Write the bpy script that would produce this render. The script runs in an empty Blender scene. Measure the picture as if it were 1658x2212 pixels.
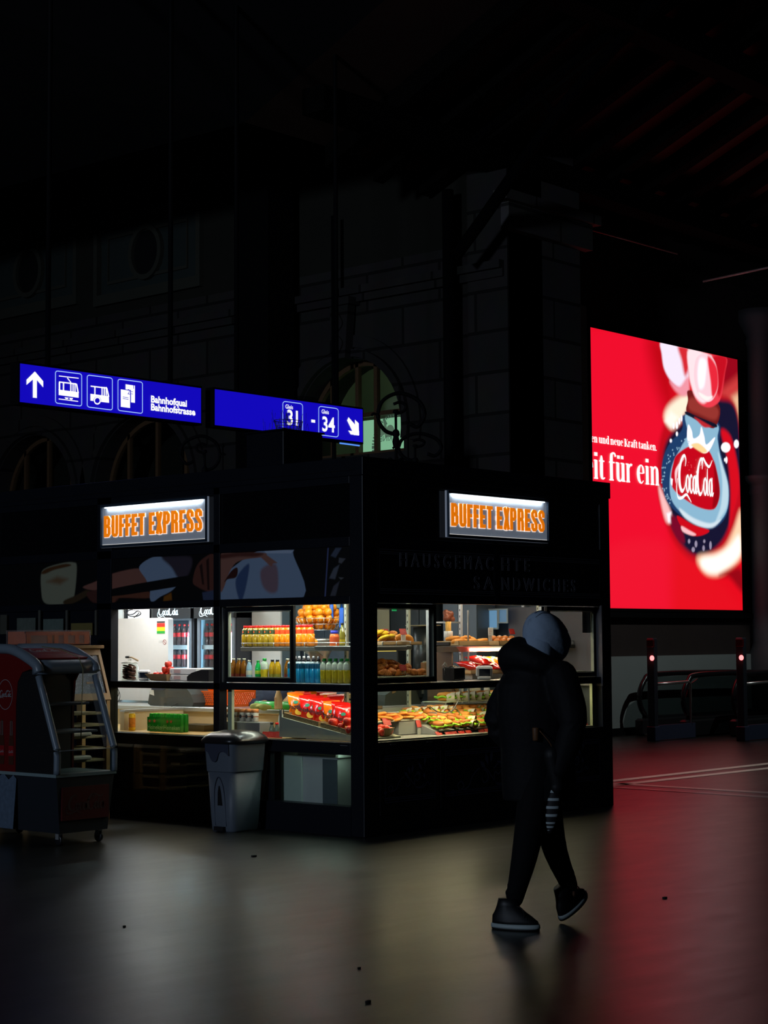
import bpy, bmesh, math, random
import numpy as np
from mathutils import Vector, Matrix
random.seed(7); rnd = random.Random(11)
PI = math.pi
sc = bpy.context.scene
COL = sc.collection
# ------------------------------------------------------------------ camera
CAM = Vector((-10.747, -9.757, 1.6)); FL = 3829.0
PITCH, ROLL, YAW = .07208572, -.00667085, .84569611
Fw = Vector((math.sin(YAW)*math.cos(PITCH), math.cos(YAW)*math.cos(PITCH), math.sin(PITCH)))
Rt = Vector((math.cos(YAW), -math.sin(YAW), 0)); Up = Rt.cross(Fw)
R2 = Rt*math.cos(ROLL)+Up*math.sin(ROLL); U2 = Up*math.cos(ROLL)-Rt*math.sin(ROLL)
cd = bpy.data.cameras.new('camera'); cam = bpy.data.objects.new('camera', cd); COL.objects.link(cam)
cd.sensor_fit = 'VERTICAL'; cd.sensor_height = 36.0; cd.lens = FL/2212*36; cd.clip_end = 300; cd.clip_start = .1
M3 = Matrix((R2, U2, -Fw)).transposed()
cam.matrix_world = Matrix.Translation(CAM) @ M3.to_4x4()
sc.camera = cam
# ------------------------------------------------------------------ world, exposure, hall light
sc.view_settings.view_transform = 'Standard'; sc.view_settings.look = 'None'
sc.view_settings.exposure = 0; sc.view_settings.gamma = 1; sc.view_settings.use_curve_mapping = False
sc.cycles.use_denoising = True
sc.cycles.max_bounces = 7; sc.cycles.diffuse_bounces = 3; sc.cycles.glossy_bounces = 3
sc.cycles.transparent_max_bounces = 16; sc.cycles.transmission_bounces = 3
sc.cycles.sample_clamp_indirect = 4; sc.cycles.caustics_reflective = False; sc.cycles.caustics_refractive = False
w = bpy.data.worlds.new('night'); sc.world = w; w.use_nodes = True
w.node_tree.nodes['Background'].inputs[0].default_value = (.5, .65, 1, 1)
w.node_tree.nodes['Background'].inputs[1].default_value = .0022
def light(name, typ, loc, energy, color, target=None, size=None, sizey=None, angle=None, parent=None, spread=None):
    l = bpy.data.lights.new(name, typ); l.energy = energy; l.color = color
    if size: l.size = size; 
    if typ == 'AREA': l.shape = 'RECTANGLE'; l.size_y = sizey or size
    if angle is not None: l.angle = angle
    if spread: l.spread = spread
    o = bpy.data.objects.new(name, l); COL.objects.link(o); o.location = loc
    if target is not None:
        o.rotation_euler = (Vector(target)-Vector(loc)).to_track_quat('-Z', 'Y').to_euler()
    if parent: o.parent = parent
    return o
# far platform lamps beyond the left of the hall: low, cool, dim
pl_ = light('platform_light', 'SPOT', (-27, -2.2, 7.2), 3900, (.66, .79, 1.0), target=(1, 3.5, 2.4)); pl_.data.spot_size = math.radians(64); pl_.data.spot_blend = 1; pl_.data.shadow_soft_size = 1.2
light('escalator_lamp', 'SPOT', (14.2, 1.6, 6.2), 210, (.85, 1, .98), target=(14.8, 4.6, .2)).data.spot_size = 1.25
cl_ = light('concourse_lamp', 'SPOT', (8.6, .9, 7), 420, (1, .93, .86), target=(8.6, .9, 0)); cl_.data.spot_size = .95; cl_.data.spot_blend = .7
KL = [ # kiosk ceiling lights: x, y, length axis, watts, colour
 (1.15, 4.25, 20, (.86, .95, 1.0)), (.55, 1.0, 14, (.80, 1.0, .96)), (1.7, 2.4, 5, (.85, .95, 1.0)), (.8, 2.7, 6, (1.0, .93, .8)), (2.3, .55, 7, (1.0, .84, .6))]
# ------------------------------------------------------------------ pixel rays -> places in the world (used to survey the photo)
def ray(px, py): return Fw + R2*((px-829)/FL) - U2*((py-1106)/FL)
def at(px, py, ax, v):
    d = ray(px, py); t = (v-CAM[ax])/d[ax]; return CAM+d*t
def yat(px, x, py=1400): return at(px, py, 0, x)[1]
def xat(px, y, py=1400): return at(px, py, 1, y)[0]
def zat(px, py, x=None, y=None): return (at(px, py, 0, x) if x is not None else at(px, py, 1, y))[2]
# ------------------------------------------------------------------ materials
MC = {}
def mat(name, col=(.5,.5,.5), rough=.5, metal=0, emit=None, es=1, var=.08, scale=20, bump=0, alpha=None, spec=.5, trans=0, coat=0, sub=0):
    if name in MC: return MC[name]
    m = bpy.data.materials.new(name); m.use_nodes = True; nt = m.node_tree; N = nt.nodes; L = nt.links
    b = N['Principled BSDF']
    b.inputs['Roughness'].default_value = rough; b.inputs['Metallic'].default_value = metal
    b.inputs['Specular IOR Level'].default_value = spec
    if coat: b.inputs['Coat Weight'].default_value = coat; b.inputs['Coat Roughness'].default_value = .08
    if trans: b.inputs['Transmission Weight'].default_value = trans
    b.inputs['Base Color'].default_value = (*col, 1)
    if var or bump:
        tc = N.new('ShaderNodeTexCoord'); nz = N.new('ShaderNodeTexNoise'); nz.inputs['Scale'].default_value = scale; nz.inputs['Detail'].default_value = 4
        L.new(tc.outputs['Object'], nz.inputs['Vector'])
        if var:
            mx = N.new('ShaderNodeMix'); mx.data_type = 'RGBA'
            mx.inputs['A'].default_value = tuple(max(0, c*(1-var)) for c in col)+(1,)
            mx.inputs['B'].default_value = tuple(min(1, c*(1+var)) for c in col)+(1,)
            L.new(nz.outputs['Fac'], mx.inputs['Factor']); L.new(mx.outputs['Result'], b.inputs['Base Color'])
        if bump:
            bp = N.new('ShaderNodeBump'); bp.inputs['Strength'].default_value = bump; bp.inputs['Distance'].default_value = .01
            L.new(nz.outputs['Fac'], bp.inputs['Height']); L.new(bp.outputs['Normal'], b.inputs['Normal'])
    if emit: b.inputs['Emission Color'].default_value = (*emit, 1); b.inputs['Emission Strength'].default_value = es
    if alpha is not None: b.inputs['Alpha'].default_value = alpha
    MC[name] = m; return m
def glass(name='clear glass', tint=(1,1,1), refl=.9, dirt=0.0):
    if name in MC: return MC[name]
    m = bpy.data.materials.new(name); m.use_nodes = True; nt = m.node_tree; N = nt.nodes; L = nt.links; N.clear()
    o = N.new('ShaderNodeOutputMaterial'); t = N.new('ShaderNodeBsdfTransparent'); t.inputs[0].default_value = (*tint, 1)
    g = N.new('ShaderNodeBsdfGlossy'); g.inputs['Roughness'].default_value = .02; g.inputs[0].default_value = (refl, refl, refl, 1)
    lw = N.new('ShaderNodeLayerWeight'); lw.inputs[0].default_value = .5; pw = N.new('ShaderNodeMath'); pw.operation = 'POWER'; pw.inputs[1].default_value = 4; L.new(lw.outputs['Facing'], pw.inputs[0])
    fr = N.new('ShaderNodeMath'); fr.operation = 'MULTIPLY_ADD'; fr.inputs[1].default_value = .9; fr.inputs[2].default_value = .035; L.new(pw.outputs[0], fr.inputs[0])
    mx = N.new('ShaderNodeMixShader'); L.new(fr.outputs[0], mx.inputs[0]); L.new(t.outputs[0], mx.inputs[1]); L.new(g.outputs[0], mx.inputs[2]); L.new(mx.outputs[0], o.inputs[0])
    MC[name] = m; return m
def paintmat(name, emit=0, rough=.5):
    m = bpy.data.materials.new(name); m.use_nodes = True; nt = m.node_tree; N = nt.nodes; L = nt.links
    b = N['Principled BSDF']; a = N.new('ShaderNodeVertexColor'); a.layer_name = 'Col'
    b.inputs['Roughness'].default_value = rough
    if emit: b.inputs['Base Color'].default_value = (.02,.02,.02,1); L.new(a.outputs[0], b.inputs['Emission Color']); b.inputs['Emission Strength'].default_value = emit
    else: L.new(a.outputs[0], b.inputs['Base Color'])
    return m
def lin(r, g, b):
    f = lambda c: (c/255/12.92 if c/255 <= .04045 else ((c/255+.055)/1.055)**2.4)
    return (f(r), f(g), f(b))
K = mat('black painted steel', (.006,.0075,.012), .42, 0, var=.2, scale=6, spec=.25)
KF = mat('black window frame', (.008,.009,.012), .4, 0, var=.15, spec=.25)
STEEL = mat('brushed steel', (.55,.55,.53), .32, .85, var=.12, scale=14)
STEELM = mat('matt steel', (.40,.41,.41), .42, .6, var=.12, scale=9)
WHITE = mat('white laminate', (.74,.67,.62), .45, var=.03)
CREAM = mat('cream panel', (.55,.44,.27), .5, var=.05)
DARKP = mat('black plastic', (.012,.012,.014), .35, var=.1)
GREYP = mat('grey plastic', (.11,.115,.12), .45, var=.1)
WOOD = mat('pale wood', (.52,.33,.15), .55, var=.22, scale=9)
GL = glass('window glass', (.97,.985,.98), .75)
GLC = glass('green edged glass', (.93,.98,.95), .9)
REDC = mat('red card', lin(170,30,26), .5, var=.06)
PAPER = mat('white paper', (.8,.78,.74), .7, var=.03)
CARD = mat('brown cardboard', (.42,.25,.11), .75, var=.15)
# ------------------------------------------------------------------ mesh builder
class MB:
    def __init__(s): s.v = []; s.f = []; s.sm = []; s.T = Matrix.Identity(4)
    def at(s, T): s.T = T; return s
    def add(s, vs, fs, smooth=False):
        n = len(s.v); T = s.T
        s.v += [tuple(T @ Vector(p)) for p in vs]; s.f += [tuple(i+n for i in f) for f in fs]; s.sm += [smooth]*len(fs); return s
    def box(s, x0, x1, y0, y1, z0, z1):
        return s.add([(x0,y0,z0),(x1,y0,z0),(x1,y1,z0),(x0,y1,z0),(x0,y0,z1),(x1,y0,z1),(x1,y1,z1),(x0,y1,z1)],
                     [(0,3,2,1),(4,5,6,7),(0,1,5,4),(1,2,6,5),(2,3,7,6),(3,0,4,7)])
    def cbox(s, c, d, b=0):
        x,y,z = c; a,e,h = d[0]/2, d[1]/2, d[2]/2
        if not b: return s.box(x-a,x+a,y-e,y+e,z-h,z+h)
        pts = []
        for zz, i in ((-h,b),(-h+b,0),(h-b,0),(h,b)):
            pts.append([(x+p, y+q, z+zz) for p, q in rrect(a-i, e-i, max(b-i*.3, b*.5), 2)])
        n = len(pts[0]); vs = sum(pts, [])
        fs = [tuple(range(n))[::-1], tuple(range(3*n, 4*n))]
        for k in range(3):
            for j in range(n): fs.append((k*n+j, k*n+(j+1)%n, (k+1)*n+(j+1)%n, (k+1)*n+j))
        return s.add(vs, fs)
    def prism(s, poly, z0, z1):
        n = len(poly); vs = [(p[0],p[1],z0) for p in poly]+[(p[0],p[1],z1) for p in poly]
        fs = [tuple(range(n))[::-1], tuple(range(n,2*n))]+[(j,(j+1)%n,n+(j+1)%n,n+j) for j in range(n)]
        return s.add(vs, fs)
    def loft(s, rings, cap=True, smooth=True, closed=True):
        n = len(rings[0]); vs = sum([list(r) for r in rings], []); fs = []
        for k in range(len(rings)-1):
            for j in range(n if closed else n-1): fs.append((k*n+j, k*n+(j+1)%n, (k+1)*n+(j+1)%n, (k+1)*n+j))
        if cap: fs += [tuple(range(n))[::-1], tuple(range((len(rings)-1)*n, len(rings)*n))]
        return s.add(vs, fs, smooth)
    def lathe(s, prof, seg=14, c=(0,0,0), sx=1, sy=1, cap=True, smooth=True):
        return s.loft([[(c[0]+r*sx*math.cos(2*PI*j/seg), c[1]+r*sy*math.sin(2*PI*j/seg), c[2]+z) for j in range(seg)] for r, z in prof], cap, smooth)
    def tube(s, pts, r, seg=8, cap=True, closed=False):
        pts = [Vector(p) for p in pts]; n = len(pts); rings = []
        up = Vector((0,0,1))
        for i, p in enumerate(pts):
            if closed: t = pts[(i+1)%n]-pts[i-1]
            else: t = pts[min(i+1,n-1)]-pts[max(i-1,0)]
            if t.length < 1e-9: t = Vector((0,0,1))
            t.normalize(); a = t.cross(up)
            if a.length < .1: a = t.cross(Vector((0,1,0))) if abs(t.y) < .9 else t.cross(Vector((1,0,0)))
            a.normalize(); b = a.cross(t); rr = r[i] if isinstance(r, (list, tuple)) else r
            rings.append([tuple(p+(a*math.cos(2*PI*j/seg)+b*math.sin(2*PI*j/seg))*rr) for j in range(seg)])
        if closed: rings.append(rings[0]); cap = False
        return s.loft(rings, cap)
    def ball(s, c, r, seg=12, sx=1, sy=1, sz=1):
        k = max(5, seg//2+1)
        return s.lathe([(max(1e-4, r*math.sin(PI*i/k)), -r*sz*math.cos(PI*i/k)) for i in range(k+1)], seg, c, sx, sy)
    def ribbon(s, pts, w, z0=0, z1=None, closed=False):
        """flat stroke in the xy plane with width w (number or list); extruded z0..z1"""
        n = len(pts); L, Rr = [], []
        for i in range(n):
            a = pts[i-1] if (i > 0 or closed) else pts[0]; b = pts[(i+1)%n] if (i < n-1 or closed) else pts[-1]
            dx, dy = b[0]-a[0], b[1]-a[1]; l = math.hypot(dx, dy) or 1; ww = (w[i] if isinstance(w, (list,tuple)) else w)/2
            L.append((pts[i][0]-dy/l*ww, pts[i][1]+dx/l*ww)); Rr.append((pts[i][0]+dy/l*ww, pts[i][1]-dx/l*ww))
        m = n if closed else n-1
        if z1 is None:
            vs = [(x,y,z0) for x,y in L]+[(x,y,z0) for x,y in Rr]
            return s.add(vs, [(n+i, n+(i+1)%n, (i+1)%n, i) for i in range(m)])
        vs = [(x,y,z0) for x,y in L]+[(x,y,z0) for x,y in Rr]+[(x,y,z1) for x,y in L]+[(x,y,z1) for x,y in Rr]; fs = []
        for i in range(m):
            j = (i+1)%n; fs += [(i, j, n+j, n+i), (3*n+i, 3*n+j, 2*n+j, 2*n+i), (2*n+i, 2*n+j, j, i), (n+i, n+j, 3*n+j, 3*n+i)]
        if not closed: fs += [(0, n, 3*n, 2*n), (n-1, 3*n-1, 4*n-1, 2*n-1)]
        return s.add(vs, fs)
    def poly(s, pts, z=0):
        n = len(pts); return s.add([(p[0],p[1],z) for p in pts], [tuple(range(n))])
    def build(s, name, m, parent=None, label=None, bevel=0):
        me = bpy.data.meshes.new(name); me.from_pydata(s.v, [], s.f); me.update()
        me.polygons.foreach_set('use_smooth', s.sm)
        me.materials.append(m)
        o = bpy.data.objects.new(name, me); COL.objects.link(o)
        if parent is not None: o.parent = parent
        if label: o['label'] = label
        if bevel:
            md = o.modifiers.new('bevel', 'BEVEL'); md.width = bevel; md.segments = 2; md.limit_method = 'ANGLE'
        return o
def rrect(a, b, r, k=3):
    out = []
    for cx, cy, a0 in ((a-r,b-r,0),(-a+r,b-r,90),(-a+r,-b+r,180),(a-r,-b+r,270)):
        for i in range(k+1):
            t = math.radians(a0+90*i/k); out.append((cx+r*math.cos(t), cy+r*math.sin(t)))
    return out
def cat(pts, k=6, closed=False):
    """Catmull-Rom through points of any dimension"""
    P = [np.array(p, float) for p in pts]; n = len(P); out = []
    for i in range(n if closed else n-1):
        p1, p2 = P[i], P[(i+1)%n]
        p0 = P[i-1] if (i > 0 or closed) else 2*p1-p2; p3 = P[(i+2)%n] if (i+2 < n or closed) else 2*p2-p1
        for j in range(k):
            t = j/k; out.append(tuple(.5*((2*p1)+(-p0+p2)*t+(2*p0-5*p1+4*p2-p3)*t*t+(-p0+3*p1-3*p2+p3)*t**3)))
    if not closed: out.append(tuple(P[-1]))
    return out
def arc(cx, cy, rx, ry, a0, a1, k=12): return [(cx+rx*math.cos(math.radians(a0+(a1-a0)*i/k)), cy+ry*math.sin(math.radians(a0+(a1-a0)*i/k))) for i in range(k+1)]
def frame(o, u, v):
    """matrix whose local x,y run along u,v; z = u x v"""
    u = Vector(u).normalized(); v = Vector(v).normalized(); n = u.cross(v)
    M = Matrix((u, v, n)).transposed().to_4x4(); M.translation = Vector(o); return M
def FLeft(y, z, x=0): return frame((x, y, z), (0,-1,0), (0,0,1))     # on the left (west) face
def FRight(x, z, y=0): return frame((x, y, z), (1,0,0), (0,0,1))    # on the right (south) face
T = Matrix.Translation
def RZ(a): return Matrix.Rotation(a, 4, 'Z')
def RX(a): return Matrix.Rotation(a, 4, 'X')
def RY(a): return Matrix.Rotation(a, 4, 'Y')
def SC(x, y=None, z=None): return Matrix.Diagonal((x, x if y is None else y, x if z is None else z, 1))
def tag(o, label, cat_, group=None):
    o['label'] = label; o['category'] = cat_
    if group: o['group'] = group
    return o
def thing(name, label, cat_, loc=(0,0,0), rz=0, group=None):
    o = bpy.data.objects.new(name, None); COL.objects.link(o); o.location = loc; o.rotation_euler = (0,0,rz); o.empty_display_size = .05
    return tag(o, label, cat_, group)
def struct(o): o['kind'] = 'structure'; return o
def stuff(o): o['kind'] = 'stuff'; return o
def dup(src, loc=None, rz=None, label=None, group=None, scale=None, rot=None):
    c = src.copy(); COL.objects.link(c)
    if loc is not None: c.location = loc
    if rz is not None: c.rotation_euler = (src.rotation_euler[0], src.rotation_euler[1], rz)
    if rot is not None: c.rotation_euler = rot
    if scale is not None: c.scale = (scale,)*3 if not isinstance(scale, tuple) else scale
    if label: c['label'] = label
    if group: c['group'] = group
    def rec(a, b):
        for ch in list(a.children):
            d = ch.copy(); COL.objects.link(d); d.parent = b; rec(ch, d)
    rec(src, c); return c
ORD = ['first','second','third','fourth','fifth','sixth','seventh','eighth','ninth','tenth','eleventh','twelfth','thirteenth','fourteenth','fifteenth','sixteenth','seventeenth','eighteenth','nineteenth','twentieth']
def textmesh(mb, s, size, M, sx=1, bold=0, depth=0, align='LEFT', outline=0, res=3):
    c = bpy.data.curves.new('t', 'FONT'); c.body = s; c.size = size; c.offset = bold; c.extrude = depth; c.align_x = align; c.resolution_u = res
    if outline: c.fill_mode = 'NONE'; c.bevel_depth = outline; c.bevel_resolution = 0
    o = bpy.data.objects.new('t', c); COL.objects.link(o); bpy.context.view_layer.update()
    me = bpy.data.meshes.new_from_object(o.evaluated_get(bpy.context.evaluated_depsgraph_get()))
    T0 = mb.T; mb.T = M @ SC(sx,1,1)
    mb.add([tuple(v.co) for v in me.vertices], [tuple(p.vertices) for p in me.polygons]); mb.T = T0
    bpy.data.objects.remove(o); bpy.data.curves.remove(c); bpy.data.meshes.remove(me); return mb
def blob(name, m, parent, prims, vox=.012, smooth=6, T0=None, label=None):
    """one continuous skin over overlapping primitives; prims = MB"""
    me = bpy.data.meshes.new(name); me.from_pydata(prims.v, [], prims.f); me.update()
    o = bpy.data.objects.new('b', me); COL.objects.link(o)
    r = o.modifiers.new('r', 'REMESH'); r.mode = 'VOXEL'; r.voxel_size = vox; r.use_smooth_shade = True
    s = o.modifiers.new('s', 'SMOOTH'); s.iterations = smooth; s.factor = .6
    bpy.context.view_layer.update()
    m2 = bpy.data.meshes.new_from_object(o.evaluated_get(bpy.context.evaluated_depsgraph_get())); m2.name = name
    bpy.data.objects.remove(o); bpy.data.meshes.remove(me)
    m2.materials.clear(); m2.materials.append(m)
    for p in m2.polygons: p.use_smooth = True
    q = bpy.data.objects.new(name, m2); COL.objects.link(q); q.parent = parent
    if label: q['label'] = label
    return q
def limb(mb, pts, rs, seg=12):
    """tapered capsule chain"""
    P = cat([(*p, r) for p, r in zip(pts, rs)], 4)
    mb.tube([p[:3] for p in P], [max(.004, p[3]) for p in P], seg)
    mb.ball(pts[0], rs[0], seg); mb.ball(pts[-1], rs[-1], seg)
def picture(name, W, H, nx, ny, M, base, shapes, m, parent=None, smooth=None, label=None):
    """a printed picture: colour grid on a flat panel; shapes = (points, colour or (c0,c1,axis), soft, op)"""
    X, Y = np.meshgrid(np.linspace(0, W, nx), np.linspace(0, H, ny)); C = np.zeros((ny, nx, 3)); C[:] = base
    for pts, col, soft in shapes:
        p = np.array(cat(pts, 5, True)) if len(pts) > 4 else np.array(pts, float)
        q = np.roll(p, -1, 0)
        x0, x1, y0, y1 = p[:,0].min()-3*soft, p[:,0].max()+3*soft, p[:,1].min()-3*soft, p[:,1].max()+3*soft
        ix = np.where((X[0] >= x0) & (X[0] <= x1))[0]; iy = np.where((Y[:,0] >= y0) & (Y[:,0] <= y1))[0]
        if len(ix) == 0 or len(iy) == 0: continue
        sl = (slice(iy[0], iy[-1]+1), slice(ix[0], ix[-1]+1)); x = X[sl]; y = Y[sl]
        d = np.full(x.shape, 1e9); ins = np.zeros(x.shape, bool)
        for a, b in zip(p, q):
            e = b-a; l2 = (e**2).sum() or 1e-9
            t = np.clip(((x-a[0])*e[0]+(y-a[1])*e[1])/l2, 0, 1)
            d = np.minimum(d, (x-a[0]-t*e[0])**2+(y-a[1]-t*e[1])**2)
            c = ((a[1] > y) != (b[1] > y)); ins ^= c & (x < (b[0]-a[0])*(y-a[1])/((b[1]-a[1]) or 1e-12)+a[0])
        sd = np.sqrt(d)*np.where(ins, 1, -1); k = np.clip(sd/(2*soft)+.5, 0, 1); k = k*k*(3-2*k)
        if isinstance(col[0], tuple):
            c0, c1, ax = col; g = ((x-x0)/(x1-x0) if ax == 'x' else (y-y0)/(y1-y0))[..., None]; cc = np.array(c0)*(1-g)+np.array(c1)*g
        else: cc = np.array(col)
        C[sl] = C[sl]*(1-k[..., None])+cc*k[..., None]
    idx = np.arange(nx*ny).reshape(ny, nx)
    f = np.stack([idx[:-1,:-1], idx[:-1,1:], idx[1:,1:], idx[1:,:-1]], -1).reshape(-1, 4)
    V = np.stack([X.ravel(), Y.ravel(), np.zeros(nx*ny)], -1)
    Mn = np.array(M); V = V@Mn[:3,:3].T+Mn[:3,3]
    me = bpy.data.meshes.new(name); me.from_pydata(V.tolist(), [], f.tolist())
    ca = me.color_attributes.new('Col', 'FLOAT_COLOR', 'POINT')
    ca.data.foreach_set('color', np.concatenate([C.reshape(-1,3), np.ones((nx*ny,1))], 1).astype(np.float32).ravel())
    me.materials.append(m); o = bpy.data.objects.new(name, me); COL.objects.link(o)
    if parent is not None: o.parent = parent
    if label: o['label'] = label
    return o
# ------------------------------------------------------------------ lettering drawn by hand
def strokes_logo():
    """the two-word script logo, in a box 0..3.1 x -.15..1"""
    S = []
    S.append([(.74,.70,.03),(.80,.86,.06),(.70,.97,.07),(.48,.88,.09),(.27,.58,.15),(.26,.24,.16),(.42,.06,.1),(.62,.12,.05),(.80,.34,.03)])
    S.append([(.10,.36,.03),(.02,.10,.05),(.12,-.12,.06),(.42,-.12,.07),(.78,-.02,.06),(1.0,-.10,.05),(1.18,-.20,.02)])
    def o_(x, s=1): return [(x+.02,.48,.05),(x-.08,.38,.09),(x-.10,.18,.10),(x,.05,.06),(x+.10,.16,.09),(x+.12,.36,.08),(x+.03,.50,.05)]
    S.append(o_(.90))
    S.append([(1.28,.44,.07),(1.20,.50,.05),(1.11,.38,.10),(1.10,.16,.10),(1.20,.05,.06),(1.32,.16,.04)])
    S.append(o_(1.45)); S.append([(1.60,.52,.06),(1.57,.25,.09),(1.60,.06,.07),(1.70,.12,.03)])
    S.append([(1.64,.60,.02),(1.80,.62,.07)])
    S.append([(2.12,.70,.03),(2.17,.86,.06),(2.08,.97,.07),(1.90,.86,.09),(1.73,.55,.15),(1.74,.22,.15),(1.88,.05,.1),(2.06,.10,.05),(2.22,.32,.03)])
    S.append([(2.02,.78,.02),(2.2,.98,.07),(2.45,.86,.08),(2.72,.80,.06),(2.98,.98,.02)])
    S.append(o_(2.33)); S.append([(2.56,.74,.04),(2.52,.40,.09),(2.53,.10,.09),(2.62,.06,.03)])
    S.append(o_(2.78)); S.append([(2.93,.52,.06),(2.90,.25,.09),(2.93,.06,.07),(3.04,.14,.03)])
    return S
def logo(mb, M, width, z=0):
    T0 = mb.T; mb.T = M @ SC(width/3.1); 
    for s in strokes_logo():
        q = cat(s, 6); mb.ribbon([(p[0],p[1]) for p in q], [max(.012, p[2]*1.15) for p in q], z)
    mb.T = T0; return mb
def serif(ch):
    """condensed serif letters: list of strokes (x, y, w), unit x-height .68, advance"""
    def stem(x, y0, y1, w=.12): return [(x,y0,w),(x,y1,w)]
    def sf(x, y, l=.17): return [(x-l/2,y,.04),(x+l/2,y,.04)]
    E = lambda x: [[(x+.0,.38,.03),(x+.24,.38,.03)], [(x+.245,.38,.09),(x+.22,.58,.08),(x+.13,.67,.04),(x+.03,.55,.11),(x,.34,.13),(x+.04,.12,.11),(x+.14,.02,.05),(x+.24,.12,.03)]]
    D = {
     'e': (E(.08), .40), 'i': ([stem(.10,0,.66), sf(.10,.02), sf(.07,.65,.10), [(.10,.80,.13),(.10,.93,.13)]], .24),
     't': ([[(.10,.84,.05),(.10,.66,.12),(.10,.14,.12),(.16,.03,.07),(.25,.07,.03)], [(0,.645,.045),(.23,.645,.045)]], .27),
     'f': ([[(.30,.86,.08),(.25,.97,.06),(.15,.95,.08),(.11,.80,.12),(.11,.0,.12)], [(.01,.645,.045),(.26,.645,.045)], sf(.11,.02,.2)], .30),
     'r': ([stem(.10,0,.66), sf(.10,.02), sf(.06,.65,.12), [(.14,.52,.04),(.22,.64,.07),(.29,.62,.08)]], .33),
     'n': ([stem(.10,0,.66), sf(.10,.02), sf(.06,.65,.12), [(.13,.54,.04),(.22,.66,.06),(.31,.60,.1),(.33,.45,.12),(.33,0,.12)], sf(.33,.02)], .46),
     'u': ([[(.10,.66,.12),(.10,.16,.12),(.14,.04,.09),(.22,.02,.05),(.31,.14,.04)], stem(.33,0,.66), sf(.06,.65,.12), sf(.29,.65,.12), sf(.37,.02,.12)], .46),
     'd': ([[(.30,.58,.04),(.20,.66,.05),(.11,.55,.11),(.09,.34,.13),(.11,.12,.11),(.20,.02,.05),(.31,.14,.04)], stem(.33,0,.98), sf(.28,.97,.12), sf(.38,.02,.12)], .46),
     'a': ([[(.09,.50,.09),(.12,.64,.05),(.22,.65,.06),(.28,.52,.12),(.28,.02,.12)], [(.28,.38,.03),(.12,.30,.08),(.09,.14,.11),(.17,.03,.06),(.28,.12,.03)]], .40),
     'k': ([stem(.10,0,.98), sf(.10,.02), sf(.06,.97,.12), [(.32,.66,.04),(.14,.32,.04)], [(.17,.40,.06),(.36,0,.12)]], .43),
     'K': ([stem(.12,0,.94,.14), sf(.12,.02,.22), sf(.12,.92,.22), [(.42,.92,.04),(.18,.44,.04)], [(.21,.52,.07),(.45,0,.14)]], .52),
     'Z': ([[(.05,.92,.05),(.42,.92,.05)],[(.38,.9,.13),(.08,.04,.13)],[(.04,.02,.05),(.43,.02,.05)]], .48),
     '.': ([[(.06,.0,.11),(.06,.11,.11)]], .16), ' ': ([], .16)}
    D['ü'] = (D['u'][0]+[[(.13,.80,.11),(.13,.92,.11)], [(.30,.80,.11),(.30,.92,.11)]], .46)
    return D[ch]
def seriftext(mb, s, M, size, sx=1.0, fat=1.0):
    T0 = mb.T; x = 0
    for ch in s:
        st, adv = serif(ch); mb.T = M @ SC(size*sx, size, size) @ T((x,0,0))
        for k in st:
            q = cat(k, 5) if len(k) > 2 else k
            mb.ribbon([(p[0],p[1]) for p in q], [p[2]*fat for p in q])
        x += adv
    mb.T = T0; return x*size*sx
def block(ch):
    w = .165
    S = {'E': [[(.0825,0),(.0825,1)], [(0,.92),(.34,.92)], [(0,.5),(.31,.5)], [(0,.08),(.34,.08)]],
     'F': [[(.0825,0),(.0825,1)], [(0,.92),(.33,.92)], [(0,.5),(.30,.5)]],
     'T': [[(.19,0),(.19,1)], [(0,.92),(.38,.92)]],
     'U': [[(.09,1),(.09,.16),(.13,.08),(.21,.07),(.29,.08),(.33,.16),(.33,1)]],
     'X': [[(.08,0),(.32,1)], [(.32,0),(.08,1)]],
     'P': [[(.0825,0),(.0825,1)], [(.08,.92),(.25,.92),(.31,.84),(.31,.58),(.25,.49),(.08,.49)]],
     'R': [[(.0825,0),(.0825,1)], [(.08,.92),(.25,.92),(.31,.84),(.31,.60),(.26,.52),(.08,.50)], [(.24,.50),(.31,.42),(.32,0)]],
     'B': [[(.0825,0),(.0825,1)], [(.08,.92),(.25,.92),(.31,.84),(.30,.60),(.25,.52),(.08,.52)], [(.08,.52),(.27,.50),(.33,.42),(.33,.16),(.27,.08),(.08,.08)]],
     'S': [[(.33,.66),(.33,.84),(.27,.92),(.15,.92),(.09,.84),(.09,.70),(.16,.58),(.28,.44),(.33,.32),(.33,.16),(.27,.08),(.15,.08),(.09,.16),(.09,.36)]], ' ': []}
    return S[ch], {'T': .41, 'U': .46, 'X': .42, ' ': .20, 'F': .37, 'E': .39}.get(ch, .46), w
def blocktext(mb, s, M, size, sx=1, extra=0, z0=0, z1=.02):
    x = 0; T0 = mb.T; 
    for ch in s:
        st, adv, w = block(ch); mb.T = M @ T((x*size*sx, 0, 0))
        for kk, k in enumerate(st):
            q = [(p[0]*size*sx, p[1]*size) for p in k]
            if extra:
                a, b = Vector(q[0]), Vector(q[1]); q[0] = tuple(a+(a-b).normalized()*extra/2)
                a, b = Vector(q[-1]), Vector(q[-2]); q[-1] = tuple(a+(a-b).normalized()*extra/2)
            ws = []
            for i in range(len(q)):
                a, b = q[max(0,i-1)], q[min(len(q)-1,i+1)]; dx, dy = abs(b[0]-a[0]), abs(b[1]-a[1]); t = dy/(dx+dy)
                ws.append((w*size*(sx*t+(1-t))*(1.0 if t > .5 else .95))+extra)
            mb.ribbon(q, ws, z0+kk*.0003, z1+kk*.0003)
        x += adv+.02
    mb.T = T0; return x*size*sx
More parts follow.
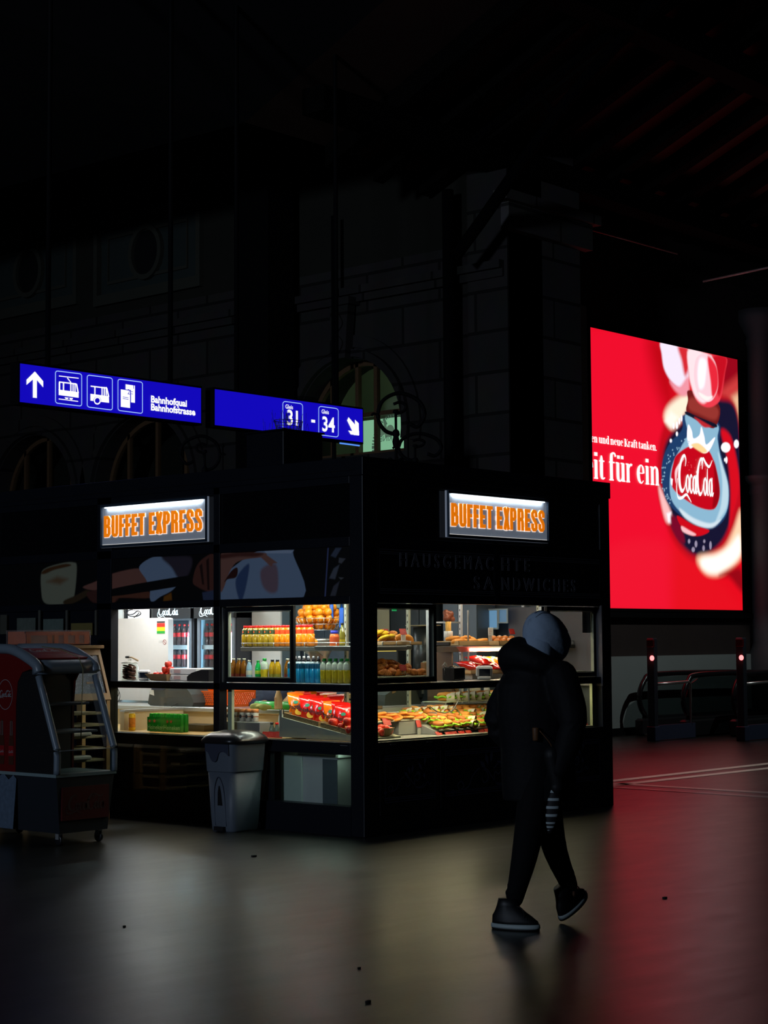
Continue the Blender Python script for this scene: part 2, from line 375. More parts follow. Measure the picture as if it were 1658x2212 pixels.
# ================================================================== THE HALL
def brickmat(name, c1, c2, mortar, sw, sh, axis='yz', rough=.85):
    m = bpy.data.materials.new(name); m.use_nodes = True; nt = m.node_tree; N = nt.nodes; L = nt.links; b = N['Principled BSDF']
    tc = N.new('ShaderNodeTexCoord'); sep = N.new('ShaderNodeSeparateXYZ'); cmb = N.new('ShaderNodeCombineXYZ'); L.new(tc.outputs['Object'], sep.inputs[0])
    L.new(sep.outputs['Y' if axis == 'yz' else 'X'], cmb.inputs[0]); L.new(sep.outputs['Z'], cmb.inputs[1])
    br = N.new('ShaderNodeTexBrick'); L.new(cmb.outputs[0], br.inputs['Vector']); br.inputs['Scale'].default_value = 1
    br.inputs['Brick Width'].default_value = sw; br.inputs['Row Height'].default_value = sh; br.inputs['Mortar Size'].default_value = .025; br.inputs['Mortar Smooth'].default_value = .2
    br.inputs['Color1'].default_value = (*c1,1); br.inputs['Color2'].default_value = (*c2,1); br.inputs['Mortar'].default_value = (*mortar,1)
    nz = N.new('ShaderNodeTexNoise'); nz.inputs['Scale'].default_value = 2.5; nz.inputs['Detail'].default_value = 6; L.new(tc.outputs['Object'], nz.inputs['Vector'])
    mx = N.new('ShaderNodeMix'); mx.data_type = 'RGBA'; mx.blend_type = 'MULTIPLY'; mx.inputs['Factor'].default_value = .5
    L.new(br.outputs['Color'], mx.inputs['A']); L.new(nz.outputs['Color'], mx.inputs['B']); L.new(mx.outputs['Result'], b.inputs['Base Color'])
    bp = N.new('ShaderNodeBump'); bp.inputs['Strength'].default_value = .8; bp.inputs['Distance'].default_value = .03; bp.invert = True
    L.new(br.outputs['Fac'], bp.inputs['Height']); L.new(bp.outputs['Normal'], b.inputs['Normal']); b.inputs['Roughness'].default_value = rough
    return m
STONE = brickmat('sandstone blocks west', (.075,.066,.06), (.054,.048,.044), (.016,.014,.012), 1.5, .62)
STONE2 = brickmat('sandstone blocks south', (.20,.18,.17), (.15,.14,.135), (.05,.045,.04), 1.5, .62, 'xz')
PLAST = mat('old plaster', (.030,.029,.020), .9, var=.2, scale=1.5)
# floor: worn polished asphalt
def floormat():
    m = bpy.data.materials.new('worn polished asphalt'); m.use_nodes = True; nt = m.node_tree; N = nt.nodes; L = nt.links; b = N['Principled BSDF']
    tc = N.new('ShaderNodeTexCoord')
    def noise(s, d=6, dist=0, vec=None):
        n = N.new('ShaderNodeTexNoise'); n.inputs['Scale'].default_value = s; n.inputs['Detail'].default_value = d; n.inputs['Distortion'].default_value = dist
        L.new(vec or tc.outputs['Object'], n.inputs['Vector']); return n
    n1 = noise(.7); n2 = noise(9, 8); n3 = noise(55, 3)
    mp = N.new('ShaderNodeMapping'); mp.inputs['Rotation'].default_value = (0,0,.75); mp.inputs['Scale'].default_value = (.8,2.2,1); L.new(tc.outputs['Object'], mp.inputs[0])
    n4 = noise(2.2, 6, .6, mp.outputs[0])
    cr = N.new('ShaderNodeValToRGB'); cr.color_ramp.elements[0].position = .3; cr.color_ramp.elements[1].position = .75
    cr.color_ramp.elements[0].color = (.014,.014,.012,1); cr.color_ramp.elements[1].color = (.030,.029,.025,1)
    ad = N.new('ShaderNodeMath'); ad.operation = 'ADD'; L.new(n1.outputs['Fac'], ad.inputs[0]); L.new(n4.outputs['Fac'], ad.inputs[1])
    ad2 = N.new('ShaderNodeMath'); ad2.operation = 'MULTIPLY'; ad2.inputs[1].default_value = .5; L.new(ad.outputs[0], ad2.inputs[0]); L.new(ad2.outputs[0], cr.inputs[0])
    sp = N.new('ShaderNodeValToRGB'); sp.color_ramp.elements[0].position = .30; sp.color_ramp.elements[1].position = .36; sp.color_ramp.elements[0].color = (.35,.33,.3,1); sp.color_ramp.elements[1].color = (1,1,1,1)
    L.new(n2.outputs['Fac'], sp.inputs[0])
    mx = N.new('ShaderNodeMix'); mx.data_type = 'RGBA'; mx.blend_type = 'MULTIPLY'; mx.inputs['Factor'].default_value = 1
    L.new(cr.outputs[0], mx.inputs['A']); L.new(sp.outputs[0], mx.inputs['B']); L.new(mx.outputs['Result'], b.inputs['Base Color'])
    rr = N.new('ShaderNodeMapRange'); rr.inputs['To Min'].default_value = .27; rr.inputs['To Max'].default_value = .38; L.new(n4.outputs['Fac'], rr.inputs['Value']); L.new(rr.outputs[0], b.inputs['Roughness'])
    b.inputs['Specular IOR Level'].default_value = .42
    bp = N.new('ShaderNodeBump'); bp.inputs['Strength'].default_value = .12; bp.inputs['Distance'].default_value = .003
    a3 = N.new('ShaderNodeMath'); a3.operation = 'ADD'; L.new(n2.outputs['Fac'], a3.inputs[0]); L.new(n3.outputs['Fac'], a3.inputs[1]); L.new(a3.outputs[0], bp.inputs['Height']); L.new(bp.outputs['Normal'], b.inputs['Normal'])
    return m
struct(MB().box(-40, 45, -30, 40, -.2, 0).build('floor', floormat()))
# ---- west facing stone wall with three arched windows
WX = 10.05
ARCH = [(17.6, 1.25, 4.3, 1.9), (14.45, 1.35, 4.3, 1.9), (9.42, 1.17, 4.95, 4.55)]   # centre y, radius, spring z, sill z
wm = MB(); y_hi = 32.0
edges = [y_hi]
for cy, r, zs, zb in ARCH: edges += [cy+r, cy-r]
edges.append(6.2)
for a, b in zip(edges[::2], edges[1::2]): wm.box(WX, WX+.9, b, a, 0, 7.6)
for cy, r, zs, zb in ARCH:
    wm.box(WX, WX+.9, cy-r, cy+r, 0, zb)
    pts = arc(cy, zs, r, r, 0, 180, 20)
    for (y0, z0), (y1, z1) in zip(pts, pts[1:]):
        wm.add([(WX,y0,z0),(WX,y1,z1),(WX,y1,7.6),(WX,y0,7.6),(WX+.9,y0,z0),(WX+.9,y1,z1),(WX+.9,y1,7.6),(WX+.9,y0,7.6)], [(0,1,2,3),(4,7,6,5),(0,4,5,1)])
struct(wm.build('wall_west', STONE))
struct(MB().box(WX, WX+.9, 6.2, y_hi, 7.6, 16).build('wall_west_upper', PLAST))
# pier in front of the advertising wall
pm = MB().box(WX-.02, 11.95, 6.2, 6.55, 0, 16).box(WX-.05, 12.02, 6.12, 6.3, 0, 3.6)
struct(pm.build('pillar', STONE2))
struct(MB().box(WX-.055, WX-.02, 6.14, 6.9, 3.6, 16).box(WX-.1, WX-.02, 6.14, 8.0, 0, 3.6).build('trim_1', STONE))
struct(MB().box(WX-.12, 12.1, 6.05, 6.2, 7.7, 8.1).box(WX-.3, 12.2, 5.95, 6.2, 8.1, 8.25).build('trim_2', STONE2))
cm = MB()
for z, d in ((7.0,.10),(7.12,.18),(10.3,.15)): cm.box(WX-d, WX, 6.2, y_hi, z, z+.12)
struct(cm.build('trim_3', STONE))
# arch mouldings
for n, (cy, r, zs, zb) in enumerate(ARCH):
    am = MB()
    for rr, dep, ww in ((r+.08,.09,.12),(r+.27,.05,.2)):
        q = arc(0, 0, rr, rr, -10, 190, 28); am.at(frame((WX,cy,zs),(0,-1,0),(0,0,1))); am.ribbon(q, ww, 0, dep)
    struct(am.build('trim_%d' % (4+n), STONE))
ks = MB().at(frame((WX,9.42,6.1),(0,-1,0),(0,0,1)))
ks.prism([(-.13,0),(.13,0),(.2,.85),(-.2,.85)], .05, .22).prism([(-.27,.85),(.27,.85),(.27,.97),(-.27,.97)], .02, .28)
ks.at(frame((WX-.22,9.42,6.1),(0,-1,0),(0,0,1))).ribbon(cat([(0,.1),(.07,.25),(-.05,.4),(.07,.55),(0,.7)],6), .05, 0, .03)
o = ks.build('keystone', STONE); tag(o, 'carved scroll keystone above the arched window with the lit clock', 'keystone')
# relief panels high on the plaster wall
def relief(px0, px1, py, name):
    y0, y1 = yat(px1, WX, py), yat(px0, WX, py); z = at((px0+px1)/2, py, 0, WX)[2]
    w_, h = (y1-y0)/2, .62; M = frame((WX,(y0+y1)/2,z),(0,-1,0),(0,0,1)); t = thing('relief_panel', name, 'wall panel', (WX,(y0+y1)/2,z-h))
    M = T((-WX,-(y0+y1)/2,-(z-h))) @ M
    fr = MB().at(M)
    for a, b, ww, d in ((w_+.1,h+.1,.22,.10),(w_-.22,h-.2,.06,.07)):
        fr.ribbon([(-a,-b),(a,-b),(a,b),(-a,b)], ww, 0, d, closed=True)
    fr.build('frame', mat('pale plaster moulding', (.075,.075,.055), .9), t)
    MB().at(M).prism([(-w_,-h),(w_,-h),(w_,h),(-w_,h)], 0, .03).build('panel', mat('grey green plaster', (.045,.062,.055), .8, var=.12, scale=3), t)
    MB().at(M).ribbon(arc(0,0,.40,.46,0,345,22), .09, .03, .12, closed=True).build('oval_frame', mat('pale plaster moulding'), t)
    MB().at(M).prism(arc(0,0,.36,.42,0,345,22), .03, .05).build('oval', mat('dark recess', (.01,.01,.01), .6), t)
relief(222, 427, 545, 'pale framed relief panel with dark oval high on the wall above the tram sign')
relief(-20, 162, 588, 'framed relief panel with dark oval high up at the left edge')
# windows in the arches
FRM = mat('brown window timber', (.20,.11,.05), .6, var=.2)
for n, (cy, r, zs, zb) in enumerate(ARCH):
    fm = MB(); x = WX+.42
    fm.at(frame((x,cy,zs),(0,-1,0),(0,0,1))).ribbon(arc(0,0,r-.04,r-.04,0,180,24), .08, 0, .08)
    fm.at(Matrix.Identity(4))
    fm.box(x-.08,x, cy-r, cy-r+.08, zb, zs).box(x-.08,x, cy+r-.08, cy+r, zb, zs).box(x-.1,x+.02, cy-r, cy+r, zb, zb+.08)
    for k in (724,778,818) if n == 2 else (-.5, 0, .5):
        yy = yat(k,x,940) if n == 2 else cy+k*r*1.15; hh = math.sqrt(max(.01, r*r-(yy-cy)**2)); fm.box(x-.08, x, yy-.035, yy+.035, zb, zs+hh)
    for zz in ((zat(800,897,x=x),) if n == 2 else (3.1, 4.35)):
        hh = r if zz < zs else math.sqrt(r*r-(zz-zs)**2); fm.box(x-.07, x, cy-hh, cy+hh, zz-.03, zz+.04)
    o = struct(fm.build('window_%d' % (n+1), FRM))
    pts = [(p[0], p[1]) for p in arc(0, 0, r-.02, r-.02, 0, 180, 24)]+[(-r+.02, zb-zs), (r-.02, zb-zs)]
    MB().at(frame((x-.03,cy,zs),(0,-1,0),(0,0,1))).poly(pts).build('pane', glass('dusty old glass', (.75,.8,.7), .5), o)
# room behind the clock window
rm = MB().box(12.4, 12.5, 6.4, 11.5, 3.5, 7).box(11, 12.5, 6.4, 11.5, 3.5, 3.6).box(11, 12.5, 11.4, 11.5, 3.5, 7).box(11, 12.5, 6.4, 6.5, 3.5, 7).box(11,12.5,6.4,11.5,6.9,7)
struct(rm.build('wall_clock_room', mat('pale green wall', (.55,.60,.48), .9, var=.05)))
MB().box(11, 12, 12.5, 20, 0, 7)  # (dark rooms behind the other two arches need nothing)
struct(MB().box(11.5, 11.6, 12.0, 20, 0, 7).build('wall_dark_room', mat('dark room wall', (.03,.03,.03), .9)))
light('room_light', 'POINT', (11.6, 9.6, 6.6), 2.2, (.85, 1, .75))
ck = thing('station_clock', 'lit clock face seen from behind through the arched window', 'clock', (10.72, 8.3, 4.0))
zc = zat(855, 962, x=10.75); yc = yat(858, 10.75, 960)
MB().box(.0,.12, yat(868,10.75)-8.3, yat(789,10.75)-8.3, .3, zat(830,904,x=10.72)-4.0).build('light_box', mat('lit clock glass', (.1,.1,.1), .5, emit=lin(140,196,165), es=1, var=0), ck)
tk = MB().at(T((-10.72,-8.3,-4.0)) @ frame((10.71,yc,zc),(0,-1,0),(0,0,1)))
for k in range(60):
    a = 2*PI*k/60; big = k % 5 == 0; r0, r1 = (.40,.52) if big else (.47,.52)
    tk.ribbon([(r0*math.cos(a), r0*math.sin(a)), (r1*math.cos(a), r1*math.sin(a))], .05 if big else .022)
tk.build('minute_marks', mat('clock marks', (.02,.04,.03), .5, emit=lin(70,95,85), es=1, var=0), ck)
hm = MB().at(tk.T).ribbon([(-.24,.42),(-.20,.14)], .06).ribbon([(-.36,.38),(-.27,.18)],.1).poly(arc(-.12,.24,.09,.1,0,340,16), .001)
hm.build('hands', mat('clock hands', (.03,.03,.03), .5, emit=lin(92,118,104), es=1, var=0), ck)
tm = MB(); textmesh(tm, 'ARINE', .13, tk.T @ T((.02,.08,.002)) @ SC(-1,1,1)); tm.build('lettering', MC['clock marks'], ck)
# iron column and downpipes on the stone wall
IRON = mat('dark iron', (.004,.004,.005), .7, var=.2, spec=.15)
def pipe(px, r, name, lab, x=WX-.32, zt=8.4):
    y = yat(px, x, 900); o = MB().lathe([(r,0),(r,zt)], 12).lathe([(r*1.25,3.4),(r*1.25,3.5)],12).build(name, IRON); o.location = (x, y, 0); tag(o, lab, name.replace('_',' '))
pipe(971, .09, 'downpipe', 'dark downpipe running down the stone wall beside the pier')
pipe(721, .035, 'downpipe', 'thin rod hanging in front of the arched clock window')
q = MB().box(-.3,.3,-.38,.38,0,16).build('iron_column', IRON); q.location = (WX-.5, yat(572, WX-.5, 800), 0); tag(q, 'wide dark iron column between the arched windows', 'column')
# ---- advertising wall, low white wall
YB = 6.9
DRK = mat('dark red brown wall', (.055,.035,.032), .8, var=.15, scale=3)
struct(MB().box(11.5, 26, YB+.15, YB+.5, 1.3, 12).build('wall_advertising', DRK))
struct(MB().box(11.5, 26, YB+.02, YB+.5, 0, 1.3).build('wall_low_white', mat('white painted wall', (.46,.48,.47), .75, var=.06, scale=2)))
struct(MB().box(11.5, 26, YB-.03, YB+.02, 0, .12).build('baseboard_low_wall', IRON))
struct(MB().box(11.5, 26, YB+.0, YB+.16, 1.95, 2.04).build('trim_7', IRON))
# lantern column to the right of the billboard
cx = xat(1640, 6.75, 1100); zk = zat(1640, 1040, y=6.75)
colm = MB().lathe([(.34,0),(.34,1.3),(.28,1.4),(.25,1.5),(.24,zk-.25),(.27,zk-.2),(.25,zk-.15),(.25,zk-.05),(.36,zk+.03),(.38,zk+.10),(.26,zk+.12),(.24,7.0),(.27,7.1),(.25,7.2),(.4,7.5),(.4,7.7)], 20)
o = colm.build('wall_column', mat('grey stone', (.07,.066,.07), .7, var=.15)); o.location = (cx+.15, 6.75, 0); tag(o, 'round stone column with a moulded capital right of the billboard', 'column')
# ---- roof deck, rafters, trusses
RS = .42; zr = lambda y: 9.0+(7.0-y)*RS
DECK = mat('roof boards', (.10,.05,.035), .8, var=.3, scale=3)
rf = MB(); 
struct(rf.add([(6,7.6,zr(7.6)),(30,7.6,zr(7.6)),(30,-14,zr(-14)),(6,-14,zr(-14)),(6,7.6,zr(7.6)+.1),(30,7.6,zr(7.6)+.1),(30,-14,zr(-14)+.1),(6,-14,zr(-14)+.1)], [(3,2,1,0),(4,5,6,7),(0,1,5,4),(2,3,7,6)]).build('ceiling', DECK))
RAFT = mat('roof timber', (.006,.005,.004), 1, var=.2, spec=.1)
for n in range(19):
    x = 7.6+n*1.05; m_ = MB(); d = .32
    m_.add([(x,7.6,zr(7.6)),(x+.22,7.6,zr(7.6)),(x+.22,-14,zr(-14)),(x,-14,zr(-14)),(x,7.6,zr(7.6)-d),(x+.22,7.6,zr(7.6)-d),(x+.22,-14,zr(-14)-d),(x,-14,zr(-14)-d)], [(4,5,6,7),(0,4,7,3),(1,2,6,5),(0,1,5,4)])
    struct(m_.build('beam_%d' % (n+1), RAFT))
for n, y in enumerate((6.3, 3.4, -.6, -5)):
    z = zr(y)-.32; struct(MB().box(6, 30, y-.2, y+.2, z-.35, z).build('beam_%d' % (20+n), RAFT))
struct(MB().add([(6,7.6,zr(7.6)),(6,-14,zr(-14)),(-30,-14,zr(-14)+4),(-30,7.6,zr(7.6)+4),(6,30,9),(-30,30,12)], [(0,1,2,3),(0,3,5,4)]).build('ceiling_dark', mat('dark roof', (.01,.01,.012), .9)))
# steel truss: curved lower chord with bars
STL = mat('dark steel truss', (.003,.003,.004), 1, spec=.05)
for n, x in enumerate((9.2,)):
    tr = thing('roof_truss', ['dark arched steel roof truss above the stone pier', 'dark arched steel roof truss high above the billboard'][n], 'truss', (x, 6.5, 7.2))
    lo = cat([(0,0,0),(0,-3,2.6),(0,-8,5.2),(0,-14,7),(0,-20,7.8)],6); MB().tube(lo, .09, 6).build('lower_chord', STL, tr)
    up = [(0, y-6.5, zr(y)-7.2-.5) for y in (6.5, 0, -7, -14)]; MB().tube(up, .08, 6).build('upper_chord', STL, tr)
    for k in (4, 8, 12, 16):
        p = lo[k]; MB().tube([p, (0, p[1]+.3, zr(p[1]+6.8)-7.2-.5)], .045, 6).build('strut', STL, tr)
PIPE = mat('glossy painted pipe', (.30,.26,.24), .3, var=.1)
a = at(1200,475,1,6.3); b = at(1462,548,1,6.3); o = MB().tube([(0,0,0), b-a], .018, 8).build('conduit_pipe', PIPE); o.location = a; tag(o, 'thin pipe under the roof catching red light above the billboard', 'pipe')
a = at(1518,608,1,6.5); b = a+Vector((0,-9,0)); b = Vector((a.x, at(1700,569,0,a.x)[1], at(1700,569,0,a.x)[2])); o = MB().tube([(0,0,0), b-a], .02, 8).build('conduit_pipe', PIPE); o.location = a; tag(o, 'thin pipe glowing red at the upper right edge above the column', 'pipe')
# ---- floor stripes
STR = mat('worn white floor paint', (.72,.70,.62), .3, var=.2, scale=12)
def stripe(p, q, label, w_=.16):
    a = at(*p, 2, 0); b = at(*q, 2, 0); d = (b-a).xy; L_ = d.length+3; d.normalize()
    o = MB().ribbon([(-.6*d.x,-.6*d.y),(L_*d.x, L_*d.y)], w_, .002, .004).build('floor_stripe', STR); o.location = (a.x, a.y, 0); tag(o, label, 'floor marking', 'painted floor stripes')
stripe((1327,1687),(1658,1650),'farthest painted floor stripe, rising to the right beside the kiosk')
stripe((1327,1696.5),(1658,1660),'painted floor stripe just in front of the farthest one')
stripe((1327,1693),(1658,1713),'painted floor stripe crossing the others, falling to the right')
stripe((1327,1701),(1658,1722),'nearest painted floor stripe, falling to the right')
rnd2 = random.Random(3)
for k, (px, py, s) in enumerate([(548,1851,.035),(1435,1941,.022),(795,2166,.02),(775,2093,.012),(268,2003,.014),(1130,1838,.012)]):
    p = at(px, py, 2, 0); pts = [(s*rnd2.uniform(.5,1)*math.cos(a), s*.7*rnd2.uniform(.5,1)*math.sin(a)) for a in [i*PI/4 for i in range(8)]]
    o = MB().prism(pts, 0, .006+s*.2).build('litter_scrap', mat('dark litter', (.02,.018,.015), .8)); o.location = (p.x,p.y,0)
    tag(o, ['flat dark scrap on the floor in front of the bin','tiny dark scrap on the red lit floor','tiny scrap on the floor at the bottom centre','tiny speck on the floor left of the bottom centre scrap','tiny speck on the floor at the lower left','tiny speck on the floor left of the walking person'][k], 'litter')
# ================================================================== BILLBOARD
bb = thing('billboard', 'huge lit red billboard showing a bottle opener in a mouth, on the far wall', 'billboard', (12.3, YB, 2.1))
X0, Z0 = 12.3, 2.1; BW, BH = 17.93-X0, 4.63
MB().box(-.05, BW+.05, .005, .14, -.05, BH+.05).build('casing', IRON, bb)
def bp(*pts):
    out = []
    for X, Y in pts:
        p = at(1240+X/3.352, 680+Y/3.352, 1, YB); out.append((p[0]-X0, p[2]-Z0))
    return out
RED = lin(236,14,44); RED2 = lin(228,10,28); DKR = lin(120,4,14); NAVY = lin(22,20,48); WH = (1.05,1.0,1.1); SKIN = lin(252,196,178); CREAMY = lin(255,240,214)
B = []
B.append((bp((60,60),(700,60),(700,2200),(60,2200)), RED, .3))
B.append((bp((540,170),(700,215),(720,700),(640,640),(560,380)), lin(190,6,20), .35))
B.append((bp((990,250),(1230,320),(1230,640),(1080,640),(1060,420)), lin(150,6,26), .16))
B.append((bp((1120,560),(1230,540),(1230,900),(1160,700)), lin(236,190,150), .12))
B.append((bp((1040,560),(1190,440),(1230,520),(1120,620)), lin(205,60,60), .12))
B.append((bp((690,700),(760,600),(900,560),(1060,600),(1160,640),(1205,900),(1210,1240),(1190,1480),(1120,1640),(1020,1730),(900,1790),(780,1720),(680,1560),(615,1330),(600,1130),(620,900)), lin(190,10,26), .09))
B.append((bp((800,760),(900,600),(1050,615),(1140,640),(1185,760),(1200,960),(1205,1180),(1150,1420),(1090,1600),(1010,1700),(900,1745),(800,1690),(700,1530),(650,1330),(632,1140),(655,950),(720,840)), NAVY, .07))
B.append((bp((1060,840),(1130,880),(1180,1080),(1195,1260),(1150,1450),(1120,1560),(1130,1300),(1110,1060)), lin(214,12,30), .06))
B.append((bp((650,740),(690,650),(810,570),(830,650),(800,720),(735,810),(690,815)), CREAMY, .09))
B.append((bp((655,770),(700,700),(750,740),(700,820)), (1,.95,.85), .06))
B.append((bp((610,1240),(640,1290),(700,1430),(702,1500),(660,1490),(620,1330)), lin(255,190,190), .06))
B.append((bp((670,1440),(700,1430),(703,1505),(680,1500)), WH, .04))
B.append((bp((1205,1420),(1215,1700),(1170,1800),(1060,1880),(960,1875),(895,1800),(905,1745),(1010,1730),(1090,1680),(1150,1560)), lin(255,214,176), .10))
B.append((bp((1190,1600),(1195,1740),(1080,1850),(990,1872),(925,1830),(925,1765),(1030,1740),(1120,1680)), (1.1,1.05,.98), .09))
B.append((bp((1205,1840),(1215,2000),(1120,1900),(1050,1890),(1120,1850)), lin(150,6,20), .1))
B.append((bp((700,1450),(760,1500),(800,1640),(760,1640),(705,1540)), lin(120,8,40), .05))
B.append((bp((625,200),(720,215),(830,245),(828,440),(800,510),(760,530),(700,480),(650,390),(632,280)), lin(244,232,250), .035))
B.append((bp((750,225),(835,248),(832,380),(800,440),(775,330)), lin(214,40,50), .07))
B.append((bp((690,480),(760,520),(820,450),(830,560),(790,590),(730,550)), lin(240,150,165), .05))
B.append((bp((800,720),(1040,780),(1050,960),(1120,1230),(1110,1420),(1050,1520),(960,1555),(860,1510),(740,1430),(660,1330),(632,1180),(640,1050),(690,930),(780,830)), lin(30,60,104), .02))
B.append((bp((812,715),(1030,790),(1036,900),(1068,1080),(1112,1240),(1108,1400),(1050,1500),(960,1540),(860,1500),(760,1420),(700,1330),(690,1200),(710,1080),(770,960),(820,860)), lin(138,182,208), .02))
B.append((bp((1040,1000),(1070,1080),(1112,1240),(1100,1400),(1020,1510),(1060,1380),(1070,1200)), lin(188,216,230), .04))
B.append((bp((760,1400),(860,1470),(980,1510),(1060,1480),(1000,1540),(900,1530),(800,1470)), lin(210,226,236), .03))
B.append((bp((745,1010),(850,945),(950,960),(1010,1060),(1048,1230),(1045,1340),(1005,1410),(900,1395),(790,1330),(715,1260),(700,1180),(715,1080)), lin(196,6,26), .015))
B.append((bp((1010,1060),(1048,1230),(1045,1340),(1000,1400),(1015,1240)), lin(150,4,18), .04))
B.append((bp((770,1060),(795,1040),(750,1120),(735,1220),(728,1130)), lin(255,200,205), .015))
B.append((bp((695,1180),(712,1190),(708,1240),(698,1225)), WH, .01))
B.append((bp((835,545),(1045,650),(1020,815),(930,790),(815,710),(822,620)), lin(112,26,26), .012))
B.append((bp((850,600),(1030,670),(1020,760),(900,720),(830,680)), lin(150,52,46), .05))
B.append((bp((812,700),(900,740),(1022,790),(1018,815),(900,765),(808,722)), lin(18,20,40), .01))
B.append((bp((870,740),(960,790),(990,810),(940,815),(895,775)), lin(190,40,48), .02))
B.append((bp((824,795),(850,840),(862,895),(905,870),(918,810),(940,880),(955,940),(1010,890),(1015,905),(975,985),(930,1000),(880,950),(835,965),(815,880)), WH, .012))
B.append((bp((845,940),(900,930),(960,985),(930,1000),(870,965)), lin(255,214,150), .02))
B.append((bp((742,1455),(860,1520),(975,1560),(930,1595),(860,1600),(790,1560)), lin(206,10,26), .015))
B.append((bp((775,1530),(830,1560),(880,1590),(850,1598),(785,1570)), lin(250,190,196), .02))
for X, Y, a, b in ((742,800,9,26),(718,805,8,22),(760,770,7,24),(742,862,8,16),(698,912,8,13),(1095,960,34,36),(1172,935,18,30),(1100,1052,8,24),(1088,1050,5,12),(776,750,6,22),(880,1660,10,24),(935,1690,9,20),(985,1670,9,30),(860,1700,12,18),(830,1640,9,16),(940,1640,8,12)):
    B.append((bp(*[(X+a*math.cos(t), Y+b*math.sin(t)) for t in [i*PI/4 for i in range(8)]]), WH if Y < 1100 else lin(150,140,165), .015))
B.append((bp((826,248),(960,285),(1098,308),(1090,420),(1060,600),(1010,660),(950,668),(890,630),(850,540),(826,420)), lin(236,60,76), .02))
B.append((bp((826,248),(960,285),(1000,330),(985,560),(940,640),(880,600),(845,510),(828,420)), lin(250,226,232), .04))
B.append((bp((1000,310),(1098,308),(1085,440),(1050,590),(1020,500)), lin(196,14,32), .05))
B.append((bp((880,320),(930,282),(990,300),(1030,380),(1040,520),(1005,610),(950,628),(890,560),(865,440)), lin(252,210,220), .012))
B.append((bp((965,300),(1030,380),(1040,520),(1000,600),(985,480)), lin(232,40,58), .04))
B.append((bp((900,560),(960,590),(1000,590),(960,622),(915,595)), lin(255,244,240), .02))
B.append((bp((905,330),(935,318),(955,350),(948,450),(935,520),(905,530),(893,430)), (1.05,1.02,1.1), .06))
prn = random.Random(5)
for _ in range(46):
    t = prn.uniform(2.4, 4.6); X = 860+prn.uniform(205,232)*math.cos(t)*1.0; Y = 1180-prn.uniform(230,330)*math.sin(t)*-.9
    B.append((bp(*[(X+4*math.cos(q_), Y+5*math.sin(q_)) for q_ in [i*PI/2.5 for i in range(5)]]), lin(150,190,215), .01))
for _ in range(16):
    X, Y = prn.uniform(760,1000), prn.uniform(1010,1130)
    B.append((bp(*[(X+2.5*math.cos(q_), Y+3*math.sin(q_)) for q_ in [i*PI/2.5 for i in range(5)]]), lin(240,90,100), .008))
BM = paintmat('billboard print', emit=1.06, rough=.5)
picture('picture', BW, BH, 420, 345, frame((0,0,0),(1,0,0),(0,0,1)), RED2, B, BM, bb)
WE = mat('lit white lettering', (.8,.8,.8), .5, emit=(1,1,1), es=1.0, var=0)
def bbtext(s, Xr, Yb, Xl_hint, size, sx, fat=1):
    """right end at crop x Xr, baseline Yb"""
    wid = sum(serif(c)[1] for c in s)*size*sx; p = bp((Xr, Yb))[0]
    mb = MB(); seriftext(mb, s, frame((p[0]-wid, -.012, p[1]),(1,0,0),(0,0,1)), size, sx, fat); return mb
def bbtext(s, vis, Xl, Xr, Yb, size, fat=1):
    """right end at crop x Xr, the visible part starts at Xl"""
    pr = bp((Xr, Yb))[0]; pl = bp((Xl, Yb))[0]; sx = (pr[0]-pl[0])/(sum(serif(c)[1] for c in vis)*size)
    wid = sum(serif(c)[1] for c in s)*size*sx; mb = MB(); seriftext(mb, s, frame((pr[0]-wid, -.012, pr[1]),(1,0,0),(0,0,1)), size, sx, fat); return mb
hs = (bp((230,1000))[0][1]-bp((230,1198))[0][1])/.97; hs2 = (bp((230,875))[0][1]-bp((230,932))[0][1])/.97
bbtext('Zeit für ein', 'it für ein', 138, 616, 1238, hs, 1.12).build('headline', WE, bb)
bbtext('nen und neue Kraft tanken.', 'en und neue Kraft tanken.', 118, 594, 985, hs2, 1.2).build('small_line', WE, bb)
lm = MB(); a = bp((735,1285))[0]; b = bp((1000,1350))[0]
logo(lm, frame((a[0], -.012, a[1]-.0), (1, 0, .0), (0,0,1)) @ Matrix(((1,0,0,0),((b[1]-a[1])*.35/(b[0]-a[0]),1.7,0,0),(0,0,1,0),(0,0,0,1))), (b[0]-a[0])*1.04)
lm.T = Matrix.Identity(4)
lo_ = lm.build('logo', WE, bb); lo_.scale = (1,1,1)
# ================================================================== BLUE DIRECTION SIGNS
SY = 6.0
BLUE = mat('lit blue sign face', (.01,.01,.05), .4, emit=lin(18,8,186), es=1.0, var=0)
def bluesign(c0, c1, zoom, ox, oy, label):
    def s_(X, Y): p = at(ox+X/zoom, oy+Y/zoom, 1, SY); return (p[0], p[2])
    (xa, za), (xb, zb) = s_(*c0), s_(*c1); t = thing('direction_sign', label, 'sign', (xa, SY, zb), 0, 'hanging blue station signs')
    W_, H_ = xb-xa, za-zb
    MB().box(-.02, W_+.02, .004, .15, -.025, H_+.025).build('casing', IRON, t)
    MB().box(0, W_, -.004, .004, 0, H_).build('lit_face', BLUE, t)
    for k in (.16, .84):
        MB().tube([(W_*k, .07, H_), (W_*k, .07, 9)], .03, 8).build('hanging_rod', IRON, t)
    M = frame((-xa, -.008-0.0, -zb), (1,0,0), (0,0,1)); M.translation = Vector((-xa, -.010, -zb))
    return t, s_, M
t, S1, M = bluesign((90,95),(1558,580),3.768,20,760,'lit blue hanging sign with up arrow, tram and bus symbols')
def R_(mb, pts, w_, S, closed=False): return mb.ribbon([S(*p) for p in pts], w_, 0, closed=closed)
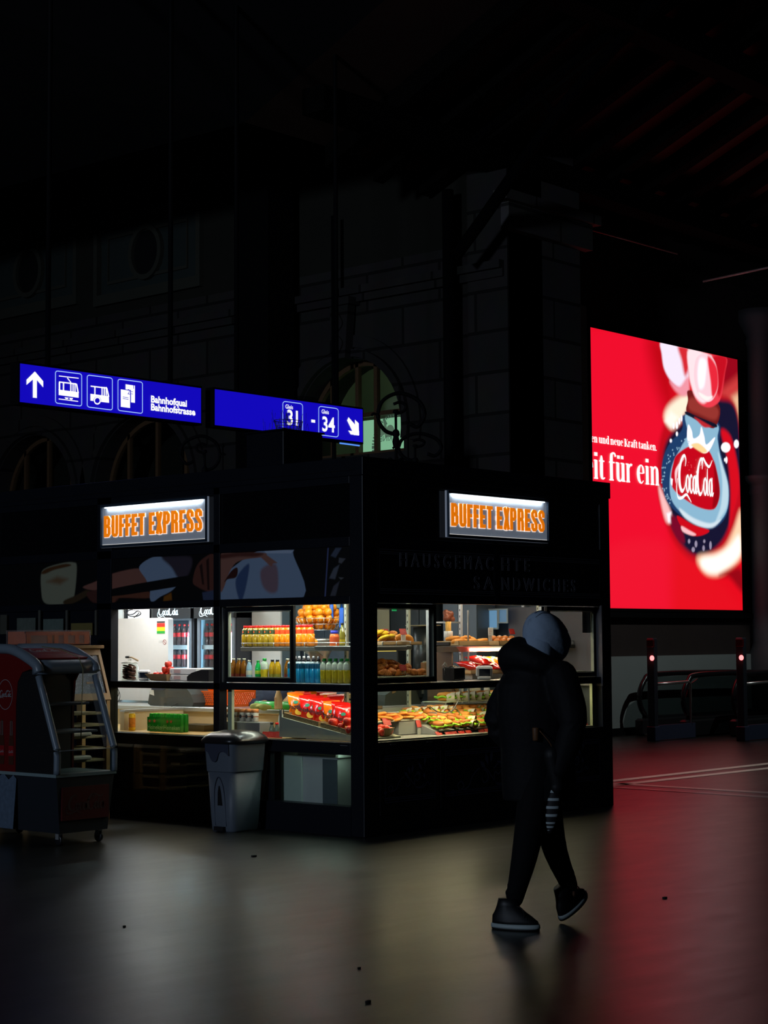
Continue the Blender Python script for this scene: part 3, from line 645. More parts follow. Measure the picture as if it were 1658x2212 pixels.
def Pg(mb, pts, S): return mb.poly([S(*p) for p in pts])
m_ = MB().at(M)
R_(m_, [(204,375),(204,190)], .055, S1); 
Pg(m_, [(204,160),(272,240),(272,290),(204,212)], S1); Pg(m_, [(204,160),(204,212),(136,270),(136,228)], S1)
m_.build('arrow', WE, t)
LB = mat('lit pale blue outline', (.4,.6,.9), .5, emit=lin(170,205,255), es=1, var=0)
def rbox(mb, x0, ya, x1, yb, sl, S):
    """rounded outline; sl = vertical shift of the right side in the photo"""
    c = rrect((x1-x0)/2, (yb-ya)/2, 18, 4); cx_, cy_ = (x0+x1)/2, (ya+yb)/2
    R_(mb, [(cx_+p[0], cy_+p[1]+sl*p[0]/(x1-x0)) for p in c][::-1], .009, S, True)
for (x0,ya,x1,yb), nm in zip(((372,168,585,430),(630,202,835,462),(880,235,1080,490)), ('tram_outline','bus_outline','ticket_outline')):
    m_ = MB().at(M); rbox(m_, x0, ya, x1, yb, 26, S1); m_.build(nm, LB, t)
m_ = MB().at(M)
R_(m_, [(400,197),(560,216)], .010, S1); R_(m_, [(468,212),(498,252)], .012, S1); R_(m_, [(400,246),(540,262)], .014, S1)
Pg(m_, [(398,308),(492,320),(492,252),(540,258),(560,330),(560,375),(398,352)][:2]+[(560,330),(560,375),(398,352)], S1)
Pg(m_, [(398,250),(410,251),(410,312),(398,310)], S1); Pg(m_, [(432,252),(442,253),(442,315),(432,313)], S1)
for x in (492,510,526): Pg(m_, [(x,258),(x+9,260),(x+9,330),(x,328)], S1)
Pg(m_, [(536,260),(548,262),(562,335),(550,333)], S1)
Pg(m_, [(445,370),(480,374),(470,386),(455,384)], S1); Pg(m_, [(483,374),(515,378),(505,392),(490,388)], S1); R_(m_, [(398,384),(556,404)], .010, S1)
m_.build('tram', WE, t)
m_ = MB().at(M)
R_(m_, [(658,280),(790,296)], .014, S1); Pg(m_, [(656,342),(806,362),(808,416),(656,398)], S1)
for x in (688,746,764,780): Pg(m_, [(x,286),(x+9,288),(x+9,358),(x,356)], S1)
Pg(m_, [(782,294),(794,296),(810,366),(798,364)], S1)
m_.build('bus', WE, t)
m_ = MB().at(M @ T((0,0,.002)))
c = (711,398); pts = arc(c[0], c[1], 24, 27, 0, 337, 15); R_(m_, pts, .016, S1, True); m_.build('bus_wheel', WE, t)
m_ = MB().at(M @ T((0,0,.001))); Pg(m_, arc(711,398,31,34,0,337,15)[::-1], S1); m_.build('bus_wheel_gap', BLUE, t)
m_ = MB().at(M); Pg(m_, [(942,264),(1018,276),(1018,416),(986,412),(986,312),(942,306)], S1); m_.build('back_ticket', WE, t)
m_ = MB().at(M); Pg(m_, [(903,306),(978,317),(978,458),(903,448)], S1); m_.build('front_ticket', WE, t)
m_ = MB().at(M @ T((0,0,.002))); R_(m_, [(918,368),(964,375)], .006, S1); R_(m_, [(918,381),(964,388)], .006, S1); R_(m_, [(986,324),(1000,326)], .006, S1); R_(m_, [(986,342),(1000,345)], .006, S1)
a = S1(955,345); textmesh(m_, '2', .085, M @ T((a[0],a[1],.002))); a = S1(995,300); textmesh(m_, '1', .085, M @ T((a[0],a[1],.002)))
m_.build('ticket_print', BLUE, t)
for s, x, y in (('Bahnhofquai',1146,410),('Bahnhofstrasse',1146,474)):
    m_ = MB(); a = S1(x, y); x2 = S1({'Bahnhofquai':1440,'Bahnhofstrasse':1508}[s], y)[0]
    textmesh(m_, s, .112, Matrix.Identity(4), 1, .0022); wd = max(v[0] for v in m_.v); k = (x2-a[0])/wd
    m_ = MB(); textmesh(m_, s, .112, M @ T((a[0], a[1], 0)), k, .0040); m_.build('lettering', WE, t)
t, S2, M = bluesign((205,130),(1220,495),3.188,400,800,'lit blue hanging sign with track 34 and a down-right arrow')
for (x0,ya,x1,yb), nm in zip(((668,222,804,420),(915,256,1050,452)), ('track_outline','track_outline')):
    m_ = MB().at(M); rbox(m_, x0, ya, x1, yb, 18, S2); m_.build(nm, LB, t)
for s, x, y, sz, nm in (('Gleis',685,262,.075,'small_lettering'),('Gleis',934,296,.075,'small_lettering'),('31',694,372,.27,'number'),('34',936,416,.27,'number'),('-',862,380,.27,'dash')):
    m_ = MB(); a = S2(x, y); textmesh(m_, s, sz, M @ T((a[0],a[1],0)), .92, .006 if sz > .1 else .001); m_.build(nm, WE, t)
m_ = MB().at(M); Pg(m_, [(1120,323),(1158,366),(1192,420),(1192,448),(1158,445),(1110,345)], S2); Pg(m_, [(1164,340),(1190,365),(1192,448),(1164,400)], S2); Pg(m_, [(1118,415),(1160,420),(1192,448),(1135,442)], S2)
m_.build('arrow', WE, t)
a = at(735,955.5,1,SY+.05); q = thing('sign_lamp_strip', 'thin strip of small blue lights under the track 34 sign', 'lamp', (a.x, SY+.06, S2(0,0)[1] and a.z-.01))
MB().tube([(0,0,0),(.38,0,-.004)], .010, 6).build('tube', mat('lit pale blue tube', (.3,.5,.9), .4, emit=lin(90,150,255), es=1, var=0), q)
# ================================================================== ESCALATORS AND BARRIERS
RUB = mat('black rubber handrail', (.015,.015,.017), .22, spec=.6)
def escal(x, y, label):
    t = thing('escalator', label, 'escalator', (x, y, 0), 0, 'escalator landings')
    for s in (-.42, .42):
        loop = cat([(3.6,.28),(.5,.28),(.12,.36),(-.02,.62),(.14,.90),(.5,1.0),(2.4,1.0),(3.6,.98)], 6)
        MB().tube([(p[0], s, p[1]) for p in loop], .045, 8).build('handrail', RUB, t)
        MB().at(frame((0,s,0),(1,0,0),(0,0,1))).prism([(.1,.32),(3.6,.3),(3.6,.96),(.5,.96),(.16,.84),(.04,.6)][::1], -.006, .006).build('glass_balustrade', glass('smoked glass', (.62,.66,.66), .6), t)
        MB().cbox((1.8,s,.14), (3.7,.16,.28), .03).build('skirt', mat('dark steel skirt', (.05,.05,.055), .35, .6), t)
    MB().box(.0,3.6,-.34,.34,.005,.03).build('comb_plate', STEELM, t)
    return t
p0 = at(1376,1584,2,0)
escal(14.0, 6.15, 'left glass sided escalator landing with black handrails by the white wall')
escal(14.62, 4.75, 'right glass sided escalator landing behind the second red light post')
POST = mat('barrier post metal', (.10,.11,.14), .35, .7, var=.15)
BLP = mat('blue grey barrier plate', (.06,.07,.13), .45, .2, var=.15)
def barrier(px, label):
    a = at(px, 1601, 2, 0); t = thing('gate_post', label, 'post', (a.x, a.y, 0), 0, 'posts with red lights at the escalators')
    MB().cbox((0,0,.8), (.11,.13,1.6), .012).build('post', POST, t)
    MB().cbox((0,0,.115), (.14,.16,.23), .01).build('foot', BLP, t)
    MB().cbox((-.07,-.02,1.52),(.05,.12,.12), .008).build('sensor_head', mat('red plastic', lin(90,8,14), .4), t)
    MB().at(T((-.058,-.035,1.29)) @ RY(-PI/2)).lathe([(.0001,.02),(.03,.018),(.042,.0)], 16).build('red_light', mat('lit red lens', (1,.1,.1), .4, emit=(1.0,.16,.16), es=3.2, var=0), t)
    MB().tube([(.05,0,.88),(1.05,0,.9),(1.1,0,.86),(1.1,0,.2)], .022, 8).build('rail', STEEL, t)
    MB().box(.06,1.2,-.02,.02,.01,.24).build('kick_plate', BLP, t)
    l = light('red_light_glow', 'POINT', (-.14,-.05,1.29), .12, (1,.1,.1), parent=t); return t
barrier(1411, 'slim post with a round red light and rail, nearer the kiosk')
barrier(1604, 'slim post with a round red light at the right edge of the picture')
# ================================================================== KIOSK SHELL
KW, KL_, KH = 3.56, 5.1, 3.11
ki = thing('kiosk', 'black glazed corner snack kiosk standing in the dark station hall', 'kiosk')
def kb(name, boxes, m=K, label=None, bevel=0):
    mb = MB()
    for b in boxes: mb.box(*b)
    return mb.build(name, m, ki, label, bevel)
kb('corner_post', [(0,.176,0,.15,0,2.96)], bevel=.008)
for y0, y1 in ((1.71,1.79),(3.19,3.40),(4.95,5.1)): kb('post', [(0,.09,y0,y1,0,2.96)], bevel=.004)
kb('post', [(3.397,3.56,0,.12,0,2.96)], bevel=.006); kb('post', [(3.42,3.56,4.96,5.1,0,2.96)])
kb('post', [(1.751,1.80,-.004,.06,1.93,2.46)])
LB_ = [(0,.12,.15,4.95,.66,.76),(0,.14,.15,4.95,1.175,1.235),(0,.1,.15,4.95,1.90,1.965),(0,.1,.15,4.95,2.375,2.455),(0,.1,.15,4.95,2.895,2.96)]
for b in LB_: kb('beam', [b], bevel=.004)
kb('beam', [(0,.12,.15,4.95,0,.24)])
for b in ((.176,3.397,0,.12,.66,.76),(.176,3.397,0,.14,1.175,1.235),(.176,3.397,0,.08,1.908,1.975),(.176,3.397,0,.08,2.365,2.455),(.176,3.397,0,.08,2.895,2.96)): kb('beam', [b], bevel=.004)
kb('roof', [(-.012,3.572,-.012,5.112,2.955,3.11)], bevel=.006); kb('roof_groove', [(-.016,-.01,.1,5.0,3.00,3.006),(.1,3.4,-.016,-.01,3.00,3.006)], IRON)
kb('base_plinth', [(.176,3.397,.0,.1,0,.16)])
# fascia behind the signs: dark glossy glass
GLOSS = mat('black glass fascia', (.004,.004,.005), .12, spec=.5)
for y0, y1 in ((.15,1.71),(1.79,3.19),(3.40,4.95)): kb('fascia_panel', [(.018,.05,y0,y1,2.455,2.895)], GLOSS)
for x0, x1 in ((.176,1.04),(2.54,3.397),(1.04,2.54)): kb('fascia_panel', [(x0,x1,.02,.05,2.455,2.895)], GLOSS)
# base panels on the right face, with painted scrollwork
BP_ = mat('black base panel', (.007,.007,.011), .4, var=.2, spec=.25)
LN = mat('faint blue paint lines', (.075,.085,.18), .5, var=.1)
def scroll(mb, s=1):
    for st, w_ in (([(-.62,-.20),(-.66,-.13),(-.59,-.09),(-.54,-.15),(-.60,-.20),(-.45,-.16),(-.36,-.03),(-.22,.05),(-.08,.0),(-.06,-.10),(-.14,-.13),(-.18,-.07)], .018),
                   ([(-.22,.05),(-.08,.03),(.02,-.07),(.12,-.15),(.26,-.16),(.34,-.10)], .018),
                   ([(.06,.03),(.16,.09),(.22,.02),(.16,-.04),(.09,-.01),(.07,-.10),(.14,-.17),(.32,-.17),(.45,-.08),(.50,-.14),(.55,-.09)], .018)):
        q = cat(st, 6); mb.ribbon([(a*s, b*s) for a, b in q], w_*s)
    for x, y, a, l in ((-.05,.08,1.9,.17),(.0,.10,1.4,.18),(-.10,.05,2.5,.15),(.30,.14,2.2,.2),(.36,.22,1.4,.2),(.26,.06,2.7,.15),(-.70,-.2,3.3,.1),(.36,-.02,1.7,.12)):
        c_, s_ = math.cos(a), math.sin(a)
        mb.poly([(s*(x),s*y),(s*(x+l*.5*c_-.035*s_),s*(y+l*.5*s_+.035*c_)),(s*(x+l*c_),s*(y+l*s_)),(s*(x+l*.5*c_+.035*s_),s*(y+l*.5*s_-.035*c_))])
    return mb
def lines(mb, w_, h, off=(0,.02,.035)):
    for o_ in off:
        mb.ribbon([(-w_,h-o_),(w_,h-o_)], .006); mb.ribbon([(-w_,-h+o_),(w_,-h+o_)], .006)
    mb.ribbon([(-w_,-h),(-w_,h)], .005); mb.ribbon([(w_,-h),(w_,h)], .005); return mb
for x0, x1, ss in ((.19,.95,.45),(.97,2.30,.70),(2.32,3.39,.5)):
    kb('base_panel', [(x0,x1,.0,.04,.16,.66)], BP_, bevel=.004)
    mb = MB().at(FRight((x0+x1)/2,.455,-.004)); lines(mb, (x1-x0)/2-.06, .19); mb.build('painted_border', LN, ki)
    mb = MB().at(FRight((x0+x1)/2+.02,.44,-.004)); scroll(mb, ss); mb.build('painted_scroll', LN, ki)
kb('base_liner', [(.15,3.45,.12,.16,.05,.72)], IRON)
# lettered boards under the right sign
LN2 = mat('faint engraved outline', (.17,.17,.21), .45, var=.1); LNB = mat('blue engraved line', (.05,.05,.16), .4, var=.1)
for x0, x1, w1, w2, al in ((.178,1.749,'HAUSGEMAC','SA',1),(1.802,3.39,'HTE','NDWICHES',0)):
    kb('lettered_board', [(x0,x1,-.002,.04,1.975,2.365)], BP_)
    mb = MB().at(FRight((x0+x1)/2,2.17,-.007)); lines(mb, (x1-x0)/2-.02, .182); mb.build('board_border', LN2, ki)
    for s_, z in ((w1,2.215),(w2,2.04)):
        mb = MB(); textmesh(mb, ' '.join(s_), .165, Matrix.Identity(4), 1, 0, outline=.002); xs = [v[0] for v in mb.v]; wd = max(xs)
        n = len(s_); tw = n*.142; k = tw/wd
        M = FRight((x1-.03-tw) if al else x0+.03, z, -.006); mb = MB(); textmesh(mb, ' '.join(s_), .165, M, k, 0, outline=.0022); mb.build('outlined_lettering', LN2, ki)
# poster band on the left face
PM = paintmat('poster print', rough=.45)
def lp(*pts, x=-.004):
    return [(5.1-(q := at(px, py, 0, 0))[1], q[2]-1.965) for px, py in pts]
def cz1(X, Y): return (X/3.454, 1060+Y/3.454)
def cz2(X, Y): return (450+X/4.737, 1040+Y/4.737)
def L1(*p): return lp(*[cz1(*q) for q in p])
def L2(*p): return lp(*[cz2(*q) for q in p])
apron = lin(150,172,200); ap2 = lin(190,205,228); sk = lin(150,98,84); skd = lin(70,34,26)
bread = lin(150,150,125)
PS = [
 (L1((300,620),(340,575),(460,540),(540,535),(565,570),(550,760),(520,830),(400,850),(320,830),(300,740)), bread, .01),
 (L1((300,615),(345,578),(480,545),(520,560),(400,590),(330,620)), lin(96,60,30), .01),
 (L1((340,680),(420,640),(500,660),(440,700)), lin(130,100,70), .03),
 (L1((470,820),(560,780),(640,740),(660,770),(560,830),(480,850)), lin(74,56,34), .01),
 (L1((610,720),(700,680),(760,650),(860,610),(1020,580),(1060,620),(1090,680),(1000,700),(800,740),(700,745)), sk, .008),
 (L1((640,760),(760,740),(800,800),(880,790),(850,830),(760,840),(680,830)), lin(90,50,42), .01),
 (L1((750,760),(800,770),(805,835),(760,830)), sk, .008),
 (L1((820,790),(1090,752),(1110,800),(880,800),(850,830),(800,830)), lin(120,70,50), .008),
 (L1((1030,570),(1120,500),(1200,495),(1270,560),(1330,660),(1280,740),(1190,790),(1130,830),(1110,800),(1110,740),(1080,660)), apron, .006),
 (L1((1200,500),(1290,490),(1420,500),(1400,620),(1330,660),(1270,570)), lin(70,60,72), .02),
 (L1((820,735),(1290,648),(1430,640),(1430,690),(1090,752),(830,785)), lin(8,8,10), .004),
 (L1((1215,790),(1270,760),(1275,815),(1210,825)), lin(150,90,20), .01),
 (L1((1430,680),(1460,560),(1530,490),(1592,490),(1592,740),(1540,750),(1510,740),(1470,720)), lin(110,62,50), .008),
 (L1((1480,560),(1500,700),(1515,700),(1500,540)), lin(50,24,20), .006), (L1((1530,520),(1540,740),(1555,740),(1550,500)), lin(50,24,20), .006),
 (L1((1500,760),(1592,740),(1592,830),(1510,830)), lin(70,80,110), .01),
 (L2((112,1010),(330,810),(540,700),(840,705),(860,760),(965,1180),(400,1200),(112,1210)), apron, .004),
 (L2((530,900),(680,850),(700,1100),(620,1140),(540,1060)), lin(150,120,130), .02),
 (L2((270,1000),(400,840),(390,1000),(340,1200),(300,1200)), lin(72,96,140), .012),
 (L2((112,750),(280,735),(560,730),(590,755),(680,820),(690,835),(650,840),(630,870),(540,790),(500,780),(290,820),(200,940),(150,1080),(112,1110)), lin(160,108,92), .006),
 (L2((112,745),(400,725),(550,735),(480,770),(300,770),(112,790)), lin(100,50,40), .015),
 (L2((150,1030),(220,920),(280,880),(290,930),(265,985),(190,1000)), lin(70,30,22), .005),
 (L2((560,710),(865,700),(835,735),(580,735)), ap2, .004),
 (L2((1208,680),(1220,680),(1190,1180),(1176,1180)), lin(90,100,150), .004),
 (L2((1290,680),(1350,680),(1290,780),(1240,760)), lin(80,90,110), .008), (L2((1325,780),(1392,790),(1350,840),(1320,830)), lin(100,100,105), .006),
 (L2((1270,890),(1330,850),(1285,1000),(1225,990)), lin(100,104,115), .008), (L2((1320,980),(1375,985),(1345,1005)), lin(110,110,110), .005),
 (L2((1270,1070),(1330,1020),(1290,1170),(1235,1170)), lin(84,84,94), .008)]
for y0, y1 in ((.15,1.71),(1.79,3.19),(3.40,4.95)):
    W_ = y1-y0; off = 5.1-y1; sh = [([(a-off, b) for a, b in p], c, s_) for p, c, s_ in PS]
    picture('poster', W_, .41, 300 if y0 < 3 else 170, 84, FLeft(y1, 1.965, .012), lin(7,7,8), sh, PM, ki)
    kb('poster_backing', [(.016,.05,y0,y1,1.965,2.375)], IRON)
# faint dark picture panes on the fascia, dark notice frames beside the window
# glazing
def pane(name, M, w_, h, m=GL): return MB().at(M).prism([(0,0),(w_,0),(w_,h),(0,h)], -.006, 0).build(name, m, ki)
def sash(M, w_, h, fw, name='sliding_window'):
    f = MB().at(M).ribbon([(fw/2,fw/2),(w_-fw/2,fw/2),(w_-fw/2,h-fw/2),(fw/2,h-fw/2)], fw, -.03, .0, closed=True).build(name, KF, ki)
    MB().at(M).prism([(fw*.9,fw*.9),(w_-fw*.9,fw*.9),(w_-fw*.9,h-fw*.9),(fw*.9,h-fw*.9)], -.02, -.014).build('pane', GL, f)
    MB().at(M).ribbon([(fw,fw),(w_-fw,fw),(w_-fw,h-fw),(fw,h-fw)], .008, -.03, .003, closed=True).build('seal', mat('pale window seal', (.35,.38,.28), .4), f); return f
sash(FLeft(1.705,1.235,.055), .815+.045, .668, .05)
pane('window_pane', FLeft(.90,1.235,.06), .75, .67)
MB().box(.03,.085,1.70,1.712,1.24,1.9).build('window_channel', STEELM, ki)
pane('lower_pane', FLeft(1.71,.76,.05), 1.56, .415); pane('lower_pane', FLeft(3.19,.76,.05), 1.40, .415)
pane('base_pane', FLeft(1.10,.24,.05), .95, .42); pane('base_pane', FLeft(1.71,.24,.05), .59, .42); pane('base_pane', FLeft(3.19,.24,.05), 1.4, .42)
kb('post', [(.02,.07,1.10,1.13,.24,.66)])
sash(FRight(.13,1.235,.05), .87, .673, .05); sash(FRight(2.585,1.235,.05), .80, .673, .05)
pane('lower_pane', FRight(.176,.76,.05), 3.22, .415, GLC)
MB().box(.90,.96,.06,.09,1.25,1.9).build('window_channel', STEELM, ki); MB().box(2.52,2.56,.06,.09,1.24,1.9).build('window_channel', STEELM, ki)
MB().box(3.33,3.397,.07,.10,.76,1.175).build('window_channel', mat('pale green frame', (.5,.55,.38), .4), ki); MB().box(.10,.13,1.66,1.71,.76,1.175).build('window_channel', mat('pale green frame'), ki)
# under-sill pull marks
for x in (.32, .79, 1.03):
    kb('sill_clip', [(x,x+.07,-.006,.0,.735,.74)], STEEL)
kb('sill_clip', [(-.006,0,.18,.26,.735,.74)], STEEL)
# interior shell
GB = mat('grey blue steel wall', (.07,.085,.10), .45, .3, var=.12, scale=2)
OFFW = mat('off white inner wall', (.74,.73,.68), .6, var=.03)
kb('inner_floor', [(.12,3.5,.12,5.05,.02,.05)], mat('grey kiosk floor', (.12,.12,.11), .6))
kb('inner_ceiling', [(.1,3.5,.08,5.05,2.42,2.45)], OFFW)
kb('inner_wall', [(3.47,3.5,.12,5.05,.05,2.42)], GB); kb('inner_wall', [(.1,3.5,5.02,5.05,.05,2.42)], OFFW)
kb('inner_wall', [(.09,.12,3.40,4.95,.05,2.42)], OFFW); kb('outer_wall', [(0.02,.08,3.40,4.95,.0,1.9)], K)
kb('outer_wall', [(3.50,3.54,.12,5.0,0,2.96)], K); kb('outer_wall', [(.1,3.5,5.05,5.09,0,2.96)], K)
kb('inner_partition', [(2.52,2.56,3.35,5.02,.05,2.42)], OFFW)
# light fittings
for n, (x, y, e, c) in enumerate(KL):
    t = thing('ceiling_light', ['cool ceiling light near the drink fridges', 'ceiling light over the drinks window', 'cool ceiling light at the back of the kiosk', 'ceiling light over the till', 'warm ceiling light over the sandwich counter'][n], 'lamp', (x, y, 2.36), 0, 'kiosk ceiling lights')
    MB().cbox((0,0,.035),(.9,.16,.05),.008).build('housing', WHITE, t)
    MB().cbox((0,0,.004),(.84,.12,.012),.003).build('diffuser', mat('lit diffuser', (.8,.8,.8), .5, emit=(1,1,.95), es=2.5, var=0), t)
    l = light('lamp_glow', 'AREA', (0,0,-.012), e, c, size=.84, sizey=.12, parent=t)
# lightbox signs
PANEL = mat('streaked metal sign panel', (.30,.32,.36), .38, .5, var=.25, scale=5, emit=(.16,.19,.25), es=.55)
ORG = mat('orange sign letter', lin(255,150,24), .45, emit=lin(255,128,4), es=.8, var=0)
LED = mat('sign tube', (1,1,1), .5, emit=(.85,.92,1), es=9, var=0); WL = mat('white letter edge', (.9,.86,.82), .5, emit=(1,.93,.88), es=.75, var=0)
SF = mat('blue grey sign frame', (.05,.08,.12), .4, .5)
def lightbox(M, lab, loc):
    t = thing('lightbox_sign', lab, 'sign', loc); M = T(-Vector(loc)) @ M; W_, H_ = 1.475, .405
    MB().at(M).prism([(0,0),(W_,0),(W_,H_),(0,H_)], -.014, -.0).build('back_panel', PANEL, t)
    MB().at(M).ribbon([(.012,.012),(W_-.012,.012),(W_-.012,H_-.012),(.012,H_-.012)], .024, -.012, .022, closed=True).build('frame', SF, t)
    MB().at(M).prism([(.06,H_-.032),(W_-.06,H_-.032),(W_-.06,H_-.026),(.06,H_-.026)], .004, .014).build('top_tube', LED, t)
    MB().at(M).prism([(.03,.026),(W_-.03,.026),(W_-.03,.029),(.03,.029)], .004, .012).build('bottom_tube', WL, t)
    s_ = 'BUFFET EXPRESS'; mb = MB(); n = blocktext(mb, s_, Matrix.Identity(4), .2, .8); k = 1.37/n*.8; 
    mb = MB(); blocktext(mb, s_, M @ T((.055,.096,0)), .2, k, .008, .0, .008); mb.build('letter_edges', WL, t)
    mb = MB(); blocktext(mb, s_, M @ T((.054,.099,0)), .2, k, 0, .008, .015); mb.build('letters', ORG, t)
    MB().at(M).prism([(.01,.01),(W_-.01,.01),(W_-.01,H_-.01),(.01,H_-.01)], .0185, .0195).build('cover_glass', GL, t)
    c = M @ Vector((W_/2, H_-.036, .017)); tg = M @ Vector((W_/2, .22, 0))
    l = light('sign_tube_glow', 'AREA', c, 4.0, (.8,.9,1), target=tg, size=1.3, sizey=.006, parent=t)
    return t
lightbox(FLeft(3.315,2.482,-.018), 'lit BUFFET EXPRESS lightbox sign on the left face of the kiosk', (0,2.57,2.48))
lightbox(FRight(1.055,2.484,-.018), 'lit BUFFET EXPRESS lightbox sign on the right face of the kiosk', (1.79,0,2.48))
# box, planter and spikes on the roof
x0, x1 = xat(612,2.0,960), xat(697,2.0,960); zt = zat(655,934,y=2.0)
rb = thing('roof_box', 'square black box on the kiosk roof below the wire basket', 'box', (x0,2.0,3.11))
MB().cbox(((x1-x0)/2,.25,(zt-3.11)/2),(x1-x0,.5,zt-3.11),.01).build('body', K, rb); MB().cbox(((x1-x0)/2,.25,zt-3.11+.008),(x1-x0+.03,.53,.016),.004).build('lid', K, rb)
bk = thing('bird_spike_basket', 'shallow wire basket with bird spikes on top of the black roof box', 'basket', ((x0+x1)/2,2.2,zt+.016))
W1 = mat('grey wire', (.16,.18,.2), .4, .6)
def wirebasket(parent, a0, b0, a1, b1, h, nw, nr, r=.003, m=W1, name='wire'):
    for k in range(nr+1):
        f = k/nr; a, b = a0+(a1-a0)*f, b0+(b1-b0)*f
        MB().tube([(a*math.cos(t), b*math.sin(t), h*f) for t in [2*PI*i/24 for i in range(24)]], r, 5, closed=True).build('ring_wire', m, parent)
    mb = MB()
    for i in range(nw):
        t = 2*PI*i/nw; mb.tube([(a0*math.cos(t)*.3, b0*math.sin(t)*.3, .003),(a0*math.cos(t),b0*math.sin(t),0),(a1*math.cos(t),b1*math.sin(t),h)], r*.8, 4)
    mb.build(name, m, parent)
wirebasket(bk, .13,.09,.16,.11,.11,22,2)
sp = MB()
for i in range(40):
    x = rnd.uniform(-.24,.26); y = rnd.uniform(-.12,.12); z = .09 if abs(x) < .17 else 0
    sp.tube([(x,y,z),(x+rnd.uniform(-.03,.04),y,z+rnd.uniform(.08,.14))], .0018, 4)
sp.build('spikes', W1, bk)
# cast iron ornaments standing on the roof
def ornament(x, y, h, label, flip=1):
    t = thing('iron_ornament', label, 'ornament', (x,y,3.11), math.radians(-40), 'cast iron ornaments on the roof')
    MB().lathe([(.035,0),(.03,.04),(.014,.07),(.013,.30*h),(.026,.33*h),(.034,.40*h),(.024,.47*h),(.036,.50*h),(.03,.55*h),(.012,.58*h),(.012,.8*h),(.03,.82*h),(.02,.86*h)], 10).build('baluster', IRON, t)
    for k in range(3):
        a = 2*PI*k/3+.5; q = cat([(.02,.05),(.06,.09),(.085,.04),(.07,0),(.055,.03)],5); MB().tube([(p[0]*math.cos(a),p[0]*math.sin(a),p[1]+.01) for p in q], .011, 6).build('foot', IRON, t)
    MB().tube([(flip*p[0],0,p[1]) for p in cat([(0,.5*h),(-.10,.56*h),(-.16,.74*h),(-.12,.98*h),(.03,1.1*h),(.2,1.0*h),(.26,.8*h),(.2,.62*h),(.12,.66*h)],6)], .019, 6).build('large_scroll', IRON, t)
    MB().tube([(flip*p[0],0,p[1]) for p in cat([(0,.8*h),(.07,.84*h),(.09,.92*h),(.04,.97*h),(-.02,.94*h)],6)], .015, 6).build('small_scroll', IRON, t)
    MB().tube([(flip*p[0],0,p[1]) for p in cat([(-.16,.78*h),(-.2,.80*h),(-.22,.77*h)],4)], .012, 6).build('bud', IRON, t)
ornament(xat(855,.55,960), .55, .62, 'ornate cast iron scroll ornament in front of the lit clock window')
ornament(xat(442,4.2,960), 4.2, .62, 'ornate cast iron scroll ornament between the two blue signs', -1)
ornament(xat(896,1.4,960), 1.4, .45, 'smaller dim iron scroll ornament right of the clock window')
for px, y, zz, lb in ((481,3.8,.52,'thin upright rod on the kiosk roof below the gap between the signs'),(881,.9,.50,'thin upright rod on the kiosk roof right of the clock window')):
    o = MB().lathe([(.03,0),(.03,.02),(.008,.03),(.008,zz),(.02,zz+.01),(.001,zz+.05)], 8).build('roof_rod', IRON); o.location = (xat(px,y,960), y, 3.11); tag(o, lb, 'rod')
# ================================================================== INSIDE THE KIOSK: counters and shelves
def simple(name, label, cat_, boxes, m, loc=(0,0,0), bevel=0, group=None):
    mb = MB()
    for b in boxes: mb.box(*b)
    o = mb.build(name, m, bevel=bevel); o.location = loc; return tag(o, label, cat_, group)
simple('pass_shelf', 'narrow steel shelf behind the drinks window holding the front bottles', 'shelf', [(0,.42,0,1.54,-.03,0)], STEELM, (.142,.158,1.236), .004)
simple('pass_shelf', 'steel serving ledge of the open till window', 'shelf', [(0,.36,0,1.40,-.03,0)], STEEL, (.142,1.79,1.236), .004)
simple('floor_shelf', 'pale wooden shelf behind the lower left panes', 'shelf', [(0,.98,0,4.7,-.02,0)], mat('shelf wood', (.62,.40,.14), .5, var=.12), (.125,.158,.762))
wt = thing('work_counter', 'cream fronted counter with a steel worktop behind the left windows', 'counter', (1.1,2.4,.05))
MB().box(0,.55,-1.0,2.6,0,.86).build('body', CREAM, wt); MB().cbox((.26,.8,.885),(.62,3.62,.045),.006).build('worktop', STEEL, wt)
# cream diagonal return seen below the till
rc = thing('counter_return', 'low cream return panel with steel edge beside the green can pack', 'counter', (.3,3.35,.762))
MB().box(0,.75,.0,.06,0,.17).build('panel', CREAM, rc); MB().box(-.0,.78,-.01,.07,.17,.19).build('edge', STEELM, rc)
sc_ = thing('sandwich_counter', 'steel display counter behind the lower right panes', 'counter', (.16,.06,.742))
MB().box(0,3.2,0,.75,0,.03).build('deck', STEELM, sc_); MB().box(.45,3.2,.75,.80,-.69,.25).build('back_rail', STEELM, sc_)
simple('back_counter', 'steel back worktop behind the sandwich display', 'counter', [(0,2.6,0,.45,-.92,0)], STEELM, (.75,.92,1.0), .004)
simple('ledge', 'steel ledge of the open serving window on the right face', 'shelf', [(0,1.5,0,.22,-.02,0)], STEEL, (1.02,.142,1.236), .004)
simple('ledge', 'glass edged ledge under the croissants', 'shelf', [(0,.71,0,.38,-.012,0)], mat('pale green edge', (.62,.70,.52), .3), (.29,.142,1.292), .003)
simple('ledge', 'glass edged ledge under the rolls in the right end window', 'shelf', [(0,.72,0,.38,-.012,0)], mat('pale green edge'), (2.62,.142,1.292), .003)
def upright(x, y, lab, h=1.35, z=1.0, m=None):
    t = thing('shelf_upright', lab, 'shelf upright', (x,y,z)); MB().box(-.014,.014,-.014,.014,0,h).build('rail', m or mat('pale green upright', (.44,.46,.36), .45, .3), t)
    mb = MB()
    for k in range(int(h/.06)): mb.box(-.0155,.0155,-.004,.004,.03+k*.06,.05+k*.06)
    stuff(mb.build('slots', DARKP, t)); mb = MB()
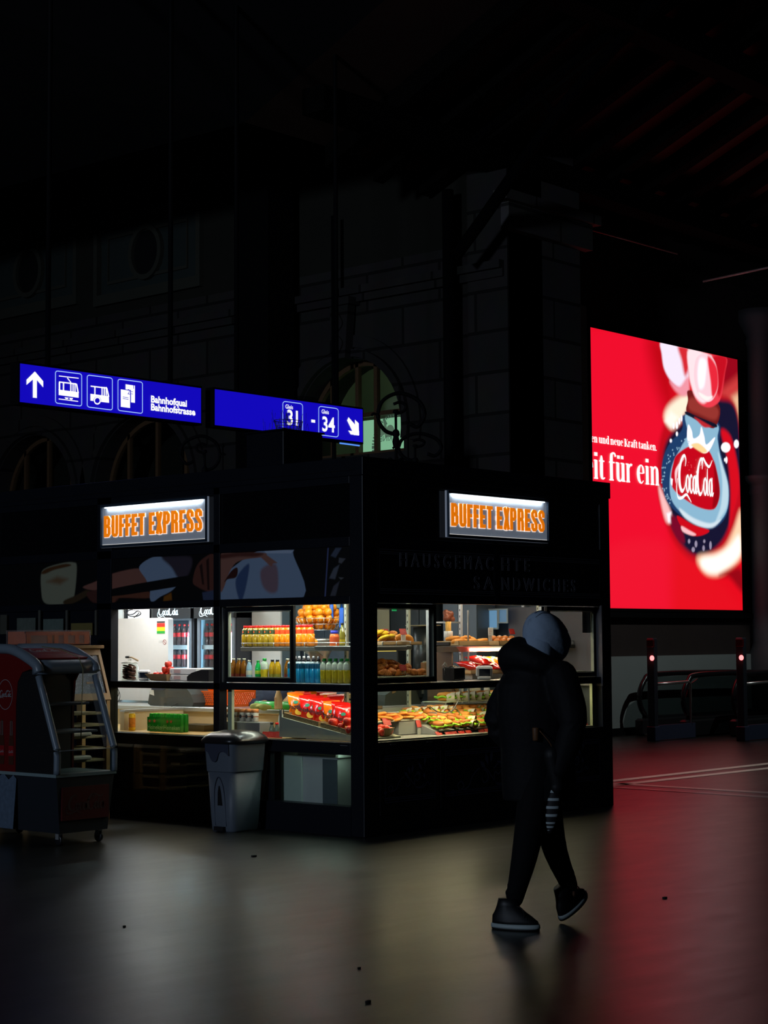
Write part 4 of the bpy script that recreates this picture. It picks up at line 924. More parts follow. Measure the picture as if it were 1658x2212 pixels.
def wshelf(name_, lab, x0, y0, x1, y1, z, rail=None, tube=False):
    t = thing('steel_shelf', lab, 'shelf', (x0,y0,z)); W_, D_ = x1-x0, y1-y0
    MB().cbox((W_/2,D_/2,-.018),(W_,D_,.036),.004).build('board', mat('dark shelf steel', (.17,.17,.15), .4, .6, var=.15), t)
    if rail == 'w': MB().tube([(.01,.0,.035),(.01,D_,.035)], .003, 6).build('rail', STEEL, t)
    if rail == 's':
        MB().tube([(0,.01,.035),(W_,.01,.035)], .003, 6).build('rail', STEEL, t)
    mb = MB(); 
    for k in range(5):
        f = .02+.96*k/4; p = (.01, D_*f) if rail == 'w' else (W_*f, .01); mb.tube([(p[0],p[1],0),(p[0],p[1],.038)], .004, 6)
    stuff(mb.build('rail_pins', STEEL, t)); return t
wshelf('', 'steel shelf with a front rail carrying the orange juice bottles', .34, .22, .80, 1.80, 1.545, 'w')
upright(.82, yat(748,.82), 'slotted upright at the right end of the juice shelf'); upright(.82, 1.62, 'slotted upright at the left end of the juice shelf')
s1 = wshelf('', 'steel shelf holding the danish pastries in the left small window', .2, .30, xat(890,.30), .75, 1.552, 's')
MB().box(.0,.55,.0,.02,-.05,-.036).build('lit_strip', mat('lit yellow strip', (1,.9,.4), .5, emit=(1,.75,.15), es=.8, var=0), s1)
upright(xat(882,.77), .77, 'slotted upright in the left small window'); 
xs0, xs1 = xat(985,.5), xat(1130,.5)
t = thing('lit_shelf', 'steel shelf with a warm light tube under the wooden trays', 'shelf', (xs0,.50,1.535))
MB().add([(0,0,0),(xs1-xs0,0,0),(xs1-xs0,.42,0),(0,.42,0),(.12,.05,-.05),(xs1-xs0,.05,-.05),(xs1-xs0,.38,-.05),(.12,.38,-.05)], [(0,1,2,3),(7,6,5,4),(0,4,5,1),(1,5,6,2),(2,6,7,3),(3,7,4,0)]).build('board', STEEL, t)
MB().tube([(.24,.03,-.03),(xs1-xs0-.04,.03,-.03)], .013, 8).build('light_tube', mat('lit warm tube', (1,1,1), .5, emit=(1,.86,.62), es=9, var=0), t)
light('tube_glow', 'AREA', ((xs1-xs0)/2+.1,.03,-.05), 3.2, (1,.78,.5), size=.6, sizey=.03, parent=t)
upright(xat(995,.95), .95, 'pale slotted upright left of the wooden pastry trays', m=mat('bright upright', (.6,.63,.66), .4, .3))
upright(xat(1131,.95), .95, 'slotted upright just left of the grey hood', m=mat('bright upright')); upright(min(3.2,xat(1240,.6)), .6, 'slotted upright in the right end window', h=1.55, z=.775)
simple('slim_pole', 'thin steel pole at the left of the lit pastry shelf', 'pole', [(-.006,.006,-.006,.006,0,.85)], STEEL, (xat(1011,.55),.55,1.02))
wshelf('', 'short steel shelf with rolls in the right end window', xat(1222,.3), .30, xat(1256,.3), .62, 1.545, 's')
# warm lamps in the display
for x, y, z, e, lab in ((.5,.17,1.19,1.3,'warm strip light over the bread display'),(1.35,.17,1.19,1.8,'warm strip light over the sandwiches'),(3.0,.17,1.19,.5,'warm strip light at the right end of the display')):
    t = thing('strip_light', lab, 'lamp', (x,y+.03,z+.004)); MB().cbox((0,0,.0),(.7 if x < 3 else .4,.025,.012),.002).build('tube', mat('lit warm tube'), t)
    light('strip_glow', 'AREA', (0,0,-.01), e*3.6, (1,.80,.48), size=.68, sizey=.03, parent=t)
t = thing('strip_light', 'strip light over the crisps and cups in the left display', 'lamp', (.18,.9,1.192)); MB().cbox((0,0,0),(.025,1.3,.012),.002).build('tube', mat('lit cool tube', (1,1,1), .5, emit=(.9,1,.85), es=4, var=0), t)
light('strip_glow', 'AREA', (0,0,-.01), 3.4, (.95,1,.82), size=.03, sizey=1.2, parent=t)
t = thing('strip_light', 'strip light over the shelf with the beer cans', 'lamp', (.18,2.5,1.192)); MB().cbox((0,0,0),(.025,1.1,.012),.002).build('tube', mat('lit cool tube'), t)
light('strip_glow', 'AREA', (0,0,-.01), 2.6, (1,.84,.46), size=.03, sizey=1.0, parent=t)
t = thing('strip_light', 'greenish strip light under the counter near the corner', 'lamp', (.20,.62,.70)); MB().cbox((0,0,0),(.025,.6,.012),.002).build('tube', mat('lit cool tube'), t)
light('strip_glow', 'AREA', (0,0,-.01), .6, (.6,1,.78), size=.03, sizey=.6, parent=t)
for x, y, sx_, sy_, e, c, lab in ((.14,.93,.02,1.4,9,(.92,1,.95),'added hidden strip light along the top of the drinks window'),(.14,2.5,.02,1.2,11,(1,.93,.88),'added strip light along the top of the till window'),(.55,.14,.7,.02,2.2,(1,.9,.65),'added strip light along the top of the croissant window'),(1.8,.14,1.3,.02,2.8,(1,.86,.62),'added strip light along the top of the open serving window')):  # unseen strips added behind the window head beams to brighten the stock
    t = thing('strip_light', lab, 'lamp', (x,y,1.945)); MB().cbox((0,0,0),(sx_,sy_,.012),.002).build('tube', mat('lit cool tube'), t)
    lo2 = light('strip_glow', 'AREA', (0,0,-.01), e, c, target=((x+.5,y,1.4) if sx_ < .1 else (x,y+.5,1.4)), size=.03, sizey=max(sx_,sy_), parent=t)
    lo2.rotation_euler = (0,-.6,0) if sx_ < .1 else (.6,0,0)
    if sx_ > .1: lo2.data.size = sx_; lo2.data.size_y = .03
# ---- refrigerators
BLUEW = mat('fridge liner', (.42,.70,.86), .4, var=.04)
def cola():
    t = thing('cola_bottle', 'x', 'bottle'); h = .235
    MB().lathe([(.026,0),(.031,.01),(.031,.05),(.027,.075),(.031,.10),(.031,.14),(.024,.175),(.013,.205),(.013,.215)], 10).build('bottle', mat('dark cola', (.035,.012,.012), .1, var=0, coat=.6), t)
    MB().lathe([(.0318,.098),(.0318,.142)], 10, cap=False).build('label', mat('red cola label', lin(190,20,30), .4, var=.05), t)
    MB().lathe([(.015,.212),(.015,.235)], 8).build('cap', mat('red cap', lin(205,18,20), .4, var=0), t); return t
COLA = cola(); used = [False]
def fridge(px0, px1, label, side, n):
    x = 1.9; y0, y1 = yat(px1, x), yat(px0, x); W_ = y1-y0
    t = thing('drinks_fridge', label, 'fridge', (x, y0, .05), 0, 'glass door cola fridges')
    DG = mat('dark grey fridge', (.035,.04,.05), .4)
    MB().box(.04,.58,0,.03,0,1.93).box(.04,.58,W_-.03,W_,0,1.93).box(.55,.58,0,W_,0,1.93).box(.04,.58,0,W_,0,.5).box(.04,.58,0,W_,1.79,1.93).build('cabinet', DG, t)
    MB().box(.53,.549,.03,W_-.03,.5,1.79).box(.06,.53,.031,.036,.5,1.79).box(.06,.53,W_-.036,W_-.031,.5,1.79).build('liner', BLUEW, t)
    MB().at(FLeft(W_-.02,.5,.02)).ribbon([(.02,.02),(W_-.06,.02),(W_-.06,1.28),(.02,1.28)], .045, -.02, .0, closed=True).build('door', mat('grey door frame', (.20,.22,.25), .4, .3), t)
    MB().box(-.012,.03,0,W_,1.79,1.93).build('header', DARKP, t)
    lm = MB(); logo(lm, FLeft(W_*.86, 1.825, -.014), W_*.56); lm.build('header_logo', mat('lit logo white', (.8,.9,.95), .5, emit=(.62,.82,.9), es=.75, var=0), t)
    MB().box(.03,.034,.04,W_-.04,.52,1.77).build('door_pane', GL, t)
    for z in (.78, 1.02, 1.265, 1.50):
        if z in (1.265, 1.50): MB().box(.08,.52,.035,W_-.035,z-.02,z).box(.07,.08,.035,W_-.035,z-.035,z+.01).build('rack', mat('pale rack', (.5,.6,.66), .4), t)
    MB().tube([(.055,.10,.55),(.055,.10,1.60)], .013, 8).build('light_tube', mat('lit cold tube', (1,1,1), .5, emit=(.66,.84,1), es=14, var=0), t)
    for zl in (1.62, 1.40, 1.12):
        lf = light('fridge_glow', 'POINT', (.085,.13,zl), 8, (.50,.80,1), parent=t); lf.data.shadow_soft_size = .03
    for zi, z in enumerate((1.50, 1.265)):
        for k in range(7):
            loc = (x+.12, y0+.085+k*(W_-.15)/6, .05+z)
            lab = '%s cola bottle from the right, %s visible shelf of the %s fridge' % (ORD[k], ['upper','lower'][zi], side)
            if not used[0]: COLA.location = loc; COLA['label'] = lab; COLA['group'] = 'cola bottles in the fridges'; used[0] = True
            else: dup(COLA, loc, label=lab, group='cola bottles in the fridges')
fridge(330, 413, 'left glass door cola fridge, half hidden by the white cabinet', 'left', 0)
fridge(420, 506, 'right glass door cola fridge with a bright blue tube', 'right', 1)
wc = thing('partition_board', 'tall white panel with small stickers behind the till', 'cabinet', (1.62, yat(363,1.62), .98))
yy = lambda px: yat(px,1.62)-wc.location[1]; zz = lambda py: zat(350,py,x=1.62)-.98
y1 = yat(238,1.62)-yat(363,1.62); MB().at(FLeft(y1,0,.0)).prism([(0,0),(y1,0),(y1,zz(1338)),(y1-.012,zz(1335.5)),(y1-.04,zz(1334.5)),(0,zz(1334.5))], -.07, 0).build('body', WHITE, wc)
for a, b, m_, nm in ((1342,1345,DARKP,'sticker_heading'),(1346,1354.5,mat('red sticker', lin(225,40,25), .5),'sticker_red_band'),(1354.5,1363,mat('yellow sticker', lin(240,200,30), .5),'sticker_yellow_band'),(1363,1368.5,mat('green sticker', lin(30,160,50), .5),'sticker_green_band')):
    MB().box(-.003,0,yy(356),yy(339),zz(b),zz(a)).build(nm, m_, wc)
MB().at(FLeft(yy(355.5),zz(1387),-.002)).ribbon(arc(0,0,.024,.024,0,345,20), .005, closed=True).ribbon([(-.017,.017),(.017,-.017)], .005).build('no_smoking_ring', mat('red ring', lin(150,40,40), .5), wc)
MB().at(FLeft(yy(349),zz(1387),-.002)).ribbon([(-.045,.014),(.02,.014)],.002).ribbon([(-.045,.004),(.02,.004)],.002).ribbon([(-.045,-.006),(.01,-.006)],.002).build('no_smoking_lines', mat('grey print', (.45,.42,.4), .6), wc)
# back wall things
def flat(name, lab, cat_, x, pxa, pxb, pya, pyb, m, th=.012, mframe=None):
    ya, yb = yat(pxb,x), yat(pxa,x); za, zb = zat((pxa+pxb)/2,pyb,x=x), zat((pxa+pxb)/2,pya,x=x); t = thing(name, lab, cat_, (x,ya,za))
    MB().box(0,th,0,yb-ya,0,zb-za).build('panel', m, t)
    if mframe: MB().at(FLeft(yb-ya,0,0)).ribbon([(0,0),(yb-ya,0),(yb-ya,zb-za),(0,zb-za)], .02, 0, .012, closed=True).build('frame', mframe, t)
    return t
GBL = mat('blue grey cabinet', (.27,.36,.40), .4, .25, var=.1, scale=1.5)
def cabinet(x, pxa, pxb, lab, seams, m=GBL, z0=.05, z1=2.3):
    ya, yb = yat(pxb,x), yat(pxa,x); t = thing('tall_cabinet', lab, 'cabinet', (x,ya,z0)); MB().box(.02,.3,0,yb-ya,0,z1-z0).build('body', m, t)
    e = [0]+[yat(p,x)-ya for p in sorted(seams, reverse=True)]+[yb-ya]
    for a, b in zip(e, e[1:]):
        d = MB().box(0,.02,a+.004,b-.004,.05,z1-z0-.02).build('door', m, t, bevel=.003)
        MB().box(-.02,0,b-.06,b-.045,1.0,1.2).build('handle', STEEL, d)
cabinet(2.24, 532, 604, 'pale blue grey cabinet with two tall doors behind the juice shelf', (568,))
cabinet(2.6, 606, 745, 'dark blue grey cabinets behind the orange basket', (622,700), mat('dark blue cabinet', (.10,.14,.18), .4, .3, var=.15))
flat('lit_hatch', 'pale lit strip window above the orange basket', 'window', 2.585, 634, 734, 1303, 1314, mat('pale hatch', (.50,.72,.74), .4), .01)
flat('notice', 'framed white notice beside the right cola fridge', 'notice', 2.12, 500, 519, 1320, 1355, PAPER, .01, mat('grey blue frame', (.3,.38,.42), .4))
simple('wall_board', 'off white board beside the right fridge', 'board', [(0,.02,0,.42,0,2.3)], OFFW, (2.135,3.08,.05))
p = at(300,1323,1,5.0); t = thing('small_window', 'bright small window high in the back left corner of the kiosk', 'window', (p.x-.20,4.98,p.z-.14))
MB().box(0,.36,0,.03,0,.32).build('frame', DARKP, t); MB().box(.03,.33,-.004,.0,.02,.30).build('lit_pane', mat('lit daylight pane', (.9,.9,.9), .5, emit=(.95,.96,1), es=.9, var=0), t)
o = MB().tube(cat([(0,0,0),(0,-.06,-.035),(.0,-.14,-.03),(0,-.20,-.0),(.01,-.23,-.03),(.01,-.16,-.055),(.01,-.06,-.045),(.02,-.02,-.01),(.02,-.10,.01),(.02,-.19,-.02),(.02,-.12,-.065)],6), .005, 6).build('cable_coil', DARKP); o.location = (.14,3.17,1.89); tag(o, 'black cable coil in the upper left corner of the till window', 'cable')
# ================================================================== bottles and jars in the drinks window
def bottle(nm, prof, m_body, capz, m_cap, caps, lab=None, m_lab=None, seg=14):
    t = thing(nm, 'x', 'bottle'); MB().lathe(prof, seg).build('bottle', m_body, t); r0, r1, z0, z1 = caps
    MB().lathe([(r0,z0),(r1,z1)], 12).build('cap', m_cap, t)
    if lab: MB().lathe(lab, seg, cap=False).build('label', m_lab, t)
    return t
def place(src, locs, labs, group):
    for i, (l, s) in enumerate(zip(locs, labs)):
        if i == 0: src.location = l; src['label'] = s; src['group'] = group
        else: dup(src, l, label=s, group=group)
OJ = mat('orange juice', lin(255,140,14), .18, var=.04, coat=.5); OJL = mat('orange red juice label', lin(240,80,30), .35, var=.15, scale=40)
YJ = mat('yellow juice', lin(176,140,30), .18, var=.08, coat=.5); YJL = mat('green juice label', lin(60,76,44), .4, var=.2, scale=40); RCAP = mat('bright red cap', lin(235,18,16), .35, var=0)
jp = [(.024,0),(.034,.008),(.036,.05),(.036,.105),(.031,.112)]; 
def juice(nm, m, ml): 
    t = bottle(nm, jp, m, 0, RCAP, (.019,.019,.170,.19))
    MB().lathe([(.0305,.110),(.0305,.150)], 14, cap=False).build('label', ml, t); MB().lathe([(.030,.111),(.030,.150),(.018,.165),(.018,.171)], 14).build('neck', m, t); return t
xj = .40; yl = lambda px, x: yat(px, x)
pj = [530+k*11.75 for k in range(13)]
YB_, OB_ = juice('juice_bottle', YJ, YJL), juice('juice_bottle', OJ, OJL)
place(YB_, [(xj, yl(p,xj), 1.547) for p in pj[:6]], ['yellow juice bottle with red cap, %s from the left on the juice shelf' % ORD[k] for k in range(6)], 'yellow juice bottles on the steel shelf')
place(OB_, [(xj, yl(p,xj), 1.547) for p in pj[6:]], ['orange juice bottle with red cap, %s orange one from the left' % ORD[k] for k in range(7)], 'orange juice bottles on the steel shelf')
dot = MB().at(FLeft(0,.132,-.0312)).poly(arc(0,0,.009,.009,0,330,11))
o = dot.build('label_dot', mat('orange dot', lin(235,90,30), .4), YB_)
for q in [c for c in COL.objects if c.name.startswith('juice_bottle') and c is not YB_ and c.get('group') == YB_['group']]:
    d = o.copy(); COL.objects.link(d); d.parent = q
place_back = [(xj+.085, yl(p,xj+.085), 1.547) for p in [534+k*11.75 for k in range(12)]]
for k, l in enumerate(place_back): dup(YB_ if k < 6 else OB_, l, label='%s juice bottle, %s from the left in the second row' % (('yellow','orange')[k>=6], ORD[k]), group='second row of juice bottles')
xf = .235
BLU = mat('blue sport drink', lin(30,180,230), .25, var=.04, coat=.4); BLD = mat('dark blue label', lin(20,100,130), .4, var=.5, scale=60)
WCP = mat('white sport cap', (.8,.75,.74), .4)
t = bottle('sport_drink_bottle', [(.026,0),(.031,.008),(.031,.125),(.030,.128)], BLU, 0, WCP, (.014,.010,.20,.228), [(.0314,.122),(.0314,.165)], BLD)
MB().lathe([(.030,.126),(.030,.165),(.022,.178),(.016,.183)], 14).build('shoulder', mat('clear plastic', (.55,.66,.68), .2, var=.02), t); MB().lathe([(.0165,.182),(.0165,.202)], 12).build('collar', DARKP, t)
pb = [628,637,646,656,666,677,688]
place(t, [(xf, yl(p,xf), 1.238) for p in pb], ['blue sport drink bottle with white cap, %s from the left in the drinks window' % ORD[k] for k in range(7)], 'blue sport drink bottles')
GRN = mat('pale green gold drink', lin(222,194,40), .15, var=.25, scale=25, coat=.5); GLB = mat('white green fruit label', (.60,.68,.50), .45, var=.5, scale=45); GCP = mat('green cap', lin(28,170,60), .35, var=0)
t = bottle('apple_drink_bottle', [(.028,0),(.036,.01),(.034,.05),(.036,.10),(.036,.13)], GRN, 0, GCP, (.018,.018,.186,.208), [(.0366,.112),(.0366,.148),(.032,.165)], GLB)
MB().lathe([(.0355,.13),(.0355,.148),(.03,.168),(.017,.182),(.017,.187)], 14).build('shoulder', mat('pale green plastic', (.55,.72,.5), .2, var=.02), t)
pg = [700,712.4,724.8,737.2,749.6]
place(t, [(xf, yl(p,xf), 1.238) for p in pg], ['gold green drink bottle with green cap, %s from the left beside the corner post' % ORD[k] for k in range(5)], 'green capped drink bottles')
dup(t, (xf+.05, yl(571,xf+.05), 1.238), label='single green capped bottle with white leafy label in the sliding window', group='mixed bottles in the sliding window')
TEA = mat('brown iced tea', lin(150,92,24), .12, var=.2, coat=.5); TL = mat('red brown tea label', lin(140,50,30), .4, var=.2); PCP = mat('pale cap', (.66,.60,.44), .4)
t = bottle('tea_bottle', [(.026,0),(.031,.008),(.031,.12),(.028,.15),(.014,.185),(.014,.192)], TEA, 0, PCP, (.0155,.0155,.190,.207), [(.0315,.02),(.0315,.07)], TL)
xt = .30; place(t, [(xt, yl(p,xt), 1.238) for p in (504,516,527)], ['brown iced tea bottle with pale cap, %s from the left in the sliding window' % ORD[k] for k in range(3)], 'iced tea bottles')
dup(t, (xt, yl(621,xt), 1.238), label='brown iced tea bottle half hidden beside the blue sport drinks', group='iced tea bottles')
t = bottle('water_bottle', [(.025,0),(.028,.008),(.028,.11),(.024,.14),(.013,.17),(.013,.178)], mat('pale blue bottle', (.35,.55,.62), .12, var=.02, coat=.5), 0, PCP, (.0145,.0145,.176,.192), [(.0285,.06),(.0285,.10)], mat('cream label', (.72,.68,.5), .5)); place(t, [(xt, yl(538,xt), 1.238)], ['small pale blue bottle with cream label beside the iced teas'], 'mixed bottles in the sliding window')
t = bottle('lime_bottle', [(.024,0),(.028,.008),(.028,.11),(.024,.14),(.013,.168),(.013,.176)], mat('bright green bottle', lin(30,190,80), .12, var=.05, coat=.5), 0, GCP, (.0145,.0145,.174,.190), [(.0285,.07),(.0285,.10)], mat('lime label', lin(190,220,60), .5)); place(t, [(xt, yl(557,xt), 1.238)], ['bright green lemonade bottle in the sliding window'], 'mixed bottles in the sliding window')
t = bottle('yellow_drink_bottle', [(.028,0),(.033,.008),(.033,.12),(.027,.15),(.015,.176),(.015,.182)], mat('golden drink', lin(206,160,30), .12, var=.12, coat=.5), 0, DARKP, (.0165,.0165,.180,.197), [(.0335,.03),(.0335,.07)], mat('olive label', lin(150,140,40), .45, var=.2))
place(t, [(xt, yl(588,xt), 1.238),(xt, yl(599,xt), 1.238)], ['golden drink bottle with black cap, left of the pair by the sliding frame','golden drink bottle with black cap, right of the pair by the sliding frame'], 'golden drink bottles')
# jar with blue lid, oil bottle
t = thing('mayonnaise_jar', 'orange jar with a blue lid at the right end of the juice shelf', 'jar', (.43, yat(722,.43), 1.547))
MB().lathe([(.036,0),(.042,.008),(.042,.085),(.036,.105),(.031,.112)], 16).build('jar', mat('orange sauce', lin(240,110,40), .25), t); MB().lathe([(.0425,.02),(.0425,.08)], 16, cap=False).build('label', mat('dark orange label', lin(196,78,30), .4, var=.15), t); MB().lathe([(.034,.110),(.034,.137)], 16).build('lid', mat('blue lid', lin(40,50,170), .35), t)
t = bottle('oil_bottle', [(.022,0),(.026,.008),(.026,.10),(.02,.14),(.012,.165),(.012,.19)], mat('olive oil', lin(130,125,50), .12, coat=.5), 0, DARKP, (.014,.014,.188,.205), [(.0265,.02),(.0265,.06)], mat('yellow label', lin(190,170,30), .45)); place(t, [(.56, yat(739,.56), 1.547)], ['slim olive oil bottle behind the jar with the blue lid'], None)

# juicer with the wire basket of oranges
yj = yat(684,.95); t = thing('citrus_juicer', 'steel citrus juicer under the basket of oranges', 'juicer', (.98,yj,1.0))
MB().lathe([(.10,0),(.10,.30),(.07,.36),(.09,.46),(.17,.60),(.17,.61),(.08,.62)], 20).build('body', STEEL, t); MB().at(T((-.09,0,.50)) @ RY(.5)).box(-.06,.06,-.09,.09,-.01,.0).build('chute', STEEL, t)
MB().tube([(-.10,.08,.62),(-.14,.05,.45),(-.12,.0,.30)], .008, 6).build('pipe', STEEL, t)
zb = zat(684,1361,x=.95); bkt = thing('wire_basket', 'round chrome wire basket heaped with oranges', 'basket', (.98,yj,zb))
wirebasket(bkt, .165,.165,.228,.228,.105,26,2, .0028, mat('chrome wire', (.7,.7,.68), .2, 1, var=0))
ORM = [mat('orange peel %d' % k, c, .38, var=.1, scale=30, bump=.15) for k, c in enumerate((lin(245,140,14), lin(238,122,14), lin(250,158,24)))]
og = thing('orange', 'x', 'orange'); MB().ball((0,0,0), .039, 16, sz=.95).build('fruit', ORM[0], og); MB().lathe([(.004,.0335),(.002,.036)], 6).build('stem_button', mat('green stem', (.15,.2,.05), .6), og)
ol = []
for lay, (zz_, rr, n) in enumerate(((.035,.105,8),(.035,.03,2),(.095,.155,12),(.095,.08,6),(.155,.15,11),(.155,.07,5),(.205,.075,6),(.212,.0,1),(.20,.14,4))):
    for k in range(n):
        a = 2*PI*k/n+lay*.4; ol.append((lay, k, (.98+rr*1.1*math.cos(a)+rnd.uniform(-.006,.006), yj+rr*1.1*math.sin(a)+rnd.uniform(-.006,.006), zb+zz_+rnd.uniform(-.006,.008))))
lname = ['bottom','bottom','middle','middle','rim','rim','top','very top','upper outer']
for lv in (('bottom',(0,1)),('middle',(2,3)),('rim level',(4,5)),('top',(6,7,8))):
    L_ = [q for q in ol if q[0] in lv[1]]; L_.sort(key=lambda q: (q[2]-CAM if isinstance(q[2], Vector) else Vector(q[2])-CAM).dot(Rt))
    for i, q in enumerate(L_):
        lab = 'orange in the wire basket, %s from the left in the %s layer' % (ORD[i], lv[0]); g = 'oranges in the wire basket'; rot = (rnd.uniform(0,6), rnd.uniform(0,6), rnd.uniform(0,6))
        if og['label'] == 'x': og.location = q[2]; og['label'] = lab; og['group'] = g
        else:
            d = dup(og, q[2], label=lab, group=g, rot=rot, scale=rnd.uniform(.93,1.07))
for n, (x, px, z) in enumerate(((.62,677,1.58),(.60,672,1.58))):
    dup(og, (x, yat(px,x), z+.0), label=['orange lying under the basket on the juice shelf','second orange under the basket, closer to the juice bottles'][n], group='loose oranges on the juice shelf')
hg = thing('blue_hanging_tool', 'blue plastic tool hanging from the ceiling right of the oranges', 'utensil', (.9, yat(738,.9), 1.72))
MB().cbox((0,0,.08),(.02,.05,.18),.006).build('blade', mat('blue plastic', lin(20,90,190), .3), hg); MB().tube([(0,0,.17),(0,0,.3),(0,.04,.34),(0,.1,.32)], .009, 6).build('handle', mat('blue plastic'), hg); MB().tube([(0,.0,.3),(0,0,.70)], .002, 4).build('cord', DARKP, hg)
dup(hg, (.95, yat(716,.95), 1.80), label='second blue tool hanging behind the top oranges', scale=.8)
# ================================================================== till ledge
jx = .26; jy = yat(280,jx); jar = thing('cookie_jar', 'glass jar of brown cookies with tongs on its lid', 'jar', (jx,jy,1.238))
MB().lathe([(.07,.0),(.083,.012),(.083,.125),(.066,.15),(.07,.157)], 20, cap=False).build('glass', GLC, jar); MB().lathe([(.07,0),(.078,.004)], 20).build('base', mat('thick glass base', (.5,.6,.55), .1), jar)
MB().lathe([(.078,.158),(.08,.166),(.03,.175),(.012,.18),(.018,.197),(.001,.2)], 20).build('lid', mat('pale glass lid', (.62,.62,.56), .12, var=.02), jar)
ckm = mat('chocolate cookie', (.11,.035,.018), .8, var=.45, scale=60, bump=.6); cks = thing('cookie', 'x', 'cookie'); MB().lathe([(.030,0),(.042,.006),(.036,.013),(.001,.015)], 14).build('biscuit', ckm, cks)
first = True
for col in range(2):
    for k in range(8):
        loc = (jx-.005, jy+(.038 if col == 0 else -.038), 1.248+k*.0165); lab = 'brown cookie in the glass jar, %s from the bottom of the %s stack' % (ORD[k], ['left','right'][col]); rot = (rnd.uniform(-.25,.25)+.2, rnd.uniform(-.2,.2), 0)
        if first: cks.location = loc; cks['label'] = lab; cks['group'] = 'cookies in the jar'; cks.rotation_euler = rot; first = False
        else: dup(cks, loc, label=lab, group='cookies in the jar', rot=rot)
tg = thing('tongs', 'wooden handled tongs resting on the cookie jar lid', 'tongs', (jx,jy,1.44)); MB().tube([(0,.02,.012),(0,-.03,.012),(0,-.12,-.018)], [.008,.008,.009], 8).build('handle', mat('tan handle', (.42,.30,.16), .5), tg); MB().cbox((0,.03,.014),(.03,.045,.022),.006).build('head', DARKP, tg)
def terminal(loc, rz, lab, s=1):
    t = thing('card_terminal', lab, 'card terminal', loc, rz, None); t.scale = (s,)*3
    MB().at(T((-.02,0,.055))@RY(-.3)).cbox((.03,0,.0),(.05,.13,.085),.012).build('screen_housing', mat('light grey plastic', (.50,.50,.50), .35), t); MB().at(T((-.02,0,.055))@RY(-.3)).cbox((.003,0,.0),(.004,.085,.06),.001).build('screen', mat('dark screen', (.01,.015,.03), .1), t); MB().cbox((.02,0,.012),(.11,.10,.024),.006).build('base', mat('light grey plastic'), t); return t
terminal((.22, yat(312,.22), 1.238), .55, 'small grey card terminal beside the cookie jar', .9)
MB_ = MB()
ct = thing('fruit_tray', 'open cardboard tray of apples on the till ledge', 'tray', (.30, (yat(338,.30)+yat(380,.30))/2, 1.238)); w2 = abs(yat(338,.30)-yat(380,.30))/2
MB().add([(-.09,-w2*.8,0),(.09,-w2*.8,0),(.09,w2*.8,0),(-.09,w2*.8,0),(-.12,-w2-.0,.062),(.12,-w2,.062),(.12,w2+.03,.062),(-.12,w2+.03,.062)], [(0,3,2,1),(0,1,5,4),(1,2,6,5),(2,3,7,6),(3,0,4,7)]).build('tray', CARD, ct)
APM = mat('red apple', lin(190,50,34), .3, var=.4, scale=12); ap = thing('apple', 'x', 'apple')
MB().lathe([(.001,-.028),(.014,-.032),(.03,-.018),(.037,.004),(.032,.024),(.016,.032),(.004,.026)], 14).build('fruit', APM, ap); MB().tube([(0,0,.024),(.004,0,.045)], .0016, 5).build('stem', mat('brown stem', (.12,.07,.03), .7), ap)
cy_ = ct.location[1]
al = [(.27,cy_+.10,1.285),(.28,cy_+.03,1.287),(.29,cy_-.05,1.285),(.28,cy_-.12,1.287),(.29,cy_+.0,1.338),(.29,cy_-.075,1.335),(.30,cy_-.03,1.385),(.36,cy_+.05,1.29)]
place(ap, al, ['red apple in the cardboard tray, %s' % s for s in ('leftmost in front','second from the left in front','third from the left in front','rightmost in front','on the second layer at the left','on the second layer at the right','topmost of the heap','at the back left')], 'apples in the cardboard tray')
for k in range(2):
    o = thing('takeaway_box', ['lower of two white printed boxes beside the apple tray','upper of two white printed boxes beside the apple tray'][k], 'box', (.34, yat(412,.34), 1.238+k*.058), 0, 'white boxes on the till ledge')
    MB().cbox((0,0,.028),(.2,.36,.055),.004).build('box', PAPER, o); MB().at(FLeft(.12,.014,-.102)).prism([(0,0),(.09,0),(.09,.03),(0,.03)],-.001,.0).build('faded_print', mat('pink print', (.62,.40,.38), .6), o); MB().at(FLeft(.155,.028,-.102)).ribbon(arc(0,0,.008,.008,0,340,12),.003,closed=True).build('round_mark', mat('blue print', lin(60,80,150), .5), o)
o = thing('till_cover', 'black hooded till screen at the right of the till ledge', 'till', (.27, yat(440,.27), 1.238)); MB().at(FLeft(.15,0,-.07)).prism([(0,0),(.29,0),(.29,.105),(.19,.105),(.06,.075),(0,.04)],-.16,0).build('hood', DARKP, o)
# below the till: dark register, orange crate, beer pack, yellow can
yr = yat(392,1.22,1510); t = thing('cash_register', 'dark grey cash register back with cables on the worktop', 'cash register', (1.25,yr,.9585))
MB().at(FLeft(.36,0,-.16)).prism([(0,.02),(.04,.0),(.66,.0),(.68,.04),(.64,.12),(.56,.20),(.10,.20),(.03,.14)],-.26,0).build('housing', mat('dark grey housing', (.055,.06,.055), .5, var=.3), t)
MB().at(FLeft(.33,.115,-.163)).prism([(0,0),(.07,-.015),(.06,.04),(.01,.045)],-.002,0).build('sticker', PAPER, t); MB().tube([(-.17,.1,.03),(-.2,.06,-.02),(-.2,.0,-.03),(-.19,-.05,.01),(-.17,-.1,.03)], .004, 6).build('cable', DARKP, t)
MB().at(FLeft(.3,.16,-.17)).prism([(0,0),(.2,0),(.2,.06),(.03,.06)],-.02,0).build('display_back', mat('navy plastic', (.04,.045,.09), .4), t)
CRO = mat('orange crate plastic', lin(235,100,20), .4, var=.1)
yc_ = yat(460,1.35,1510); cr = thing('bread_crate', 'orange plastic crate with lattice sides behind the register', 'crate', (1.43,yc_-.05,.9585))
W_, H_ = .56, .19
